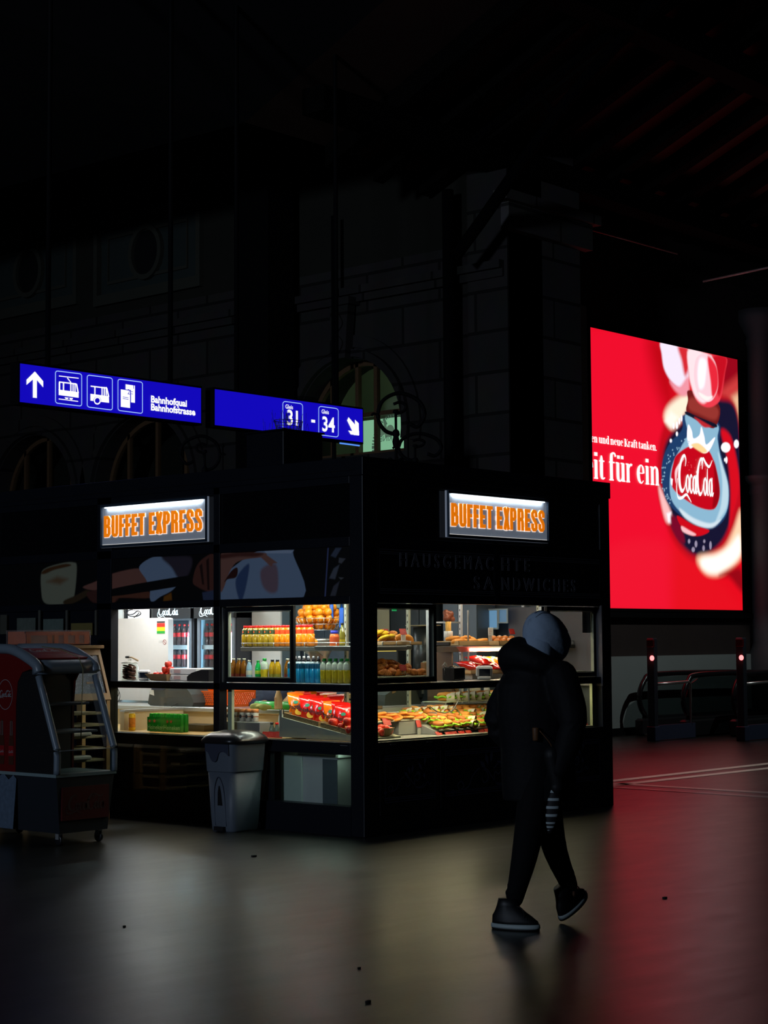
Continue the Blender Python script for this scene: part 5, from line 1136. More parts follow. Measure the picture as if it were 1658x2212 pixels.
for M_, w_, nm in ((FLeft(W_/2,0,-.18), W_,'side'),(frame((.18,-W_/2,0),(-1,0,0),(0,0,1)), .36,'end')):
    mb = MB().at(M_); mb.ribbon([(.01,.01),(w_-.01,.01),(w_-.01,H_-.012),(.01,H_-.012)], .024, -.012, 0, closed=True).prism([(0,H_*.72),(w_,H_*.72),(w_,H_*.8),(0,H_*.8)],-.01,0)
    for k in range(-4, int(w_/.026)+1):
        x0_ = .015+k*.026; h_ = H_*.7
        for sgn in (1,-1):
            p_ = [(x0_, .02),(x0_+h_*.55, h_)] if sgn > 0 else [(x0_+h_*.55, .02),(x0_, h_)]
            if p_[0][0] > .01 and p_[1][0] > .01 and max(p_[0][0],p_[1][0]) < w_-.01: mb.ribbon(p_, .006, -.008, -.002)
    mb.build(nm, CRO, cr)
MB().box(-.18,.18,-W_/2,W_/2,0,.01).build('floor', CRO, cr); MB().box(-.18,.18,W_/2-.01,W_/2,0,H_).build('end', CRO, cr); MB().box(.17,.18,-W_/2,W_/2,0,H_).build('side', CRO, cr)
GRC = mat('green beer can', lin(20,130,40), .3, .3, var=.1); 
bx = .33; by0, by1 = yat(400,bx,1570), yat(329,bx,1570); pk = thing('beer_can_pack', 'film wrapped pack of green beer cans on the wooden shelf', 'can pack', (bx,(by0+by1)/2,.763)); L_ = by1-by0
k = 0; nC = 8; rC = L_/nC/2
CANM = MB().lathe([(rC*.8,0),(rC,.008),(rC,.145),(rC*.85,.162),(rC*.85,.166)], 12)
for i in range(nC):
    for j in range(2):
        if k == 0: c0 = CANM.build('can', GRC, pk); c = c0; k = 1
        else: c = c0.copy(); COL.objects.link(c); c.parent = pk
        c.location = ((j-.5)*rC*2, -L_/2+rC+i*rC*2, 0)
        if i == 0 and j == 0: rimb = MB().lathe([(rC*.80,.1665),(rC*.82,.168),(rC*.7,.168)], 12, cap=False)
        r_ = bpy.data.objects.new('can_top', r0m.data) if k > 1 else rimb.build('can_top', mat('lime can top', lin(130,220,60), .3, .3, var=0)); 
        if k == 1: r0m = r_; k = 2
        elif r_.users_collection == (): COL.objects.link(r_)
        r_.parent = c
fm = mat('green shrink film', lin(20,118,36), .15, var=.3, scale=18, alpha=.93, coat=.6)
MB().at(FLeft(L_/2+.004,0,-rC*2-.003)).prism([(0,.004),(L_+.008,.004),(L_+.008,.135),(0,.135)],-.001,0).build('film', fm, pk)
mb = MB(); textmesh(mb, 'HeinekenHeineken', .06, FLeft(L_/2-.0,.022,-rC*2-.0055), .98, .0005); mb.build('film_lettering', mat('pale green print', lin(120,165,120), .5), pk)
mb = MB()
for yy_ in (.03,.10,.28,.33):
    mb.at(FLeft(L_/2-yy_,.098,-rC*2-.005)); mb.poly([((.022 if i%2 == 0 else .009)*math.sin(i*PI/5), (.022 if i%2 == 0 else .009)*math.cos(i*PI/5)) for i in range(10)])
mb.build('red_stars', mat('dull red star', lin(150,50,30), .5), pk)
yc = thing('drink_can', 'yellow fruit drink can standing left of the green can pack', 'can', (.28,yat(285,.28,1560),.763))
MB().lathe([(.026,0),(.033,.008),(.033,.148),(.028,.162)], 16).build('can', mat('yellow can', lin(240,190,20), .3, .2, var=.05), yc); MB().lathe([(.0333,.03),(.0333,.12)], 16, cap=False).build('fruit_print', mat('fruit print', lin(205,120,30), .35, var=.7, scale=40), yc); MB().lathe([(.027,.162),(.028,.166),(.024,.166)],16).build('top', STEEL, yc)
cable = MB().tube(cat([(0,0,.2),(0,-.015,.13),(.0,-.035,.09),(0,-.01,.04),(0,.04,.0),(0,.06,-.03)],6), .004, 6).tube(cat([(0,-.01,.14),(.01,-.04,.05),(.01,.02,-.04)],6), .003, 6).build('power_cable', DARKP); cable.location = (.95, yat(252,.95,1510), 1.0); tag(cable, 'thin dark cable looping down the cream wall at the left', 'cable')
dt = thing('dark_tray', 'flat dark brown tray right of the green can pack', 'tray', (.62,yat(432,.62,1560),.763)); MB().add([(-.1,-.16,0),(.1,-.16,0),(.1,.16,0),(-.1,.16,0),(-.13,-.2,.06),(.13,-.2,.06),(.13,.2,.06),(-.13,.2,.06)], [(0,3,2,1),(0,1,5,4),(1,2,6,5),(2,3,7,6),(3,0,4,7)]).build('tray', mat('dark cardboard', (.08,.06,.03), .7), dt)
# ================================================================== food behind the right windows
def tagcard(px, py, y, lab, w_=.085, h_=.055, rz=0, group='red price cards', stand=None, x=None, tilt=-.35):
    loc = (xat(px,y,py), y, zat(px,py,y=y)) if x is None else (x, yat(px,x,py), zat(px,py,x=x)); t = thing('price_card', lab, 'price card', loc, rz, group)
    MB().at(RX(tilt)).cbox((0,0,h_/2),(w_,.003,h_),.0008).build('card', REDC, t)
    mb = MB().at(RX(tilt) @ frame((-w_*.35,-.0022,h_*.5),(1,0,0),(0,0,1)))
    for k, l in ((.2,.5),(0,.6),(-.22,.4)): mb.ribbon([(0,k*h_),(w_*l,k*h_)], .003)
    mb.build('print', mat('pink card print', lin(205,96,86), .5), t)
    if stand: MB().box(-w_*.3,w_*.3,.002,.012,-stand,0).cbox((0,.01,-stand),(w_*.8,.05,.004)).build('clear_stand', mat('clear acrylic', (.7,.7,.66), .15, alpha=.45), t)
    return t
BREADM = [mat('bread crust %d' % k, c, .55, var=.35, scale=16, bump=.3) for k, c in enumerate((lin(226,146,56), lin(190,108,36), lin(236,176,84)))]
# croissants and danish pastries
def croissant(nm='croissant', m=0):
    t = thing(nm, 'x', 'croissant'); m = 1; mb = MB(); n = 29; pts = []; rs = []
    for i in range(n):
        a = -1.25+2.5*i/(n-1); pts.append((.058*math.sin(a), .045*math.cos(a)-.03, .025)); rs.append(.005+.025*math.cos(a/1.25*1.42)**.9*(1+.13*math.cos(i*2*PI/4)))
    mb.tube(pts, rs, 10); mb.build('pastry', BREADM[m], t); return t
def scatter(src, n, box, labf, group, zf, sc_=(.9,1.12), seed=1, flat_=.4):
    r = random.Random(seed); L_ = []
    for k in range(n): L_.append((r.uniform(box[0],box[1]), r.uniform(box[2],box[3])))
    return L_
def pile(src, spots, lab, group, seed=1, tilt=.35):
    r = random.Random(seed); S = sorted(spots, key=lambda p: (Vector(p)-CAM).dot(Rt)); zs = sorted(set(round(p[2],3) for p in spots)); nz = len(zs)
    cnt = {}
    for p in S:
        lv = zs.index(round(p[2],3)); cnt[lv] = cnt.get(lv,0)+1
        lab_ = '%s, %s from the left in the %s' % (lab, ORD[cnt[lv]-1], ['bottom layer','second layer','top layer','very top'][lv] if nz > 1 else 'row')
        rot = (r.uniform(-tilt,tilt), r.uniform(-tilt,tilt), r.uniform(0,6.28)); q = (p[0]+r.uniform(-.006,.006), p[1]+r.uniform(-.006,.006), p[2])
        if src['label'] == 'x': src.location = q; src.rotation_euler = rot; src['label'] = lab_; src['group'] = group
        else: dup(src, q, label=lab_, group=group, rot=rot, scale=r.uniform(.92,1.1))
xc0, xc1 = max(.34,xat(822,.28)), xat(896,.28)
cr_ = croissant(); sp_ = [(xc0+(xc1-xc0)*i/5, .24, 1.296) for i in range(6)]+[(xc0+(xc1-xc0)*i/5, .35, 1.297) for i in range(6)]+[(xc0-.02+(xc1-xc0)*i/5, .29, 1.34) for i in range(5)]+[(xc0+(xc1-xc0)*i/5+.02, .38, 1.38) for i in range(4)]
pile(cr_, [(a, b, round(c,2)) for a, b, c in sp_], 'golden croissant on the green edged ledge', 'croissants in the left small window', 3)
tagcard(872, 1449, .19, 'red price card among the croissants', stand=.02)
dn = thing('danish_pastry', 'x', 'pastry'); MB().lathe([(.001,0),(.05,0),(.056,.012),(.045,.026),(.03,.022),(.001,.026)], 16).build('dough', BREADM[0], dn)
mb = MB(); q = [(math.cos(t)*t*.0032, math.sin(t)*t*.0032, .027) for t in [k*.5 for k in range(4,28)]]; mb.tube(q, .0045, 5).build('swirl', BREADM[1], dn)
xd0, xd1 = xat(820,.45), xat(876,.45)
pile(dn, [(xd0+(xd1-xd0)*i/3, .42, 1.60) for i in range(4)]+[(xd0+(xd1-xd0)*i/3, .52, 1.60) for i in range(4)]+[(xd0+(xd1-xd0)*i/3.2, .50, 1.64) for i in range(3)], 'swirled danish pastry on the wooden tray', 'danish pastries in the left small window', 5, .75)
GLZ = mat('yellow glazed pastry', lin(250,200,40), .25, var=.15, scale=14, coat=.4); dy_ = thing('lemon_pastry', 'x', 'pastry'); MB().lathe([(.001,0),(.045,0),(.05,.015),(.03,.03),(.001,.032)], 14, sx=1.3).build('pastry', GLZ, dy_)
pile(dy_, [(xd0-.02, .37, 1.61),(xd0+.04, .38, 1.61),(xd0+.02,.43,1.65),(xd0-.03,.44,1.65)], 'yellow glazed pastry on the tray', 'yellow glazed pastries', 6, .5)
def tray(loc, w_, d_, h_, lab, m=WOOD, nm='wooden_tray'):
    t = thing(nm, lab, 'tray', loc); MB().box(0,w_,0,d_,0,.006).build('base', m, t)
    MB().box(0,w_,0,.008,0,h_).box(0,w_,d_-.008,d_,0,h_).box(0,.008,0,d_,0,h_).box(w_-.008,w_,0,d_,0,h_).build('rim', m, t, bevel=.002); return t
tray((xd0-.09,.33,1.556), xd1-xd0+.17, .30, .028, 'low wooden tray under the danish pastries')
tagcard(872, 1371, .33, 'red price card beside the danish pastries', stand=.05); tagcard(834, 1371.5, .50, 'red price card half hidden behind the danish pastries')
# things behind: notices, bottles, dark cans, paper bags
def flaty(name, lab, cat_, y, pxa, pxb, pya, pyb, m, th=.01):
    xa, xb = xat(pxa,y), xat(pxb,y); za, zb = zat(pxa,pyb,y=y), zat(pxa,pya,y=y); t = thing(name, lab, cat_, (xa,y,za)); MB().box(0,xb-xa,0,th,0,zb-za).build('panel', m, t); return t
def flatx(*a, **k): return flat(*a, **k)
flaty('menu_sheet', 'grey green printed sheet behind the danish pastries', 'notice', 1.05, 813, 841, 1311, 1372, mat('grey green sheet', (.26,.28,.22), .7, var=.06, scale=30), .003)
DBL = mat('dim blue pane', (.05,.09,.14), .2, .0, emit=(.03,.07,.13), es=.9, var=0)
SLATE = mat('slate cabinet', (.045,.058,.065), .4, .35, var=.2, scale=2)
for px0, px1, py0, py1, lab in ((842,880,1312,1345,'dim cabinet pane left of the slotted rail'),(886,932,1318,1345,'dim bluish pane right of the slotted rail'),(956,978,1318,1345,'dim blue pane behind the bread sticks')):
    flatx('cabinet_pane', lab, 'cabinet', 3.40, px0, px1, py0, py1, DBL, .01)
cabinet(3.1, 816, 935, 'dark slate cabinet behind the croissant window', (842,884,905), SLATE, z1=2.3)
cabinet(3.1, 956, 1030, 'dark slate cabinet behind the bread sticks', (990,), mat('slate blue cabinet', (.10,.13,.16), .4, .35, var=.2, scale=2))
hp = flatx('service_hatch', 'lit bluish window at the back, above the lit pastry shelf', 'window', 3.3, 1026, 1076, 1317, 1358, mat('bluish lit pane', (.1,.2,.3), .2, emit=lin(96,140,176), es=.75, var=0), .01, mat('grey blue frame'))
flatx('service_hatch', 'narrow bluish window at the back, left of the slotted rail', 'window', 3.3, 1078, 1097, 1316, 1345, mat('dim bluish lit pane', (.1,.2,.3), .2, emit=lin(62,96,130), es=.7, var=0), .01, mat('grey blue frame'))
flatx('wall_panel_pale', 'grey violet wall panel behind the grey hood', 'panel', 3.38, 1098, 1300, 1310, 1480, mat('grey violet panel', (.085,.085,.10), .5, .2, var=.1, scale=2), .01)
for px0, px1, py0, py1, x_, lab in ((846,856,1414,1431,1.9,'small blue paper slip on the dark cabinet above the croissants'),(898,912,1415.5,1440,1.9,'blue grey paper sheet on the dark cabinet right of the croissants')):
    flatx('paper_slip', lab, 'paper', 3.05, px0, px1, py0, py1, mat('blue grey paper', (.24,.33,.44), .7, var=.03), .003)
cf = thing('coffee_machine', 'dark coffee machine with tiny red and blue display digits', 'coffee machine', (1.55,2.0,1.0))
q_ = lambda px, py: (xat(px,2.0,py)-1.55, zat(px,py,y=2.0)-1.0)
a, b = q_(858,1345), q_(925,1480); MB().cbox(((a[0]+b[0])/2,.2,.30),(b[0]-a[0],.4,.60),.015).build('body', mat('dark machine', (.03,.035,.035), .3, .3), cf)
for px0, px1, py0, py1, nm, m_ in ((903.5,912,1407.5,1410,'red_display',mat('red led', (.3,0,0), .5, emit=(1,.02,.03), es=1.2, var=0)),(897.5,901,1409,1410.5,'red_dot',MC.get('red led')),(892,896,1443.5,1446.5,'blue_digit',mat('blue led', (0,.2,.4), .5, emit=(.10,.55,1), es=1.1, var=0)),(892,896,1448,1452,'blue_digit',MC.get('blue led'))):
    a, b = q_(px0,py1), q_(px1,py0); MB().box(a[0],b[0],-.004,-.001,a[1],b[1]).build(nm, m_ or MC[{'red_dot':'red led','blue_digit':'blue led'}[nm]], cf)
o = flaty('till_screen', 'small green lit screen at the top of the left small window', 'screen', 1.9, 848, 857, 1313, 1320, mat('green screen', (0,.3,.1), .4, emit=lin(30,150,80), es=.8, var=0), .01)
t = thing('plate_stack', 'pale round tray rim on a tall dark drum', 'plate', (xat(914,1.3), 1.3, zat(914,1352,y=1.3))); MB().lathe([(.02,-.012),(.17,.0),(.175,.008),(.16,.006),(.01,-.004)], 24).build('plate', mat('tan plate', (.42,.36,.22), .4), t); MB().lathe([(.10,-.56),(.10,-.013)], 20).build('drum', mat('dark machine'), t)
pb_ = thing('paper_bag', 'brown paper bags standing at the right of the croissants', 'bag', (xat(920,.42), .42, 1.292)); MB().cbox((0,.0,.055),(.10,.05,.11),.006).build('front_bag', CARD, pb_); MB().cbox((.06,.04,.06),(.10,.03,.12),.006).build('back_bag', mat('grey green bag', (.28,.30,.22), .8), pb_)
# bread sticks in the white cup
cx_ = xat(968,.72); cz_ = zat(968,1387,y=.72); cu = thing('bread_stick_cup', 'white ribbed pot holding bread sticks', 'pot', (cx_,.72,cz_))
MB().lathe([(.030,0),(.036,.002),(.038,.045),(.040,.046),(.040,.10),(.037,.102)], 18, sx=1.1).build('pot', PAPER, cu)
bs = thing('bread_stick', 'x', 'bread'); MB().tube([(0,0,0),(0,0,.16)], .010, 8).build('stick', BREADM[2], bs)
pos = [(-.02,-.01),(-.005,-.015),(.012,-.01),(.024,-.002),(-.014,.008),(.004,.01),(.018,.014)]
place(bs, [(cx_+a, .72+b, cz_+.03) for a, b in pos], ['bread stick in the white pot, %s' % s for s in ('leftmost in front','second from the left in front','third from the left in front','rightmost in front','left one at the back','middle one at the back','right one at the back')], 'bread sticks')
simple('dark_shelf', 'dark shelf under the white pot of bread sticks', 'shelf', [(0,.36,0,.25,-.03,0)], DARKP, (cx_-.09,.64,cz_), .004)
simple('brown_board', 'dark brown side panel left of the lit shelf', 'board', [(0,.02,0,.3,-.55,0)], mat('brown panel', (.09,.045,.018), .4), (xat(975,.8),.80,cz_-.04))
rl = thing('roll_bag', 'reddish brown rolls piled above the white pot', 'rolls', (xat(970,.95),.95,zat(970,1340,y=.95)))
mb = MB(); 
for a, b, c in ((-.04,0,.02),(0,.01,.035),(.04,0,.01),(.02,.0,.06),(-.02,.02,.07)): mb.ball((a,b,c), .034, 12)
blob('rolls', mat('dark red bread', (.20,.05,.02), .5, var=.3), rl, mb, .009, 2); 
simple('roll_shelf', 'small steel shelf holding the reddish brown rolls', 'shelf', [(-.09,.09,-.06,.10,-.015,0)], STEELM, (rl.location[0], .95, rl.location[2]-.012))
# warm lamp glimpse and utensils at the open window
o = thing('warm_wall_lamp', 'small orange glowing wall lamp beside the brown panel', 'lamp', (xat(959,1.3),1.3,zat(959,1430,y=1.3))); MB().cbox((0,0,.06),(.05,.02,.12),.004).build('lit_panel', mat('orange lit panel', (.6,.3,.1), .5, emit=lin(226,140,60), es=.8, var=0), o)
ub = thing('utensil_box', 'black utensil box on the serving ledge left of the terminal', 'box', (xat(979,.26), .26, 1.238)); MB().cbox((0,0,.06),(.16,.14,.12),.01).build('box', DARKP, ub)
kn = thing('bread_knife', 'wooden handled bread knife sticking out of the black box', 'knife', (xat(978,.24), .24, 1.36)); MB().tube([(0,0,0),(.04,0,-.005),(.10,-.01,-.05),(.135,-.02,-.10)], [.012,.011,.010,.008], 8).build('handle', mat('tan handle', (.5,.36,.2), .45), kn); MB().cbox((-.03,.0,-.005),(.05,.004,.02)).build('blade', STEEL, kn)
whk = thing('whisk', 'small wire whisk head at the left of the black box', 'utensil', (xat(960,.27), .27, 1.345)); 
mb = MB()
for k in range(5):
    a = k*PI/5; mb.tube([(.0,0,0),(.022*math.cos(a),.022*math.sin(a),.03),(0,0,.055),(-.022*math.cos(a),-.022*math.sin(a),.03),(0,0,0)], .0018, 5)
stuff(mb.build('wires', STEEL, whk)); MB().tube([(0,0,0),(0,0,-.06)], .006, 6).build('handle', DARKP, whk)
terminal((xat(1045,.24), .24, 1.238), .75, 'grey card terminal on the ledge beside the walking person', 1.15)
# wooden trays and pastries on the lit shelf
zt_ = 1.537
t1x, t2x = xat(989,.55), xat(1078,.55)
tray((t1x,.54,zt_+.004), xat(1056,.55)-t1x-.01, .28, .045, 'left wooden tray on the lit shelf'); tray((t2x-.01,.54,zt_+.004), xat(1128,.55)-t2x+.03, .28, .045, 'right wooden tray on the lit shelf')
cp = thing('long_roll', 'x', 'bread roll'); MB().lathe([(.001,-.07),(.02,-.06),(.028,-.02),(.028,.02),(.02,.06),(.001,.07)], 12, sy=.8).build('roll', BREADM[0], cp)
cp.children[0].data.transform(RX(PI/2)); 
xs_ = xat(1045,.6)-t1x
pile(cp, [(t1x+.05+xs_*.8*i/4, .60, 1.585) for i in range(5)]+[(t1x+.07+xs_*.8*i/4, .68, 1.61) for i in range(4)], 'long pale roll on the left wooden tray', 'rolls on the left wooden tray', 8, .25)
sg = thing('sugar_bun', 'x', 'bun'); MB().ball((0,0,.0), .036, 14, sz=.75).build('bun', BREADM[1], sg); MB().lathe([(.026,.018),(.02,.023),(.001,.0285)], 12, sx=.9).build('icing', mat('white icing', (.8,.72,.65), .6, var=.2, scale=60), sg)
xs2 = xat(1134,.6)-t2x
pile(sg, [(t2x+.03+xs2*.85*i/4, .60, 1.585) for i in range(5)]+[(t2x+.05+xs2*.85*i/4, .67, 1.61) for i in range(4)], 'iced bun on the right wooden tray', 'iced buns on the right wooden tray', 9, .2)
wcd = tagcard(1059.5, 1373, .56, 'white card standing between the two wooden trays', .075, .075, group='white cards', stand=.05, tilt=0)
wcd.children[0].data = wcd.children[0].data.copy(); wcd.children[0].data.materials[0] = PAPER
tagcard(1107, 1370, .72, 'dark red card behind the iced buns', .08, .055)
# crisp bags
def bag(nm, lab, m, w_=.15, h_=.20, text=None, d=.035):
    t = thing(nm, lab, 'crisp bag'); mb = MB(); n = 12
    rings = []
    for i in range(n+1):
        v = i/n; th = d*math.sin(PI*min(1,max(0,v)))**.55; ww = w_/2*(1-.07*math.sin(PI*v)); z = h_*v; ring = []
        for j in range(20):
            a = 2*PI*j/20; x = ww*math.copysign(abs(math.cos(a))**.7, math.cos(a)); y = max(th,.0015)*math.copysign(abs(math.sin(a))**.9, math.sin(a))
            ring.append((x+.002*math.sin(9*v+j), y*(1+.16*math.sin(5*a+4*v*PI)), z))
        rings.append(ring)
    mb.loft(rings).build('bag', m, t)
    MB().box(-w_/2,w_/2,-.002,.002,h_-.002,h_+.014).box(-w_/2,w_/2,-.002,.002,-.01,.003).build('seal', m, t)
    MB().at(frame((0,-d*1.02,h_*.62),(1,0,0),(0,0,1))).poly(arc(0,0,.022,.014,0,340,12)).build('green_badge', mat('teal badge', lin(60,150,120), .35), t)
    MB().at(frame((.02,-d*1.0,h_*.2),(1,0,0),(0,0,1))).poly(arc(0,0,.035,.028,0,340,14)).build('crisp_picture', mat('yellow crisp', lin(240,190,60), .4, var=.2), t)
    if text:
        mb = MB(); textmesh(mb, text, .05, frame((-w_*.42,-d*1.1,h_*.36),(1,0,0),(0,0,1)), .85, .001); mb.build('lettering', mat('black print', (.01,.01,.01), .5), t)
    return t
RB = mat('shiny red bag', lin(212,22,14), .22, var=.12, scale=10, coat=.6, bump=.4); OB = mat('shiny orange bag', lin(245,110,16), .22, var=.12, scale=10, coat=.6, bump=.4); WB = mat('pale red bag', lin(240,120,100), .2, var=.3, scale=8, coat=.6)
n0 = bag('crisp_bag', 'x', RB, text='Nature'); p0 = bag('crisp_bag', 'x', OB, text='Paprika')
# stepped display wedge and wicker trays at the corner, lower left panes
def yz(px, py, x): return (yat(px,x,py), zat(px,py,x=x))
wd = thing('display_wedge', 'sloping pale display stand under the wicker trays at the corner', 'display stand', (.15,.17,.773))
ya = .92; MB().at(frame((0,0,0),(0,1,0),(0,0,1))).prism([(0,.0),(ya,.0),(ya,.17),(.0,.015)], 0, .50).build('stand', mat('pale green laminate', (.42,.45,.34), .4, var=.1), wd)
MB().box(0,.012,ya,ya+.03,0,.235).build('end_post', mat('pale green upright'), wd)
WK = mat('wicker', (.26,.17,.07), .7, var=.5, scale=70, bump=1.0)
sl = math.atan2(.155, ya)
for k, (y0_, y1_, lab) in enumerate(((.51,.92,'upper wicker tray holding the standing crisp bags'),(.03,.48,'lower wicker tray at the corner holding bags and fruit'))):
    wk = thing('wicker_tray', lab, 'tray', (.17,.17+y0_,.780+y0_*math.tan(sl)+.003), 0, 'wicker trays at the corner'); wk.rotation_euler = (sl,0,0); d_ = (y1_-y0_)
    MB().box(0,.36,0,d_,0,.008).build('base', WK, wk); mb = MB(); cv = [(0,0),(.36,0),(.36,d_),(0,d_)]
    mb.ribbon(cv, .014, .0, .045, closed=True).build('rim', WK, wk)
spots = []
for k in range(9):
    px = 643+k*12.6; x = .30+.02*(k%2); y_, _ = yz(px, 1560, x); spots.append((x, y_, .785+(y_-.17)*math.tan(sl)+.012))
lb = ['standing crisp bag, %s from the left in the front row' % ORD[k] for k in range(9)]
for k, (s_, l_) in enumerate(zip(spots, lb)):
    src = p0 if k in (0, 6) else n0; rot = (rnd.uniform(-.15,.05), rnd.uniform(-.12,.12), -PI/2+.55+rnd.uniform(-.15,.15))
    if src['label'] == 'x': src.location = s_; src.rotation_euler = rot; src['label'] = l_; src['group'] = 'crisp bags at the corner'
    else: dup(src, s_, label=l_, group='crisp bags at the corner', rot=rot)
for k in range(6):
    px = 652+k*15; x = .44; y_, _ = yz(px, 1545, x); dup([p0,n0][k%2], (x, y_, .80+(y_-.17)*math.tan(sl)+.03), label='standing crisp bag, %s from the left in the back row' % ORD[k], group='crisp bags at the corner', rot=(-.1, rnd.uniform(-.15,.15), -PI/2+.5))
for k, (px, py, x, m_, r_, lab) in enumerate(((655,1527,.34,0,(-1.25,.25,-1.0),'pale topped crisp bag lying tilted at the left of the heap'),(690,1528,.35,1,(-1.45,.1,-1.2),'red crisp bag lying flat on top of the standing bags'),(716,1532,.36,1,(-1.5,-.1,-.9),'red crisp bag lying on top at the right of the heap'),(738,1540,.38,1,(-1.4,.0,-1.3),'red crisp bag lying at the right end of the heap'))):
    y_, z_ = yz(px, py, x); dup([p0,n0][m_], (x+.04, y_+.04, z_-.005), label=lab, group='crisp bags at the corner', rot=r_, scale=1.05)
for k, (px, py, x, lab) in enumerate(((719,1561,.215,'large red fruit in the corner tray, leftmost'),(737,1570,.20,'red fruit in the corner tray, lowest of the three'),(751,1559,.22,'large red fruit in the corner tray beside the corner post'),(756,1577,.19,'red fruit in the corner tray, half hidden by the corner post'))):
    y_, z_ = yz(px, py, x); dup(ap, (x,y_,z_), label=lab, group='red fruit at the corner', scale=1.15 if k != 1 else .95, rot=(0,0,k))
for k, (px, py, y_, lab) in enumerate(((817,1578,.22,'red apple by the right corner basket, leftmost'),(824,1573,.24,'red apple in the right corner basket, topmost'),(832,1575,.26,'red apple in the right corner basket, second from the right'),(841,1579,.25,'red apple in the right corner basket, rightmost'),(822,1582,.20,'red apple in the right corner basket, lowest in front'))):
    dup(ap, (xat(px,y_,py),y_,zat(px,py,y=y_)), label=lab, group='apples in the right corner basket', rot=(.3,0,k))
bk_ = thing('wicker_basket', 'round wicker basket rim with apples behind the right corner pane', 'basket', (xat(820,.27),.27,.80)); MB().lathe([(.08,.0),(.115,.055),(.122,.06),(.11,.06),(.075,.01)], 22).build('basket', WK, bk_)
# cups, bottles, cards, cloth behind the lower left panes
sh = simple('cup_shelf', 'small steel step with the drink cups behind the bin', 'shelf', [(0,.16,0,.42,0,.125)], STEELM, (.17, yat(566,.2,1550), .763), .004)
cc = thing('coffee_cup', 'x', 'cup'); MB().lathe([(.024,0),(.03,.004),(.0325,.08),(.032,.083)], 16).build('cup', mat('off white cup', (.72,.66,.55), .45), cc); MB().lathe([(.0332,.08),(.0335,.108),(.03,.112)], 16).build('lid', mat('orange lid', lin(214,130,70), .4), cc)
MB().lathe([(.0300,.012),(.0316,.05)], 16, cap=False).build('band', mat('tan band', lin(176,110,80), .5), cc); MB().at(FLeft(0,.045,-.0345)).poly(arc(0,0,.015,.017,0,340,16)).build('round_logo', mat('dark logo', (.02,.02,.03), .5), cc)
place(cc, [(.235, yat(p,.235,1550), .89) for p in (498,511.5,525,538,550.5)], ['drink cup with orange lid and dark round logo, %s from the left' % ORD[k] for k in range(5)], 'drink cups with orange lids')
for k, (px, m_, lab) in enumerate(((587,DARKP,'small clear bottle with a black cap behind the red cards'),(598,RCAP,'small clear bottle with a red cap behind the red cards'))):
    t = bottle('small_bottle', [(.022,0),(.025,.006),(.025,.06),(.013,.09),(.013,.10)], mat('clear dark bottle', (.12,.16,.13), .08, coat=.8), 0, m_, (.015,.015,.098,.115)); place(t, [(.24, yat(px,.24,1575), .775)], [lab], 'small clear bottles')
for k, px in enumerate((572,584,600)): tagcard(px, 1595, 0, 'red price card along the lower left sill, %s from the left' % ORD[k], .095, .06, rz=-PI/2, x=.165, group='red price cards by the bin')
sb = thing('sauce_bottle', 'tall beige sauce bottle standing above the counter edge', 'bottle', (.72, yat(601,.72,1530), .982)); MB().lathe([(.036,0),(.042,.008),(.041,.09),(.030,.135),(.022,.15),(.02,.19)], 18, sx=.8).build('bottle', mat('beige bottle', lin(232,196,140), .4, var=.03), sb); MB().at(FLeft(.018,.03,-.0345)).prism([(0,0),(.026,0),(.024,.075),(0,.075)],-.001,0).build('label', mat('faded label', lin(196,150,104), .5, var=.2, scale=80), sb)
cl = thing('cleaning_cloth', 'crumpled yellow green cloth on the counter', 'cloth', (.66, yat(562,.66,1535), .982)); mb = MB()
for k in range(9): mb.ball((rnd.uniform(-.05,.05), rnd.uniform(-.12,.12), .018), rnd.uniform(.02,.034), 10, sx=1.5, sy=1.5)
blob('cloth', mat('yellow green cloth', lin(190,196,110), .8, var=.15), cl, mb, .009, 3)
gf = thing('green_film_roll', 'long bright green wrapped package lying on the counter', 'package', (.95, yat(600,.95,1528), 1.0)); MB().at(RX(PI/2)).lathe([(.01,-.3),(.04,-.28),(.04,.28),(.01,.3)], 14).build('package', mat('green wrap', lin(50,190,70), .25, var=.2, coat=.5), gf)
fg = thing('foil_scrap', 'crumpled clear film behind the drink cups', 'film', (.52, yat(528,.52,1530), .90)); mb = MB()
for k in range(6): mb.ball((rnd.uniform(-.02,.02), rnd.uniform(-.05,.05), .04), rnd.uniform(.015,.03), 8)
blob('film', mat('milky film', (.5,.52,.6), .2, alpha=.7), fg, mb, .008, 1)
simple('film_step', 'low grey block under the crumpled film', 'box', [(-.05,.05,-.08,.08,-.137,.0)], STEELM, (.52, fg.location[1], .90))
db = thing('detergent_bottle', 'grey bottle with a black top left of the wicker trays', 'bottle', (.42, yat(608,.42,1570), .763)); MB().lathe([(.025,0),(.032,.01),(.030,.15),(.02,.19)], 14).build('bottle', mat('pale grey bottle', (.4,.44,.42), .35), db); MB().lathe([(.022,.19),(.02,.235)], 12).build('top', DARKP, db)
for k in range(2):
    simple('wooden_slat_box', ['lower pale wooden box behind the crisp bags','upper pale wooden box behind the crisp bags'][k], 'box', [(0,.2,-.28,.0,0,.042)], mat('yellow wood', lin(200,160,90), .5), (1.15, yat(733,1.15,1510), 1.0+.06*k+.01), .004, 'pale wooden boxes')
simple('box_spacer', 'dark spacer under the pale wooden boxes', 'box', [(0,.2,-.28,0,0,.009)], DARKP, (1.15, yat(733,1.15,1510), 1.0)); simple('box_spacer', 'dark spacer between the pale wooden boxes', 'box', [(.02,.18,-.26,-.02,0,.018)], DARKP, (1.15, yat(733,1.15,1510), 1.052))
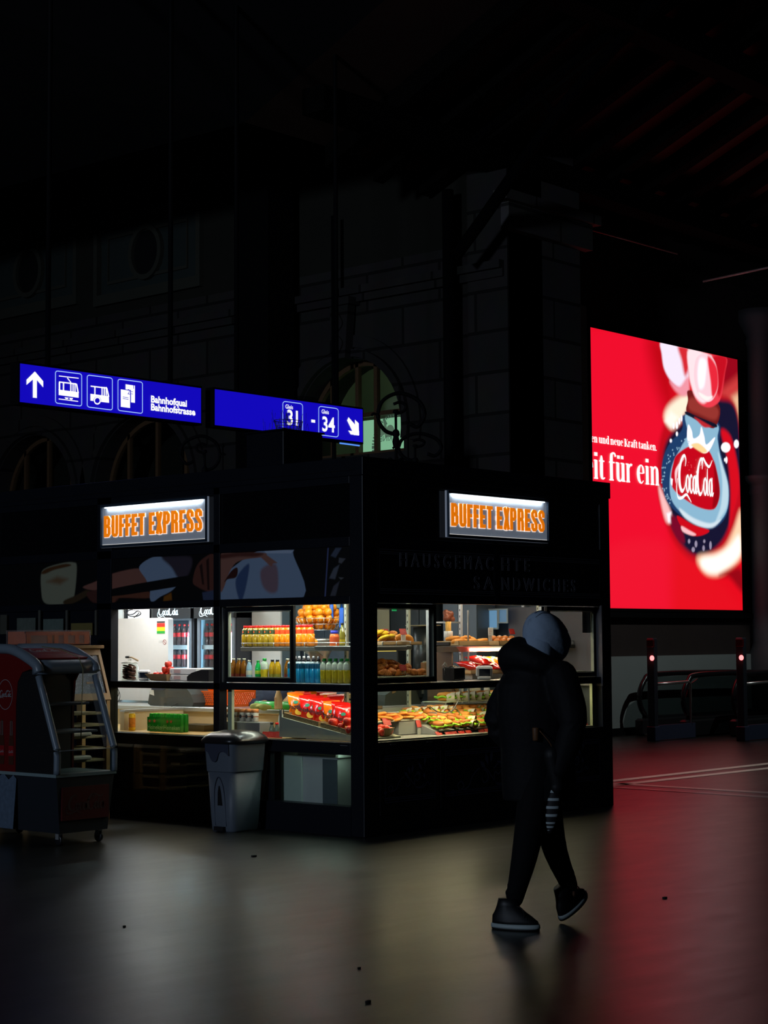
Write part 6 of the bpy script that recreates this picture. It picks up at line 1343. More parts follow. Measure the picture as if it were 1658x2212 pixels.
# lower right display: bread side
gx0, gx1 = .56, xat(938,.42,1560)
gd = thing('glass_guard', 'steel framed glass guard over the pizza breads', 'guard', (.56,.40,.775)); W_ = gx1-.56
MB().box(0,W_,.30,.305,0,.17).build('glass', GLC, gd); MB().cbox((W_/2,.30,.178),(W_,.03,.016),.003).build('top_rail', STEEL, gd); MB().box(W_,W_+.012,0,.32,0,.185).build('end_plate', STEELM, gd)
pz = thing('pizza_bread', 'x', 'bread'); MB().lathe([(.001,0),(.06,.0),(.07,.012),(.06,.024),(.045,.018),(.001,.018)], 18, sx=1.35).build('crust', BREADM[0], pz); MB().lathe([(.045,.0185),(.03,.023),(.001,.024)], 16, sx=1.35).build('topping', mat('tomato cheese', lin(214,96,34), .4, var=.5, scale=60, bump=.6), pz)
board = tray((.58,.42,.895), gx1-.66, .26, .012, 'pale board carrying the pizza breads', mat('pale board', (.72,.62,.48), .5), 'bread_board')
simple('board_support', 'grey steel block under the pizza breads', 'box', [(0,xat(926,.42,1580)-xat(862,.42,1580),0,.20,0,.116)], STEELM, (xat(862,.42,1580),.425,.777), .004)
simple('board_support', 'white block at the left under the pizza breads', 'box', [(0,.10,0,.14,0,.116)], mat('white block', (.62,.56,.48), .5), (.585,.50,.777), .004)
n_ = 5; pile(pz, [(.63+(gx1-.80)*i/(n_-1), .48, .912) for i in range(n_)]+[(.66+(gx1-.80)*i/(n_-1), .60, .912) for i in range(n_)]+[(.61+(gx1-.80)*i/(n_-1), .55, .937) for i in range(n_)], 'pizza bread on the pale board', 'pizza breads', 12, .2)
tagcard(837, 1567, .40, 'red price card leaning at the pizza breads, left one', .10, .065, stand=.02); tagcard(906, 1571, .40, 'red price card on a clear stand in front of the grey block', .062, .065, stand=.095)
tr_ = tray((.68,.80,.985), .45, .22, .03, 'brown tray with folded pale paper behind the glass guard', mat('brown tray', (.2,.12,.06), .6), 'paper_tray'); o = MB().cbox((0,0,.02),(.26,.14,.04),.01).build('paper_stack', mat('cream paper', (.78,.66,.44), .7, var=.06)); o.location = (.90,.91,.993); tag(o, 'stack of folded cream paper on the brown tray', 'paper')
simple('tray_support', 'steel block under the brown paper tray', 'box', [(0,.45,0,.115,-.21,0)], STEELM, (.68,.80,.984), .003)
# sandwiches
LET = mat('lettuce', lin(150,215,40), .45, var=.45, scale=30, bump=.6); WRAP = mat('sandwich paper', (.74,.66,.50), .6, var=.06); HAM = mat('ham and tomato', lin(206,86,60), .4, var=.3)
def sandwich(nm, m, wrap=True, lt=1):
    t = thing(nm, 'x', 'sandwich'); MB().at(T((0,0,.018))).lathe([(.001,-.0),(.03,.0),(.036,.01),(.028,.028),(.001,.034)], 14, sx=1.9).build('bread_top', m, t)
    MB().lathe([(.001,-.014),(.026,-.012),(.034,.0),(.030,.008),(.001,.008)], 14, sx=1.9).build('bread_bottom', m, t)
    rings = []
    for z in (.006,.018):
        rings.append([((.076+.009*math.sin(7*a)+.004*math.sin(13*a))*math.cos(a)*1.0, (.046+.008*math.sin(9*a+1))*math.sin(a), z+.005*math.sin(6*a)) for a in [2*PI*j/40 for j in range(40)]])
    MB().loft(rings).build('lettuce', LET if lt else HAM, t)
    MB().at(T((0,0,.014))).lathe([(.001,-.004),(.032,-.003),(.032,.004),(.001,.005)], 14, sx=1.9).build('filling', HAM, t)
    if wrap:
        mb = MB().at(RY(PI/2)); mb.loft([[(.034*math.cos(a)*1.05-.012, .040*math.sin(a), z) for a in [2*PI*j/14 for j in range(14)]] for z in (-.072,-.01)], cap=False).build('paper_sleeve', WRAP, t)
    return t
sA, sB, sC = sandwich('sandwich', BREADM[0]), sandwich('sandwich', BREADM[1], True, 1), sandwich('sandwich', mat('dark roll crust', lin(190,104,44), .5, var=.3, scale=18), False)
# sloped stand
x0s, x1s = xat(948,.2,1580), 3.30
st_ = thing('sandwich_slope', 'sloping steel stand filled with sandwiches', 'display stand', (x0s,.20,.775)); MB().at(frame((0,0,0),(0,1,0),(0,0,1))).prism([(0,0),(.52,0),(.52,.17),(0,.015)], 0, 1.75).build('slope', STEELM, st_)
zsl = lambda y: .775+.015+(y-.20)*.155/.52
rs_ = random.Random(21); rows = [('front row',.26,1.0,1),('second row',.35,1.0,1),('third row',.44,1.0,0),('fourth row',.53,1.0,0),('back row',.63,1.0,0)]
first = {}
for ri, (rn, y_, s_, kind) in enumerate(rows):
    nsw = 15
    for k in range(nsw):
        x_ = x0s+.07+k*.115+(.05 if ri % 2 else 0)
        if x_ > x0s+1.70: continue
        src = (sC if kind and k % 3 != 1 else sA) if ri < 2 else (sA if (k+ri) % 2 else sB)
        if ri == 2 and k < 4: src = sC
        loc = (x_, y_, zsl(y_)+.028+rs_.uniform(0,.012)); rot = (.25+rs_.uniform(-.15,.15), rs_.uniform(-.15,.15), PI/2+rs_.uniform(-.45,.45)+(PI if rs_.random() < .4 else 0))
        lab = '%s, %s from the left, %s of the slope' % ({sA:'sandwich in a paper sleeve',sB:'brown sandwich in a paper sleeve',sC:'round filled roll'}[src], ORD[k], rn)
        if src['label'] == 'x': src.location = loc; src.rotation_euler = rot; src['label'] = lab; src['group'] = 'sandwiches in the sloping display'
        else: dup(src, loc, label=lab, group='sandwiches in the sloping display', rot=rot, scale=rs_.uniform(.9,1.08))
simple('upper_glass_shelf', 'glass shelf across the back of the sandwich display', 'shelf', [(0,1.5,0,.26,-.008,0)], mat('pale green edge'), (xat(962,.58,1535),.60,1.035), .002)
simple('shelf_bracket', 'steel bracket under the glass shelf, left end', 'bracket', [(0,.02,0,.25,-.12,0)], STEELM, (xat(962,.58,1535)+.02,.60,1.027)); simple('shelf_bracket', 'steel bracket under the glass shelf, right end', 'bracket', [(0,.02,0,.25,-.12,0)], STEELM, (xat(962,.58,1535)+1.4,.60,1.027))
for k in range(8):
    x_ = xat(966+k*15,.68,1528); dup(sB if k % 2 else sA, (x_,.70,1.055), label='wrapped baguette sandwich on the glass shelf, %s from the left' % ORD[k], group='wrapped sandwiches on the glass shelf', rot=(.1,rs_.uniform(-.1,.1),PI/2+rs_.uniform(-.3,.3)+.5), scale=1.25)
for k, px in enumerate((952,972,984,1000,1015,1042,1056,1075,1090)):
    tagcard(px, 1591-(px-950)*.085, .172, 'price card along the sandwich display sill, %s from the left' % ORD[k], .082 if k != 1 else .09, .055, group='price cards under the sandwiches', tilt=-.75)
stp = simple('card_rail', 'black rail behind the price cards', 'rail', [(0,1.6,0,.02,0,.03)], DARKP, (x0s,.20,.776))
# small things on the back counter
def sm(name, lab, cat_, px, py, y, parts):
    t = thing(name, lab, cat_, (xat(px,y,py), y, zat(px,py,y=y)))
    for nm, mb, m_ in parts: mb.build(nm, m_, t)
    return t
sm('scale', 'dark sloping scale housing behind the cream paper', 'scale', 868, 1528, 1.05, [('housing', MB().at(frame((-.13,0,0),(1,0,0),(0,0,1))).prism([(-.12,0),(.42,0),(.30,.20),(.0,.16),(-.10,.12)],-.25,0), mat('dark green grey housing', (.05,.06,.055), .45, var=.2)), ('label', MB().at(frame((-.14,-.003,.13),(1,0,.25),(0,0,1))).prism([(0,0),(.05,0),(.05,.025),(0,.025)],0,.002), CARD)])
sm('steel_canister', 'round steel canister on the back counter', 'canister', 940, 1524, 1.1, [('body', MB().lathe([(.045,0),(.045,.15),(.048,.155),(.048,.17),(.045,.172)],16), STEEL)])
for k, (px, py, y_) in enumerate(((975,1515,1.0),(990,1500,1.05))):
    sm('coffee_lever', ['beige padded lever arm slanting down, left one','beige padded lever arm slanting down, right one'][k], 'machine part', px, py, y_, [('arm', MB().at(RY(-.75)).cbox((0,0,.05),(.055,.05,.26),.02), mat('beige plastic', lin(176,140,96), .4)), ('rail', MB().at(RY(-.75)).cbox((-.045,0,.05),(.014,.03,.28),.003), STEELM)])
sm('shower_head', 'shiny tilted spoon like steel head above the sandwiches', 'utensil', 1010, 1507, .95, [('head', MB().at(RY(-.5)).lathe([(.001,-.012),(.045,-.006),(.05,.004),(.001,.008)],18,sx=1.5), mat('chrome', (.6,.6,.62), .08, 1, var=0)), ('stem', MB().tube([(.03,0,.03),(.07,0,.06),(.1,.02,.1)],.014,8), mat('ivory plastic', (.7,.66,.55), .4))])
sm('milk_bottle', 'ivory plastic canister right of the steel head', 'canister', 1018, 1523, 1.08, [('body', MB().lathe([(.05,0),(.05,.12),(.04,.15),(.02,.17)],16), mat('ivory plastic'))])
sm('blue_carton', 'small dark blue carton on the back counter', 'carton', 1038, 1518, 1.05, [('box', MB().cbox((0,0,.035),(.07,.05,.07),.003), mat('petrol blue', lin(14,66,86), .45))])
sm('white_jug', 'bright white jug at the edge of the person', 'jug', 1051, 1499, 1.0, [('jug', MB().lathe([(.03,-.04),(.035,.0),(.03,.05),(.026,.09)],14), mat('white glaze', (.85,.84,.8), .2)), ('handle', MB().tube([(.03,0,.0),(.055,0,.03),(.03,0,.06)],.006,6), mat('orange plastic', lin(236,90,30), .3))])
sm('white_jug', 'ivory jar left of the bright white jug', 'jug', 1030, 1500, 1.1, [('jug', MB().lathe([(.03,-.05),(.035,.0),(.035,.06),(.03,.07)],14), mat('ivory plastic'))])
sm('folded_cloth', 'folded tan cloth on the steel rail at the right', 'cloth', 1045, 1524, .9, [('cloth', MB().cbox((0,0,.0),(.22,.08,.02),.008), mat('tan cloth', lin(196,164,120), .8, var=.1))])
hb = MB().tube([(0,0,0),(.10,0,-.05),(.20,0,-.065),(.30,0,-.05),(.36,0,-.0),(.40,0,.05)], .005, 6).build('black_hose', DARKP); hb.location = (xat(928,.28,1528),.28,zat(928,1526,y=.28)); tag(hb, 'thin black hose hanging in a loop above the sandwiches', 'hose')
# red crisp bags on the wooden tray in the open window
tray((xat(1006,.42),.36,1.285), .66, .26, .035, 'wooden tray under the red crisp bags in the open window'); simple('tray_support', 'steel support under the wooden crisp tray', 'box', [(.04,.62,.02,.24,-.045,0)], STEELM, (xat(1006,.42),.36,1.284), .003)
for k, (px, py, y_, r_) in enumerate(((1022,1444,.44,(-1.35,.1,.2)),(1048,1445,.46,(-1.4,-.1,-.1)),(1072,1446,.44,(-1.35,.15,.3)),(1042,1434,.50,(-1.3,.0,.1)),(1068,1436,.50,(-1.3,.1,-.2)))):
    dup(p0 if k == 4 else n0, (xat(px,y_,py), y_-.08, zat(px,py,y=y_)), label='red crisp bag in the open window, %s' % ('lower left','lower middle','lower right','upper left','upper right')[k], group='crisp bags in the open window', rot=r_, scale=1.1)
# right end window
xr = xat(1240,.4)
pile(thing('bread_roll','x','bread roll') if False else dup(cp, label='x'), [(xat(1226,.36),.36,1.317),(xat(1236,.36),.40,1.317),(xat(1252,.34),.34,1.317),(xat(1259,.36),.40,1.317)], 'brown roll in the right end window', 'rolls in the right end window', 14, .2)
dup(cp, (xat(1232,.45), .42, 1.575), label='long roll on the short upper shelf beside the hood', group='rolls in the right end window', rot=(0,0,.8)); tagcard(1257, 1438, .30, 'red price card above the rolls in the right end window', stand=.03); tagcard(1230, 1371, .42, 'red card behind the hood in the right end window', .09, .06, stand=.06); tagcard(1224,1441,.34,'red card edge right behind the dark hood collar')
nt_ = flaty('notice_sheet', 'grey printed notice hanging in the right end window', 'notice', .09, 1258, 1276, 1320, 1367, mat('grey violet paper', (.22,.21,.24), .7, var=.04), .002)
mb = MB().at(frame((nt_.location[0]*0+.006,-.002,.0),(1,0,0),(0,0,1)))
for k in range(8): mb.ribbon([(.01,.03+k*.02),(.07,.03+k*.02)], .003)
mb.build('print', mat('dark print', (.05,.04,.05), .6), nt_)
t = thing('beer_can', 'green beer can with a red star in the lower right pane', 'can', (xat(1269,.3,1556),.3,.775)); MB().lathe([(.026,0),(.033,.008),(.033,.148),(.027,.165)],16).build('can', GRC, t)
mb = MB().at(frame((-.006,-.0345,.10),(1,0,0),(0,0,1))); mb.poly([((.018 if i%2 == 0 else .008)*math.sin(i*PI/5), (.018 if i%2 == 0 else .008)*math.cos(i*PI/5)) for i in range(10)]); mb.build('red_star', mat('red sticker'), t)
t = thing('drink_can', 'pale yellow can left of the green beer can', 'can', (xat(1258,.32,1556),.32,.775)); MB().lathe([(.026,0),(.033,.008),(.033,.148),(.027,.165)],16).build('can', mat('pale yellow can', lin(220,210,120), .35), t)
tagcard(1277, 1572, .20, 'orange red price card in the lower right corner', .1, .06, tilt=-.7)
simple('end_cabinet', 'grey box cabinet behind the lower right pane', 'cabinet', [(0,.25,0,.3,0,.30)], mat('grey box', (.20,.20,.17), .5), (3.08,.45,.776), .004)
simple('mint_board', 'pale green panel behind the lower right pane', 'board', [(0,.5,0,.02,0,.46)], mat('pale mint panel', (.45,.55,.45), .5), (2.85,.80,.775))
# under the counter on the left face
gbx = thing('storage_container', 'tall mint green container behind the lowest left pane', 'container', (.35, yat(655,.35,1680), .05)); MB().cbox((0,.0,.33),(.3,.26,.64),.01).build('body', mat('mint plastic', (.50,.62,.52), .45, var=.04), gbx); MB().cbox((0,.0,.655),(.31,.27,.02),.004).build('lid', mat('mint plastic'), gbx)
gb2 = thing('storage_unit', 'white chest with a louvred vent behind the lowest left pane', 'appliance', (.36, yat(712,.36,1690), .05)); MB().cbox((0,.0,.29),(.3,.46,.56),.01).build('body', mat('grey white plastic', (.56,.60,.57), .45, var=.04), gb2); MB().cbox((0,.0,.60),(.32,.50,.08),.006).build('vent_housing', mat('grey white plastic'), gb2)
mb = MB()
for k in range(4): mb.box(-.163,-.158,-.22,.22,.575+k*.016,.583+k*.016)
mb.build('louvres', DARKP, gb2); MB().box(-.152,-.148,-.23,-.06,.03,.55).build('dark_door', mat('dark blue grey door', (.09,.12,.13), .4), gb2)
for k, (px, c, lab) in enumerate(((250,CARD,'brown carton in the dark under the left counter'),(300,mat('dark carton', (.10,.07,.05), .7),'dark carton under the left counter, second from the left'),(352,mat('dark carton'),'dark drawer box under the left counter, below the beer cans'),(410,mat('dark grey box', (.05,.05,.05), .6),'dark grey box under the left counter, left of the bin'))):
    o = thing('storage_box', lab, 'box', (.42, yat(px,.42,1640), .05)); MB().cbox((0,0,.16),(.35,.30,.32),.006).build('box', c, o); MB().cbox((0,0,.43),(.33,.28,.2),.006).build('upper_box', c, o); MB().box(-.18,-.175,-.06,.06,.42,.44).build('handle_slot', STEELM if k > 1 else DARKP, o)
wp_ = thing('leaning_board', 'dark board leaning under the counter right of the bin', 'board', (.3, yat(590,.3,1700), .05)); MB().at(RX(.18)).box(0,.02,-.16,.16,.02,.60).build('board', mat('brown board', (.10,.085,.06), .7, var=.2), wp_); MB().at(RX(.18)).box(-.004,.0,.15,.165,.02,.60).build('edge', STEELM, wp_)
# the kiosk worker bending behind the counter
wk_ = thing('person', 'kiosk worker in a navy jacket bending low behind the counter, blonde hair', 'person', (1.82, yat(556,1.82), .05), 1.27); wk_.scale = (.94,.94,.92)
NAVYC = mat('navy fabric', (.018,.028,.055), .8, var=.3, scale=12, bump=.3); SKN = mat('skin', lin(214,160,130), .5, var=.05); JE = mat('dark jeans', (.02,.025,.04), .8)
mb = MB(); limb(mb, [(.12,.12,.10),(.10,.11,.48),(.05,.10,.86)], [.045,.06,.09]); limb(mb, [(.12,-.12,.10),(.10,-.11,.48),(.05,-.10,.86)], [.045,.06,.09])
limb(mb, [(.05,0,.88),(-.08,-.05,1.0),(-.22,-.10,1.03),(-.30,-.15,1.0)], [.14,.15,.14,.06]); limb(mb, [(-.30,-.15,1.0),(-.38,-.2,1.0)], [.06,.05])
mb.ball((-.45,-.25,1.0), .088, 14, sx=1.1, sz=1.12); mb.ball((-.535,-.28,.985), .014, 8)
limb(mb, [(-.22,.08,1.02),(-.30,.20,.98),(-.40,.12,1.02)], [.06,.045,.035]); limb(mb, [(-.24,-.26,1.02),(-.30,-.36,.98),(-.42,-.32,1.02)], [.06,.045,.035])
for hx, hy in ((-.42,.10),(-.44,-.31)):
    mb.ball((hx-.03,hy,1.02), .035, 10, sx=1.2, sz=.6)
    for f in range(4): limb(mb, [(hx-.05,hy-.025+f*.017,1.02),(hx-.085,hy-.027+f*.018,1.012),(hx-.105,hy-.027+f*.018,.995)], [.0095,.0085,.007], 6)
    limb(mb, [(hx-.02,hy+.03,1.02),(hx-.05,hy+.05,1.015),(hx-.07,hy+.05,1.005)], [.011,.009,.008], 6)
blob('body', SKN, wk_, mb, .011, 4)
mb = MB(); limb(mb, [(.07,0,.86),(-.08,-.05,1.02),(-.24,-.11,1.05),(-.31,-.16,1.01)], [.17,.175,.165,.085]); limb(mb, [(-.2,.08,1.02),(-.30,.20,.98),(-.37,.14,1.0)], [.085,.066,.052]); limb(mb, [(-.22,-.26,1.02),(-.30,-.36,.98),(-.39,-.33,1.0)], [.085,.066,.052]); blob('jacket', NAVYC, wk_, mb, .012, 5)
mb = MB(); limb(mb, [(.12,.12,.06),(.10,.11,.48),(.05,.10,.86)], [.065,.08,.115]); limb(mb, [(.12,-.12,.06),(.10,-.11,.48),(.05,-.10,.86)], [.065,.08,.115]); blob('trousers', JE, wk_, mb, .014, 4)
mb = MB(); mb.ball((-.435,-.245,1.025), .105, 16, sx=1.1, sz=1.05); limb(mb, [(-.42,-.18,1.05),(-.40,-.13,.98),(-.42,-.15,.88)], [.06,.055,.03]); blob('hair', mat('blonde hair', lin(196,160,110), .5, var=.45, scale=50, bump=.8), wk_, mb, .010, 3)
for s_ in (-.12,.12): MB().at(T((.09,s_,0))).loft([[(.0+.05*math.cos(a)*r-.04*(1 if r>0 else 0), .045*math.sin(a), z) for a in [2*PI*j/14 for j in range(14)]] for r, z in ((2.2,.0),(2.3,.03),(1.5,.07),(1.1,.10))]).build('shoe', DARKP, wk_)
# ================================================================== OUTSIDE: bin, cooler, stand, walking person
bn = thing('waste_bin', 'grey wheelie style pedal bin with a domed black lid against the kiosk', 'bin', (-.232,1.27,0)); bn.scale = (1.06,1.1,1.0)
BG = mat('blue grey bin plastic', (.115,.14,.175), .5, var=.06); BG2 = mat('darker bin plastic', (.035,.045,.075), .5, var=.06)
def ring(a, b, r, z, k=5, dx=0, dy=0): return [(p[0]+dx, p[1]+dy, z) for p in rrect(a, b, r, k)]
MB().loft([ring(.145,.125,.05,.0),ring(.150,.130,.05,.015),ring(.160,.138,.055,.12),ring(.178,.156,.06,.50)]).build('body', BG, bn)
MB().loft([ring(.184,.162,.062,.50),ring(.186,.164,.062,.51),ring(.198,.176,.066,.735),ring(.20,.178,.066,.745)]).build('upper_body', BG, bn)
# moulded decoration on the front (west) face: arch, pedal niche, wavy dark band
def onface(z): return -(.145+(.198-.145)*z/.74)-.003
def west(mb, pts, d=0): return mb.add([(onface(z)-d, y, z) for y, z in pts], [tuple(range(len(pts)))[::-1]])
mb = MB(); west(mb, [(-.035,.03),(.035,.03),(.030,.20),(.018,.33),(.004,.385),(-.006,.385),(-.018,.33),(-.030,.20)], .001); mb.build('pedal_niche', DARKP, bn)
mb = MB(); q = [(onface(z)-.002, y, z) for y, z in cat([(-.06,.05),(-.058,.25),(-.045,.38),(-.0,.46),(.045,.38),(.058,.25),(.06,.05)],5)]; mb.tube(q, .003, 5).build('raised_arch', BG2, bn)
MB().at(frame((-.20,0,0),(0,-1,0),(0,0,1))).prism([(-.13,.735),(.13,.735)][::-1]+[(p[0],p[1]) for p in cat([(-.13,.67),(-.10,.665),(-.06,.60),(-.03,.585),(.0,.60),(.03,.665),(.09,.668),(.13,.64)],4)][::1], -.012, .004).build('wavy_band', BG2, bn)
MB().box(-.185,-.12,-.05,.05,.012,.045).build('pedal', DARKP, bn)
BL = mat('glossy black lid', (.012,.012,.014), .3, var=.1, coat=.2)
MB().loft([ring(.205,.185,.09,.735),ring(.225,.205,.10,.745),ring(.228,.208,.10,.765),ring(.205,.19,.10,.80),ring(.16,.15,.09,.828),ring(.09,.085,.06,.842),ring(.01,.01,.008,.846)]).build('lid', BL, bn)
MB().at(T((-.10,.03,.829))@RY(-.42)@SC(1,1.5,1)).lathe([(.001,.0),(.035,.002),(.036,.005),(.001,.006)],16).build('lid_slot', mat('lid recess', (.002,.002,.002), .6), bn)
for s in (-.11,.11): 
    MB().at(T((.13,s,.035))@RX(PI/2)).lathe([(.03,-.015),(.035,-.01),(.035,.01),(.03,.015)],14).build('wheel', DARKP, bn)
# ---- display cooler on castors
CL = thing('display_cooler', 'red and grey open fronted drinks cooler on castors at the left', 'cooler', (-1.695,1.45,0))
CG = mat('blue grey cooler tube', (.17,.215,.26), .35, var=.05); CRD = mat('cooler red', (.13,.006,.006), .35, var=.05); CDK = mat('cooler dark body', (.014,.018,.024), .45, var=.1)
W2 = .30
MB().loft([[(-.24,.02,.10),(.24,.02,.10),(.24,1.20,.10),(-.24,1.20,.10)],[(-.29,.0,.54),(.29,.0,.54),(.29,1.25,.54),(-.29,1.25,.54)]], smooth=False).build('base', CDK, CL)
MB().box(-.305,.305,-.012,1.26,.54,.565).build('rim', mat('grey rim', (.20,.27,.28), .3), CL)
MB().box(-.235,.235,-.004,.014,.20,.46).build('front_panel', mat('dull dark red panel', (.075,.008,.008), .4), CL)
lm = MB(); logo(lm, frame((-.2,-.0055,.27),(1,0,0),(0,0,1)), .40); lm.build('front_logo', mat('dim logo', (.05,.02,.02), .5), CL)
side = [(0.0,.565),(0.0,.76),(.25,1.36),(.30,1.44),(.42,1.50),(.62,1.54),(1.25,1.54),(1.25,.565)]
for s, nm in ((-1,'left_side'),(1,'right_side')):
    x_ = s*.285
    # red rear part, black glazed front part
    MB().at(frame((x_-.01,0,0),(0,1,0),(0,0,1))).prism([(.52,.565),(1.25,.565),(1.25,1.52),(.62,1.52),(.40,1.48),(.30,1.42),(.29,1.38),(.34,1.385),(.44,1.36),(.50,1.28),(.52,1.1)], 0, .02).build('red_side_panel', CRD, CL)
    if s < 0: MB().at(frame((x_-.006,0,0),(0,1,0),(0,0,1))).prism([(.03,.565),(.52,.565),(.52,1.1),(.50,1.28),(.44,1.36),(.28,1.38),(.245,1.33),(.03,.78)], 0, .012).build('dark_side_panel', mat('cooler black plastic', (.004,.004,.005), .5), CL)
    else: MB().at(frame((x_-.006,0,0),(0,1,0),(0,0,1))).prism([(.03,.565),(.52,.565),(.52,1.1),(.50,1.28),(.44,1.36),(.28,1.38),(.245,1.33),(.03,.78)], 0, .006).build('side_glass', glass('cooler glass', (.85,.9,.9), .7), CL)
    pth = cat([(x_,.0,.565),(x_,.0,.74),(x_,.035,.84),(x_,.24,1.33)],5); MB().tube(pth, .028, 10).build('front_post', CG, CL)
    top = cat([(x_,.235,1.36),(x_,.26,1.41),(x_,.36,1.465),(x_,.56,1.535),(x_,.75,1.55),(x_,1.25,1.55)],6); MB().tube(top, .042, 10).build('side_tube', CG, CL)
MB().box(-.26,.26,.52,.56,.565,1.40).build('inner_back', mat('cooler black plastic'), CL)
MB().box(-.285,.285,1.22,1.25,.565,1.52).build('back_wall', CDK, CL)
for z in (.88, 1.10): MB().cbox((0,.34 if z < 1 else .40,z),(.54,.32 if z < 1 else .22,.02),.005).build('shelf', mat('grey cooler shelf', (.14,.17,.22), .4), CL)
hd = MB().loft([[(x_, .235+dy, 1.40+dz) for dy, dz in ((0,-.055),(-.012,-.03),(-.008,.02),(.03,.055),(.07,.06),(.07,-.055))] for x_ in (-.30,-.15,.15,.30)]); hd.build('head_beam', CG, CL)
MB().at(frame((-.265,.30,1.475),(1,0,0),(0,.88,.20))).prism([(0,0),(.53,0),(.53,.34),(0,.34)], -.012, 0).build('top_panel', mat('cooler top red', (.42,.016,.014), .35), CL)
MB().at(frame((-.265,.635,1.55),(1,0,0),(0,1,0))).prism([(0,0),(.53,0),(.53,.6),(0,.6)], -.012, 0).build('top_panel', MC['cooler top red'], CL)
tM = frame((-.0,.50,1.5235),(1,0,0),(0,.88,.20))
lm = MB(); logo(lm, tM @ T((-.16,.0,.0)), .31); lm.build('top_logo', mat('white print', (.62,.62,.6), .5), CL)
MB().at(tM).ribbon(arc(.0,.03,.21,.15,0,350,36), .004, 0, closed=True).build('top_ring', MC['white print'], CL)
sM = frame((-.2975,.95,1.18),(0,-1,0),(0,0,1))
MB().at(frame((-.2975,.66,1.18),(0,-1,0),(0,0,1))).ribbon(arc(0,0,.095,.12,0,350,32), .004, 0, closed=True).build('side_ring', mat('dim white print', (.30,.31,.33), .5), CL)
lm = MB(); logo(lm, frame((-.2975,.745,1.16),(0,-1,0),(0,0,1)), .17); lm.build('side_logo', MC['dim white print'], CL)
for k, y_ in enumerate((.575,.70,.83)):
    M_ = frame((-.298,y_,.62),(0,-1,0),(0,0,1))
    MB().at(M_).poly([(-.03,.0),(.03,.0),(.036,.12),(.028,.2),(.012,.30),(.010,.36),(-.010,.36),(-.012,.30),(-.028,.2),(-.036,.12)]).build('printed_bottle', mat('printed brown bottle', (.06,.018,.010), .4), CL)
    MB().at(M_ @ T((0,0,.0008))).poly([(-.034,.07),(.034,.07),(.032,.15),(-.032,.15)]).build('printed_label', mat('printed red label', (.26,.01,.012), .4), CL)
    lm = MB(); logo(lm, M_ @ T((-.030,.095,.0016)), .06); lm.build('printed_logo', MC['dim white print'], CL)
    MB().at(M_ @ T((0,0,.0008))).ribbon([(-.012,.235),(.012,.235),(.012,.345),(-.012,.345)], .003, closed=True).build('bottle_glint', MC['dim white print'], CL)
MB().at(frame((-.30,1.0,.11),(0,-1,0),(0,0,1))).poly([(-.2,.0),(.46,.0),(.50,.40),(.46,.43),(.40,.39),(.33,.44),(.25,.40),(.12,.45),(-.0,.41),(-.2,.43)]).build('printed_ice', mat('printed ice', (.09,.13,.19), .5, var=.4, scale=30), CL)
MB().at(frame((-.27,-.008,.575),(1,0,0),(0,0,1))).prism([(0,0),(.54,0),(.54,.17),(0,.17)], 0, .006).build('front_glass', MC['cooler glass'], CL); MB().tube([(-.27,-.01,.748),(.27,-.01,.748)], .004, 6).build('glass_edge', STEELM, CL)
MB().add([(.2,.02,.76),(.26,.02,.76),(.26,.23,1.32),(.2,.23,1.32)],[(0,1,2,3)]).build('folded_film', mat('clear film', (.5,.55,.6), .08, alpha=.3), CL)
for s in (-.2,.2):
    for y_ in (.08,1.12):
        c = MB().at(T((s,y_,.045))@RY(PI/2)).lathe([(.03,-.014),(.045,-.010),(.045,.010),(.03,.014)],16).build('castor_wheel', DARKP, CL)
        MB().box(s-.02,s+.02,y_-.02,y_+.02,.05,.10).build('castor_fork', STEELM, CL)
MB().tube([(-.02,.55,1.565),(.05,.40,1.545),(.12,.245,1.475),(.14,.215,1.38),(.11,.19,1.1),(.07,.15,.8)], .0035, 5).build('yellow_cord', mat('dull yellow cord', (.20,.17,.06), .6), CL)
# ---- slanted wooden display stand with tray rack and wrapped crate
ws = thing('wooden_display', 'slanted pale wooden display frame with a dark glittering panel by the kiosk', 'display stand', (-1.22,3.0,0))
WD = mat('stand wood', (.40,.24,.10), .5, var=.2, scale=7)
WS_ = .95; Ms = frame((0,-.17,1.075),(1,0,0),(0,.17,.47)); Ls = math.hypot(.17,.47)
MB().at(Ms).ribbon([(.035,.035),(WS_-.035,.035),(WS_-.035,Ls-.035),(.035,Ls-.035)], .07, -.03, .0, closed=True).build('frame', WD, ws)
def glitter():
    m = mat('glittering dark print', (.06,.08,.12), .25, var=0, coat=.6); nt = m.node_tree; N = nt.nodes
    v = N.new('ShaderNodeTexVoronoi'); v.inputs['Scale'].default_value = 90; tc = N.new('ShaderNodeTexCoord'); nt.links.new(tc.outputs['Object'], v.inputs[0])
    r = N.new('ShaderNodeValToRGB'); r.color_ramp.elements[0].color = (.55,.65,.8,1); r.color_ramp.elements[0].position = .12; r.color_ramp.elements[1].position = .3; r.color_ramp.elements[1].color = (.05,.07,.115,1)
    nt.links.new(v.outputs['Distance'], r.inputs[0]); nt.links.new(r.outputs[0], N['Principled BSDF'].inputs['Base Color']); return m
MB().at(Ms).prism([(.06,.06),(WS_-.06,.06),(WS_-.06,Ls-.06),(.06,Ls-.06)], -.022, -.012).build('dark_panel', glitter(), ws)
MB().at(Ms).prism([(.70,.16),(.86,.17),(.86,.185),(.70,.18)], -.012, -.010).build('brown_mark', mat('tan mark', (.35,.18,.07), .5), ws)
MB().cbox((WS_/2,.14,1.555),(WS_+.02,.34,.03),.004).build('top_board', WD, ws)
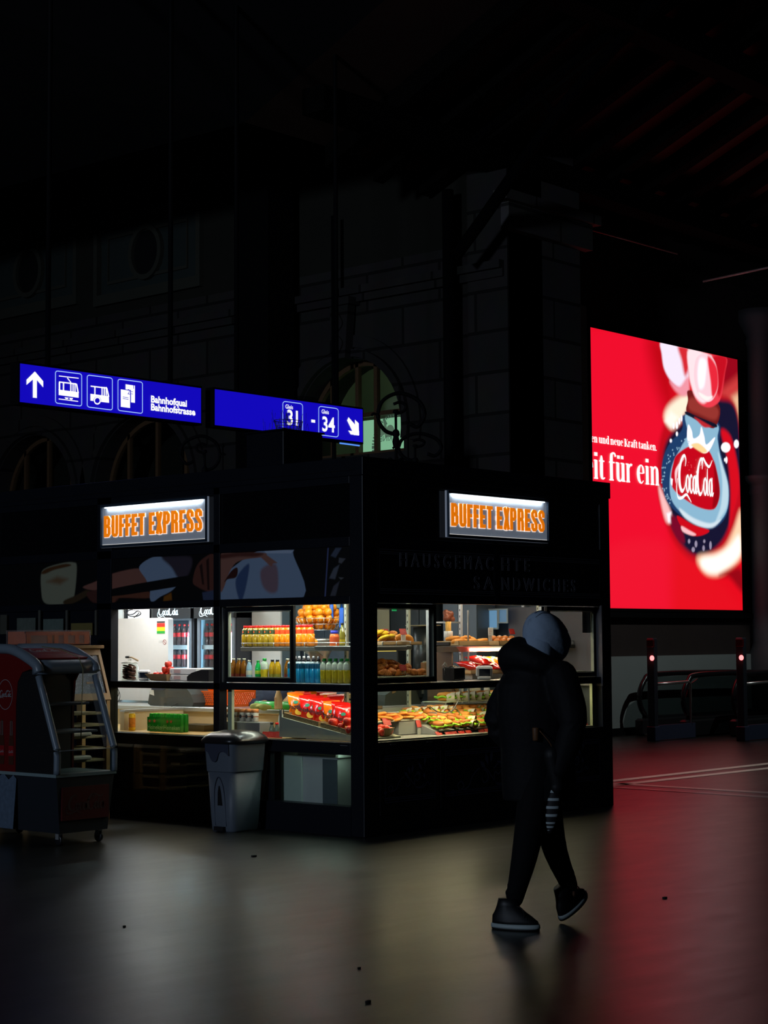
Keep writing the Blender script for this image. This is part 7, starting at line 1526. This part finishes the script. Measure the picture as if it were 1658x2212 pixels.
for x_ in (.02, WS_-.02): MB().box(x_-.02,x_+.02,.22,.30,0,1.54).build('back_leg', WD, ws); MB().box(x_-.02,x_+.02,-.13,-.08,0,1.08).build('front_leg', WD, ws)
for k in range(8): MB().cbox((WS_/2,.07,.22+k*.105),(WS_-.06,.36,.022),.004).build('tray_shelf', mat('worn pale shelf', (.30,.25,.14), .6, var=.25), ws)
for k, z in ((3,.545),(5,.76)): 
    o = thing('folded_papers', ['folded papers on a lower shelf of the wooden stand','folded papers on an upper shelf of the wooden stand'][k == 5], 'papers', (-.62,2.93,.22+k*.105+.0115)); MB().cbox((0,0,.02),(.22,.2,.038),.01).build('papers', mat('grey paper', (.42,.40,.34), .7, var=.2), o)
wcx = thing('wrapped_crate', 'orange crate wrapped in shiny plastic film on top of the wooden display', 'crate', (-.76,3.14,1.571)); wcx.scale = (.9,1,1)
RCR = mat('rust orange crate', (.55,.12,.03), .5, var=.2); mb = MB()
mb.box(-.40,.40,-.13,.13,0,.012).box(-.40,.40,-.13,-.12,0,.02).box(-.40,.40,-.13,-.12,.105,.125).box(-.40,.40,.12,.13,0,.125).box(-.40,-.39,-.13,.13,0,.125).box(.39,.40,-.13,.13,0,.125).build('crate', RCR, wcx)
for x_ in (-.38,-.12,-.04,.08,.22,.34): MB().box(x_,x_+.05,-.128,-.122,.018,.107).build('stave', RCR, wcx)
MB().box(-.385,.385,-.118,.118,.013,.09).build('packed_boxes', mat('pale pink packs', (.42,.24,.19), .6, var=.3, scale=14), wcx)
r9 = random.Random(9); n = 44; rg = []
for zz_ in (0,.03,.06,.09,.115,.135):
    rg.append([(p[0]*(1+.01*r9.random()), p[1]*(1+.05*r9.random()), zz_+.004*r9.random()) for p in rrect(.41,.14,.02,int(n/4)-1)])
MB().loft(rg).build('shrink_film', mat('shiny film', (.75,.6,.58), .12, alpha=.16, bump=.9, scale=14, coat=.8), wcx)
# notices and frames on the dark bay of the kiosk, behind the display
for k, (p0_, p1_, ya_, yb_, m_, lab) in enumerate(((0,14,1328,1370,mat('dim notice a', (.06,.06,.045), .6),'dim notice at the left edge, above the cooler'),(36,76,1335,1372,mat('dim notice b', (.10,.12,.10), .6, var=.3, scale=20),'dim printed notice, second from the left above the wrapped crate'),(93,136,1337,1372,mat('dim notice c', (.11,.15,.13), .6, var=.25, scale=20),'dim pale map like notice above the middle of the wrapped crate'),(153,199,1346,1372,mat('dim notice d', (.16,.13,.035), .6),'dim yellow notice above the right end of the wrapped crate'))):
    flatx('wall_notice', lab, 'notice', -.012, p0_, p1_, ya_, yb_, m_, .006)
for k, p_ in enumerate((84,143,206)): flatx('steel_strip', ['slim vertical strip left of the map like notice','slim vertical strip left of the yellow notice','slim pale vertical strip beside the till window'][k], 'strip', -.02, p_-2, p_+2, 1318, 1372, mat('dim strip', (.09,.09,.075), .4), .012)
# ---- the walking person
YD = Vector((Fw.x, Fw.y, 0)).normalized(); XD = Vector((YD.y, -YD.x, 0))
pw = thing('person', 'person walking to the right in a black coat with a grey hood up', 'person', (-2.662,-3.742,0), math.atan2(XD.y, XD.x))
BLK = mat('black coat fabric', (.0045,.0045,.006), .75, var=.25, scale=25, bump=.3, spec=.25); BTR = mat('black trousers', (.004,.004,.005), .85, var=.2, scale=20, spec=.2)
HG = mat('grey hoodie fabric', (.36,.47,.62), .9, var=.10, scale=30, bump=.15)
fdir = Vector((math.cos(.6), math.sin(.6), 0)); sd = Vector((fdir.y, -fdir.x, 0))   # facing, and his right-hand side
def pt(f_, r_, z): v = fdir*f_+sd*r_; return (v.x, v.y, z)
hc = Vector(pt(.055,.0,1.615))
rl_ = [(-.0,-.075,.93),(-.082,-.10,.46),(-.158,-.075,.13)]; ll_ = [(.02,.08,.93),(.080,.12,.47),(.185,.17,.16)]
mb = MB(); limb(mb, rl_, [.085,.055,.038]); limb(mb, ll_, [.085,.055,.038]); limb(mb, [(0,0,.90),(-.005,0,1.15),(0,0,1.38),(.02,0,1.48)], [.13,.12,.13,.06])
limb(mb, [(.01,0,1.44),tuple(hc-Vector((0,0,.06)))], [.06,.055]); mb.ball(tuple(hc), .088, 16, sz=1.18); mb.ball(tuple(hc+fdir*.092+Vector((0,0,-.012))), .017, 8, sz=1.3); mb.ball(tuple(hc+fdir*.055+Vector((0,0,-.075))), .042, 10)
for s in (-1,1): mb.ball(tuple(hc+sd*s*.076+Vector((0,0,-.01))), .022, 8, sz=1.4)
RA = [pt(.02,.20,1.40), pt(.0,.285,1.13), pt(-.06,.225,.84)]; LA = [pt(0,-.19,1.40), pt(-.12,-.25,1.14), pt(.07,-.20,.96)]
limb(mb, RA, [.055,.042,.030]); limb(mb, LA, [.055,.042,.030])
for A, s in ((RA,1),(LA,-1)):
    w_ = Vector(A[2]); dn = Vector((.25*fdir.x,.25*fdir.y,-.97)).normalized()
    mb.ball(tuple(w_+dn*.045), .033, 10, sx=.8, sz=1.2)
    for k in range(4):
        o_ = fdir*(-.024+.016*k); l_ = (.060,.068,.066,.052)[3-k]; a_ = w_+dn*.07+o_; b_ = a_+dn*l_*.5+sd*(-s)*.006; c_ = b_+dn*l_*.35+sd*(-s)*.022; limb(mb, [tuple(a_),tuple(b_),tuple(c_)], [.0095,.009,.0075], 8)
    a_ = w_+dn*.02+fdir*.028; limb(mb, [tuple(a_),tuple(a_+fdir*.022+dn*.028),tuple(a_+fdir*.018+dn*.055-sd*s*.01)], [.012,.0105,.009], 8)
blob('body', mat('shaded skin', lin(180,130,105), .5, var=.05), pw, mb, .0085, 3)
for s in (-1,1): MB().ball(tuple(hc+fdir*.080+sd*s*.031+Vector((0,0,.018))), .012, 10).build('eye', mat('eye', (.02,.015,.012), .15), pw)
mo = hc+fdir*.094+Vector((0,0,-.062)); MB().tube([tuple(mo-sd*.022-fdir*.006),tuple(mo),tuple(mo+sd*.022-fdir*.006)], .005, 6).build('mouth', mat('lips', (.30,.10,.09), .5), pw)
mb = MB(); limb(mb, rl_[:2]+[(-.150,-.078,.165)], [.105,.078,.050]); limb(mb, ll_[:2]+[(.178,.168,.20)], [.105,.076,.050]); limb(mb, [(0,0,1.0),(0,0,.90)], [.15,.145])
for z_, x_ in ((.24,-.135),(.20,-.148)): mb.ball((x_,-.08,z_), .058, 10, sz=.4)
for z_, x_ in ((.28,.155),(.245,.165)): mb.ball((x_,.155,z_), .056, 10, sz=.4)
blob('trousers', BTR, pw, mb, .010, 3)
mb = MB(); SCX = SC(1,1,1)
rg = []
for z, cx_, a_, b_ in ((.70,.0,.205,.165),(.80,.0,.212,.175),(1.0,-.01,.205,.17),(1.2,-.02,.215,.175),(1.34,-.015,.215,.165),(1.42,-.01,.16,.14),(1.47,.0,.10,.10)):
    rg.append([(cx_+a_*math.cos(t), b_*math.sin(t), z) for t in [2*PI*j/24 for j in range(24)]])
mb.loft(rg)
limb(mb, [pt(.03,.165,1.385), pt(.01,.285,1.14), pt(-.05,.235,.885)], [.098,.083,.058]); limb(mb, [pt(0,-.15,1.385), pt(-.10,-.235,1.14), pt(.02,-.20,.98)], [.098,.090,.068])
limb(mb, [(-.125,.02,1.43),(-.145,-.02,1.50),(-.09,-.08,1.50),(-.01,-.13,1.47),(.08,-.10,1.44),(.10,.02,1.44)], [.075,.085,.08,.062,.055,.05])
limb(mb, [(-.12,.0,1.50),(-.115,-.02,1.56),(-.07,-.03,1.545)], [.07,.06,.05])
blob('coat', BLK, pw, mb, .0105, 4)
mb = MB(); mb.ball(pt(-.055,.222,.79), .036, 10, sz=1.1)
w_ = Vector(RA[2]); dn = Vector((.25*fdir.x,.25*fdir.y,-.97)).normalized()
for k in range(4):
    o_ = fdir*(-.024+.016*k); l_ = (.060,.068,.066,.052)[3-k]; a_ = w_+dn*.07+o_; b_ = a_+dn*l_*.5-sd*.006; c_ = b_+dn*l_*.35-sd*.022; limb(mb, [tuple(a_-dn*.03),tuple(a_),tuple(b_),tuple(c_)], [.012,.012,.0115,.010], 8)
a_ = w_+dn*.02+fdir*.028; limb(mb, [tuple(a_),tuple(a_+fdir*.022+dn*.028),tuple(a_+fdir*.018+dn*.055-sd*.01)], [.015,.013,.0115], 8); limb(mb, [tuple(w_-dn*.13),tuple(w_-dn*.04),tuple(w_+dn*.05)], [.046,.042,.036])
blob('glove', mat('black glove', (.006,.006,.007), .6), pw, mb, .006, 2)
# grey hood: open towards the face
rg = []; upv = Vector((0,0,1)); tilt_ = (fdir*1.0+Vector((0,0,-.62))).normalized(); u_ = tilt_.cross(sd).normalized()
if u_.z < 0: u_ = -u_
for d_, r_, s_, dz in ((-.128,.001,.001,.03),(-.122,.045,.04,.028),(-.10,.082,.075,.022),(-.055,.112,.100,.012),(.0,.126,.108,.004),(.05,.124,.102,-.002),(.095,.112,.090,-.006),(.125,.100,.080,-.008),(.14,.090,.070,-.008)):
    c_ = hc+tilt_*d_+Vector((0,0,dz)); ring_ = []
    for j in range(32):
        t = 2*PI*j/32; fold = 1+.035*math.sin(7*t+d_*26)*(1 if math.sin(t) < .3 else .3); ring_.append(tuple(c_+sd*s_*math.cos(t)*fold+u_*(r_*math.sin(t)*(1.0 if math.sin(t) > 0 else 1.12)*fold)))
    rg.append(ring_)
mb = MB().loft(rg, cap=False)
o = mb.build('hood', HG, pw); md = o.modifiers.new('s','SOLIDIFY'); md.thickness = .006; md.offset = 1
nk = MB(); limb(nk, [pt(-.02,.0,1.43),pt(-.01,0,1.50),pt(.0,.0,1.545)], [.105,.108,.10], 18); blob('hoodie_neck', HG, pw, nk, .011, 3)
for off in (.012,.048):
    pts_ = []
    for d_, r_, s_, dz in ((-.122,.045,.04,.028),(-.10,.082,.075,.022),(-.055,.112,.100,.012),(.0,.126,.108,.004),(.05,.124,.102,-.002),(.095,.112,.090,-.006)):
        c_ = hc+tilt_*d_+Vector((0,0,dz)); t = PI/2-off/s_*1.0; pts_.append(tuple(c_+sd*(s_)*math.cos(t)+u_*((r_+.0015)*math.sin(t))))
    MB().tube(cat(pts_,4), .0022, 5).build('hood_seam', mat('dark seam', (.08,.09,.11), .8), pw)
def shoe(M_, nm, lab=None):
    up = [(z, a, b, cx_) for z, a, b, cx_ in ((.028,.135,.048,.0),(.05,.132,.048,-.002),(.075,.115,.045,-.018),(.10,.088,.042,-.030),(.13,.064,.042,-.042),(.17,.054,.044,-.042))]
    s_ = MB().at(M_).loft([[(cx_+a*math.cos(t), b*math.sin(t)*(1 if math.cos(t) < 0 else .95), z) for t in [2*PI*j/22 for j in range(22)]] for z, a, b, cx_ in up]).build(nm, mat('black shoe', (.005,.005,.006), .5, var=.2), pw)
    MB().at(M_).loft([[(a*math.cos(t), b*math.sin(t)*(1+.12*math.cos(t)), z) for t in [2*PI*j/26 for j in range(26)]] for z, a, b in ((.010,.138,.050),(.016,.142,.052),(.034,.140,.051))]).build('midsole', mat('white midsole', (.42,.50,.50), .5, var=.1), s_)
    MB().at(M_).loft([[(a*math.cos(t), b*math.sin(t)*(1+.12*math.cos(t)), z) for t in [2*PI*j/26 for j in range(26)]] for z, a, b in ((.0,.130,.046),(.004,.138,.050),(.011,.138,.050))]).build('outsole', mat('black outsole', (.004,.004,.004), .6), s_)
    MB().at(M_).tube(cat([(-.01,0,.115),(.03,-.03,.13),(.06,-.035,.10),(.05,-.03,.06),(.02,-.02,.09)],5), .003, 5).tube([(-.01,0,.115),(.02,-.03,.08),(.04,-.035,.045)], .003, 5).build('lace', mat('black lace', (.006,.006,.006), .7), s_); return s_
shoe(T((-.150,-.115,0)) @ RZ(-.36), 'shoe'); shoe(T((.205,.215,.066)) @ RZ(.85) @ RY(-.46), 'shoe')
# striped cloth bag in the right hand
bgp = Vector(pt(-.055,.21,.735)); mb = MB()
def sring(k): 
    f_ = k/12; z = .12-f_*.26; a = .010+.026*math.sin(PI*min(1,f_*1.05))**.7; return [(bgp.x+a*math.cos(t)-.035*f_, bgp.y+a*.5*math.sin(t), bgp.z-.06+z) for t in [2*PI*j/16 for j in range(16)]]
sb_ = thing('striped_bag', 'small black and white striped cloth bag in the walking person\'s hand', 'bag', (0,0,0)); sb_.location = pw.location; sb_.rotation_euler = pw.rotation_euler
stl = mat('pale stripe', (.42,.50,.52), .7); dkl = mat('black stripe', (.006,.006,.008), .7)
MB().loft([sring(k) for k in range(13)]).build('bag_cloth', dkl, sb_)
for k in range(1,12):
    if k % 2 or k > 8:
        r0 = [(bgp.x+(x-bgp.x)*1.03, bgp.y+(y-bgp.y)*1.03, z) for x, y, z in sring(k+.12)]; r1 = [(bgp.x+(x-bgp.x)*1.03, bgp.y+(y-bgp.y)*1.03, z) for x, y, z in sring(k+(.78 if k < 9 else .62))]
        MB().loft([r0, r1], cap=False).build('pale_stripe', stl, sb_)
MB().tube([(bgp.x,bgp.y,bgp.z+.05),(bgp.x-.008,bgp.y,bgp.z+.09)], .004, 6).build('cord', dkl, sb_)
tgp = Vector((-.03,-.185,1.075)); tm_ = mat('brown leather', (.14,.06,.02), .55)
MB().at(T(tuple(tgp))).lathe([(.016,-.035),(.018,-.03),(.020,.03),(.019,.036),(.001,.037)],12).build('leather_toggle', tm_, pw)
MB().tube(cat([tuple(tgp+Vector((.02,-.01,.02))),(.02,-.20,1.06),(.05,-.20,1.02),(.065,-.19,.97)],4), .003, 5).build('toggle_cord', tm_, pw)
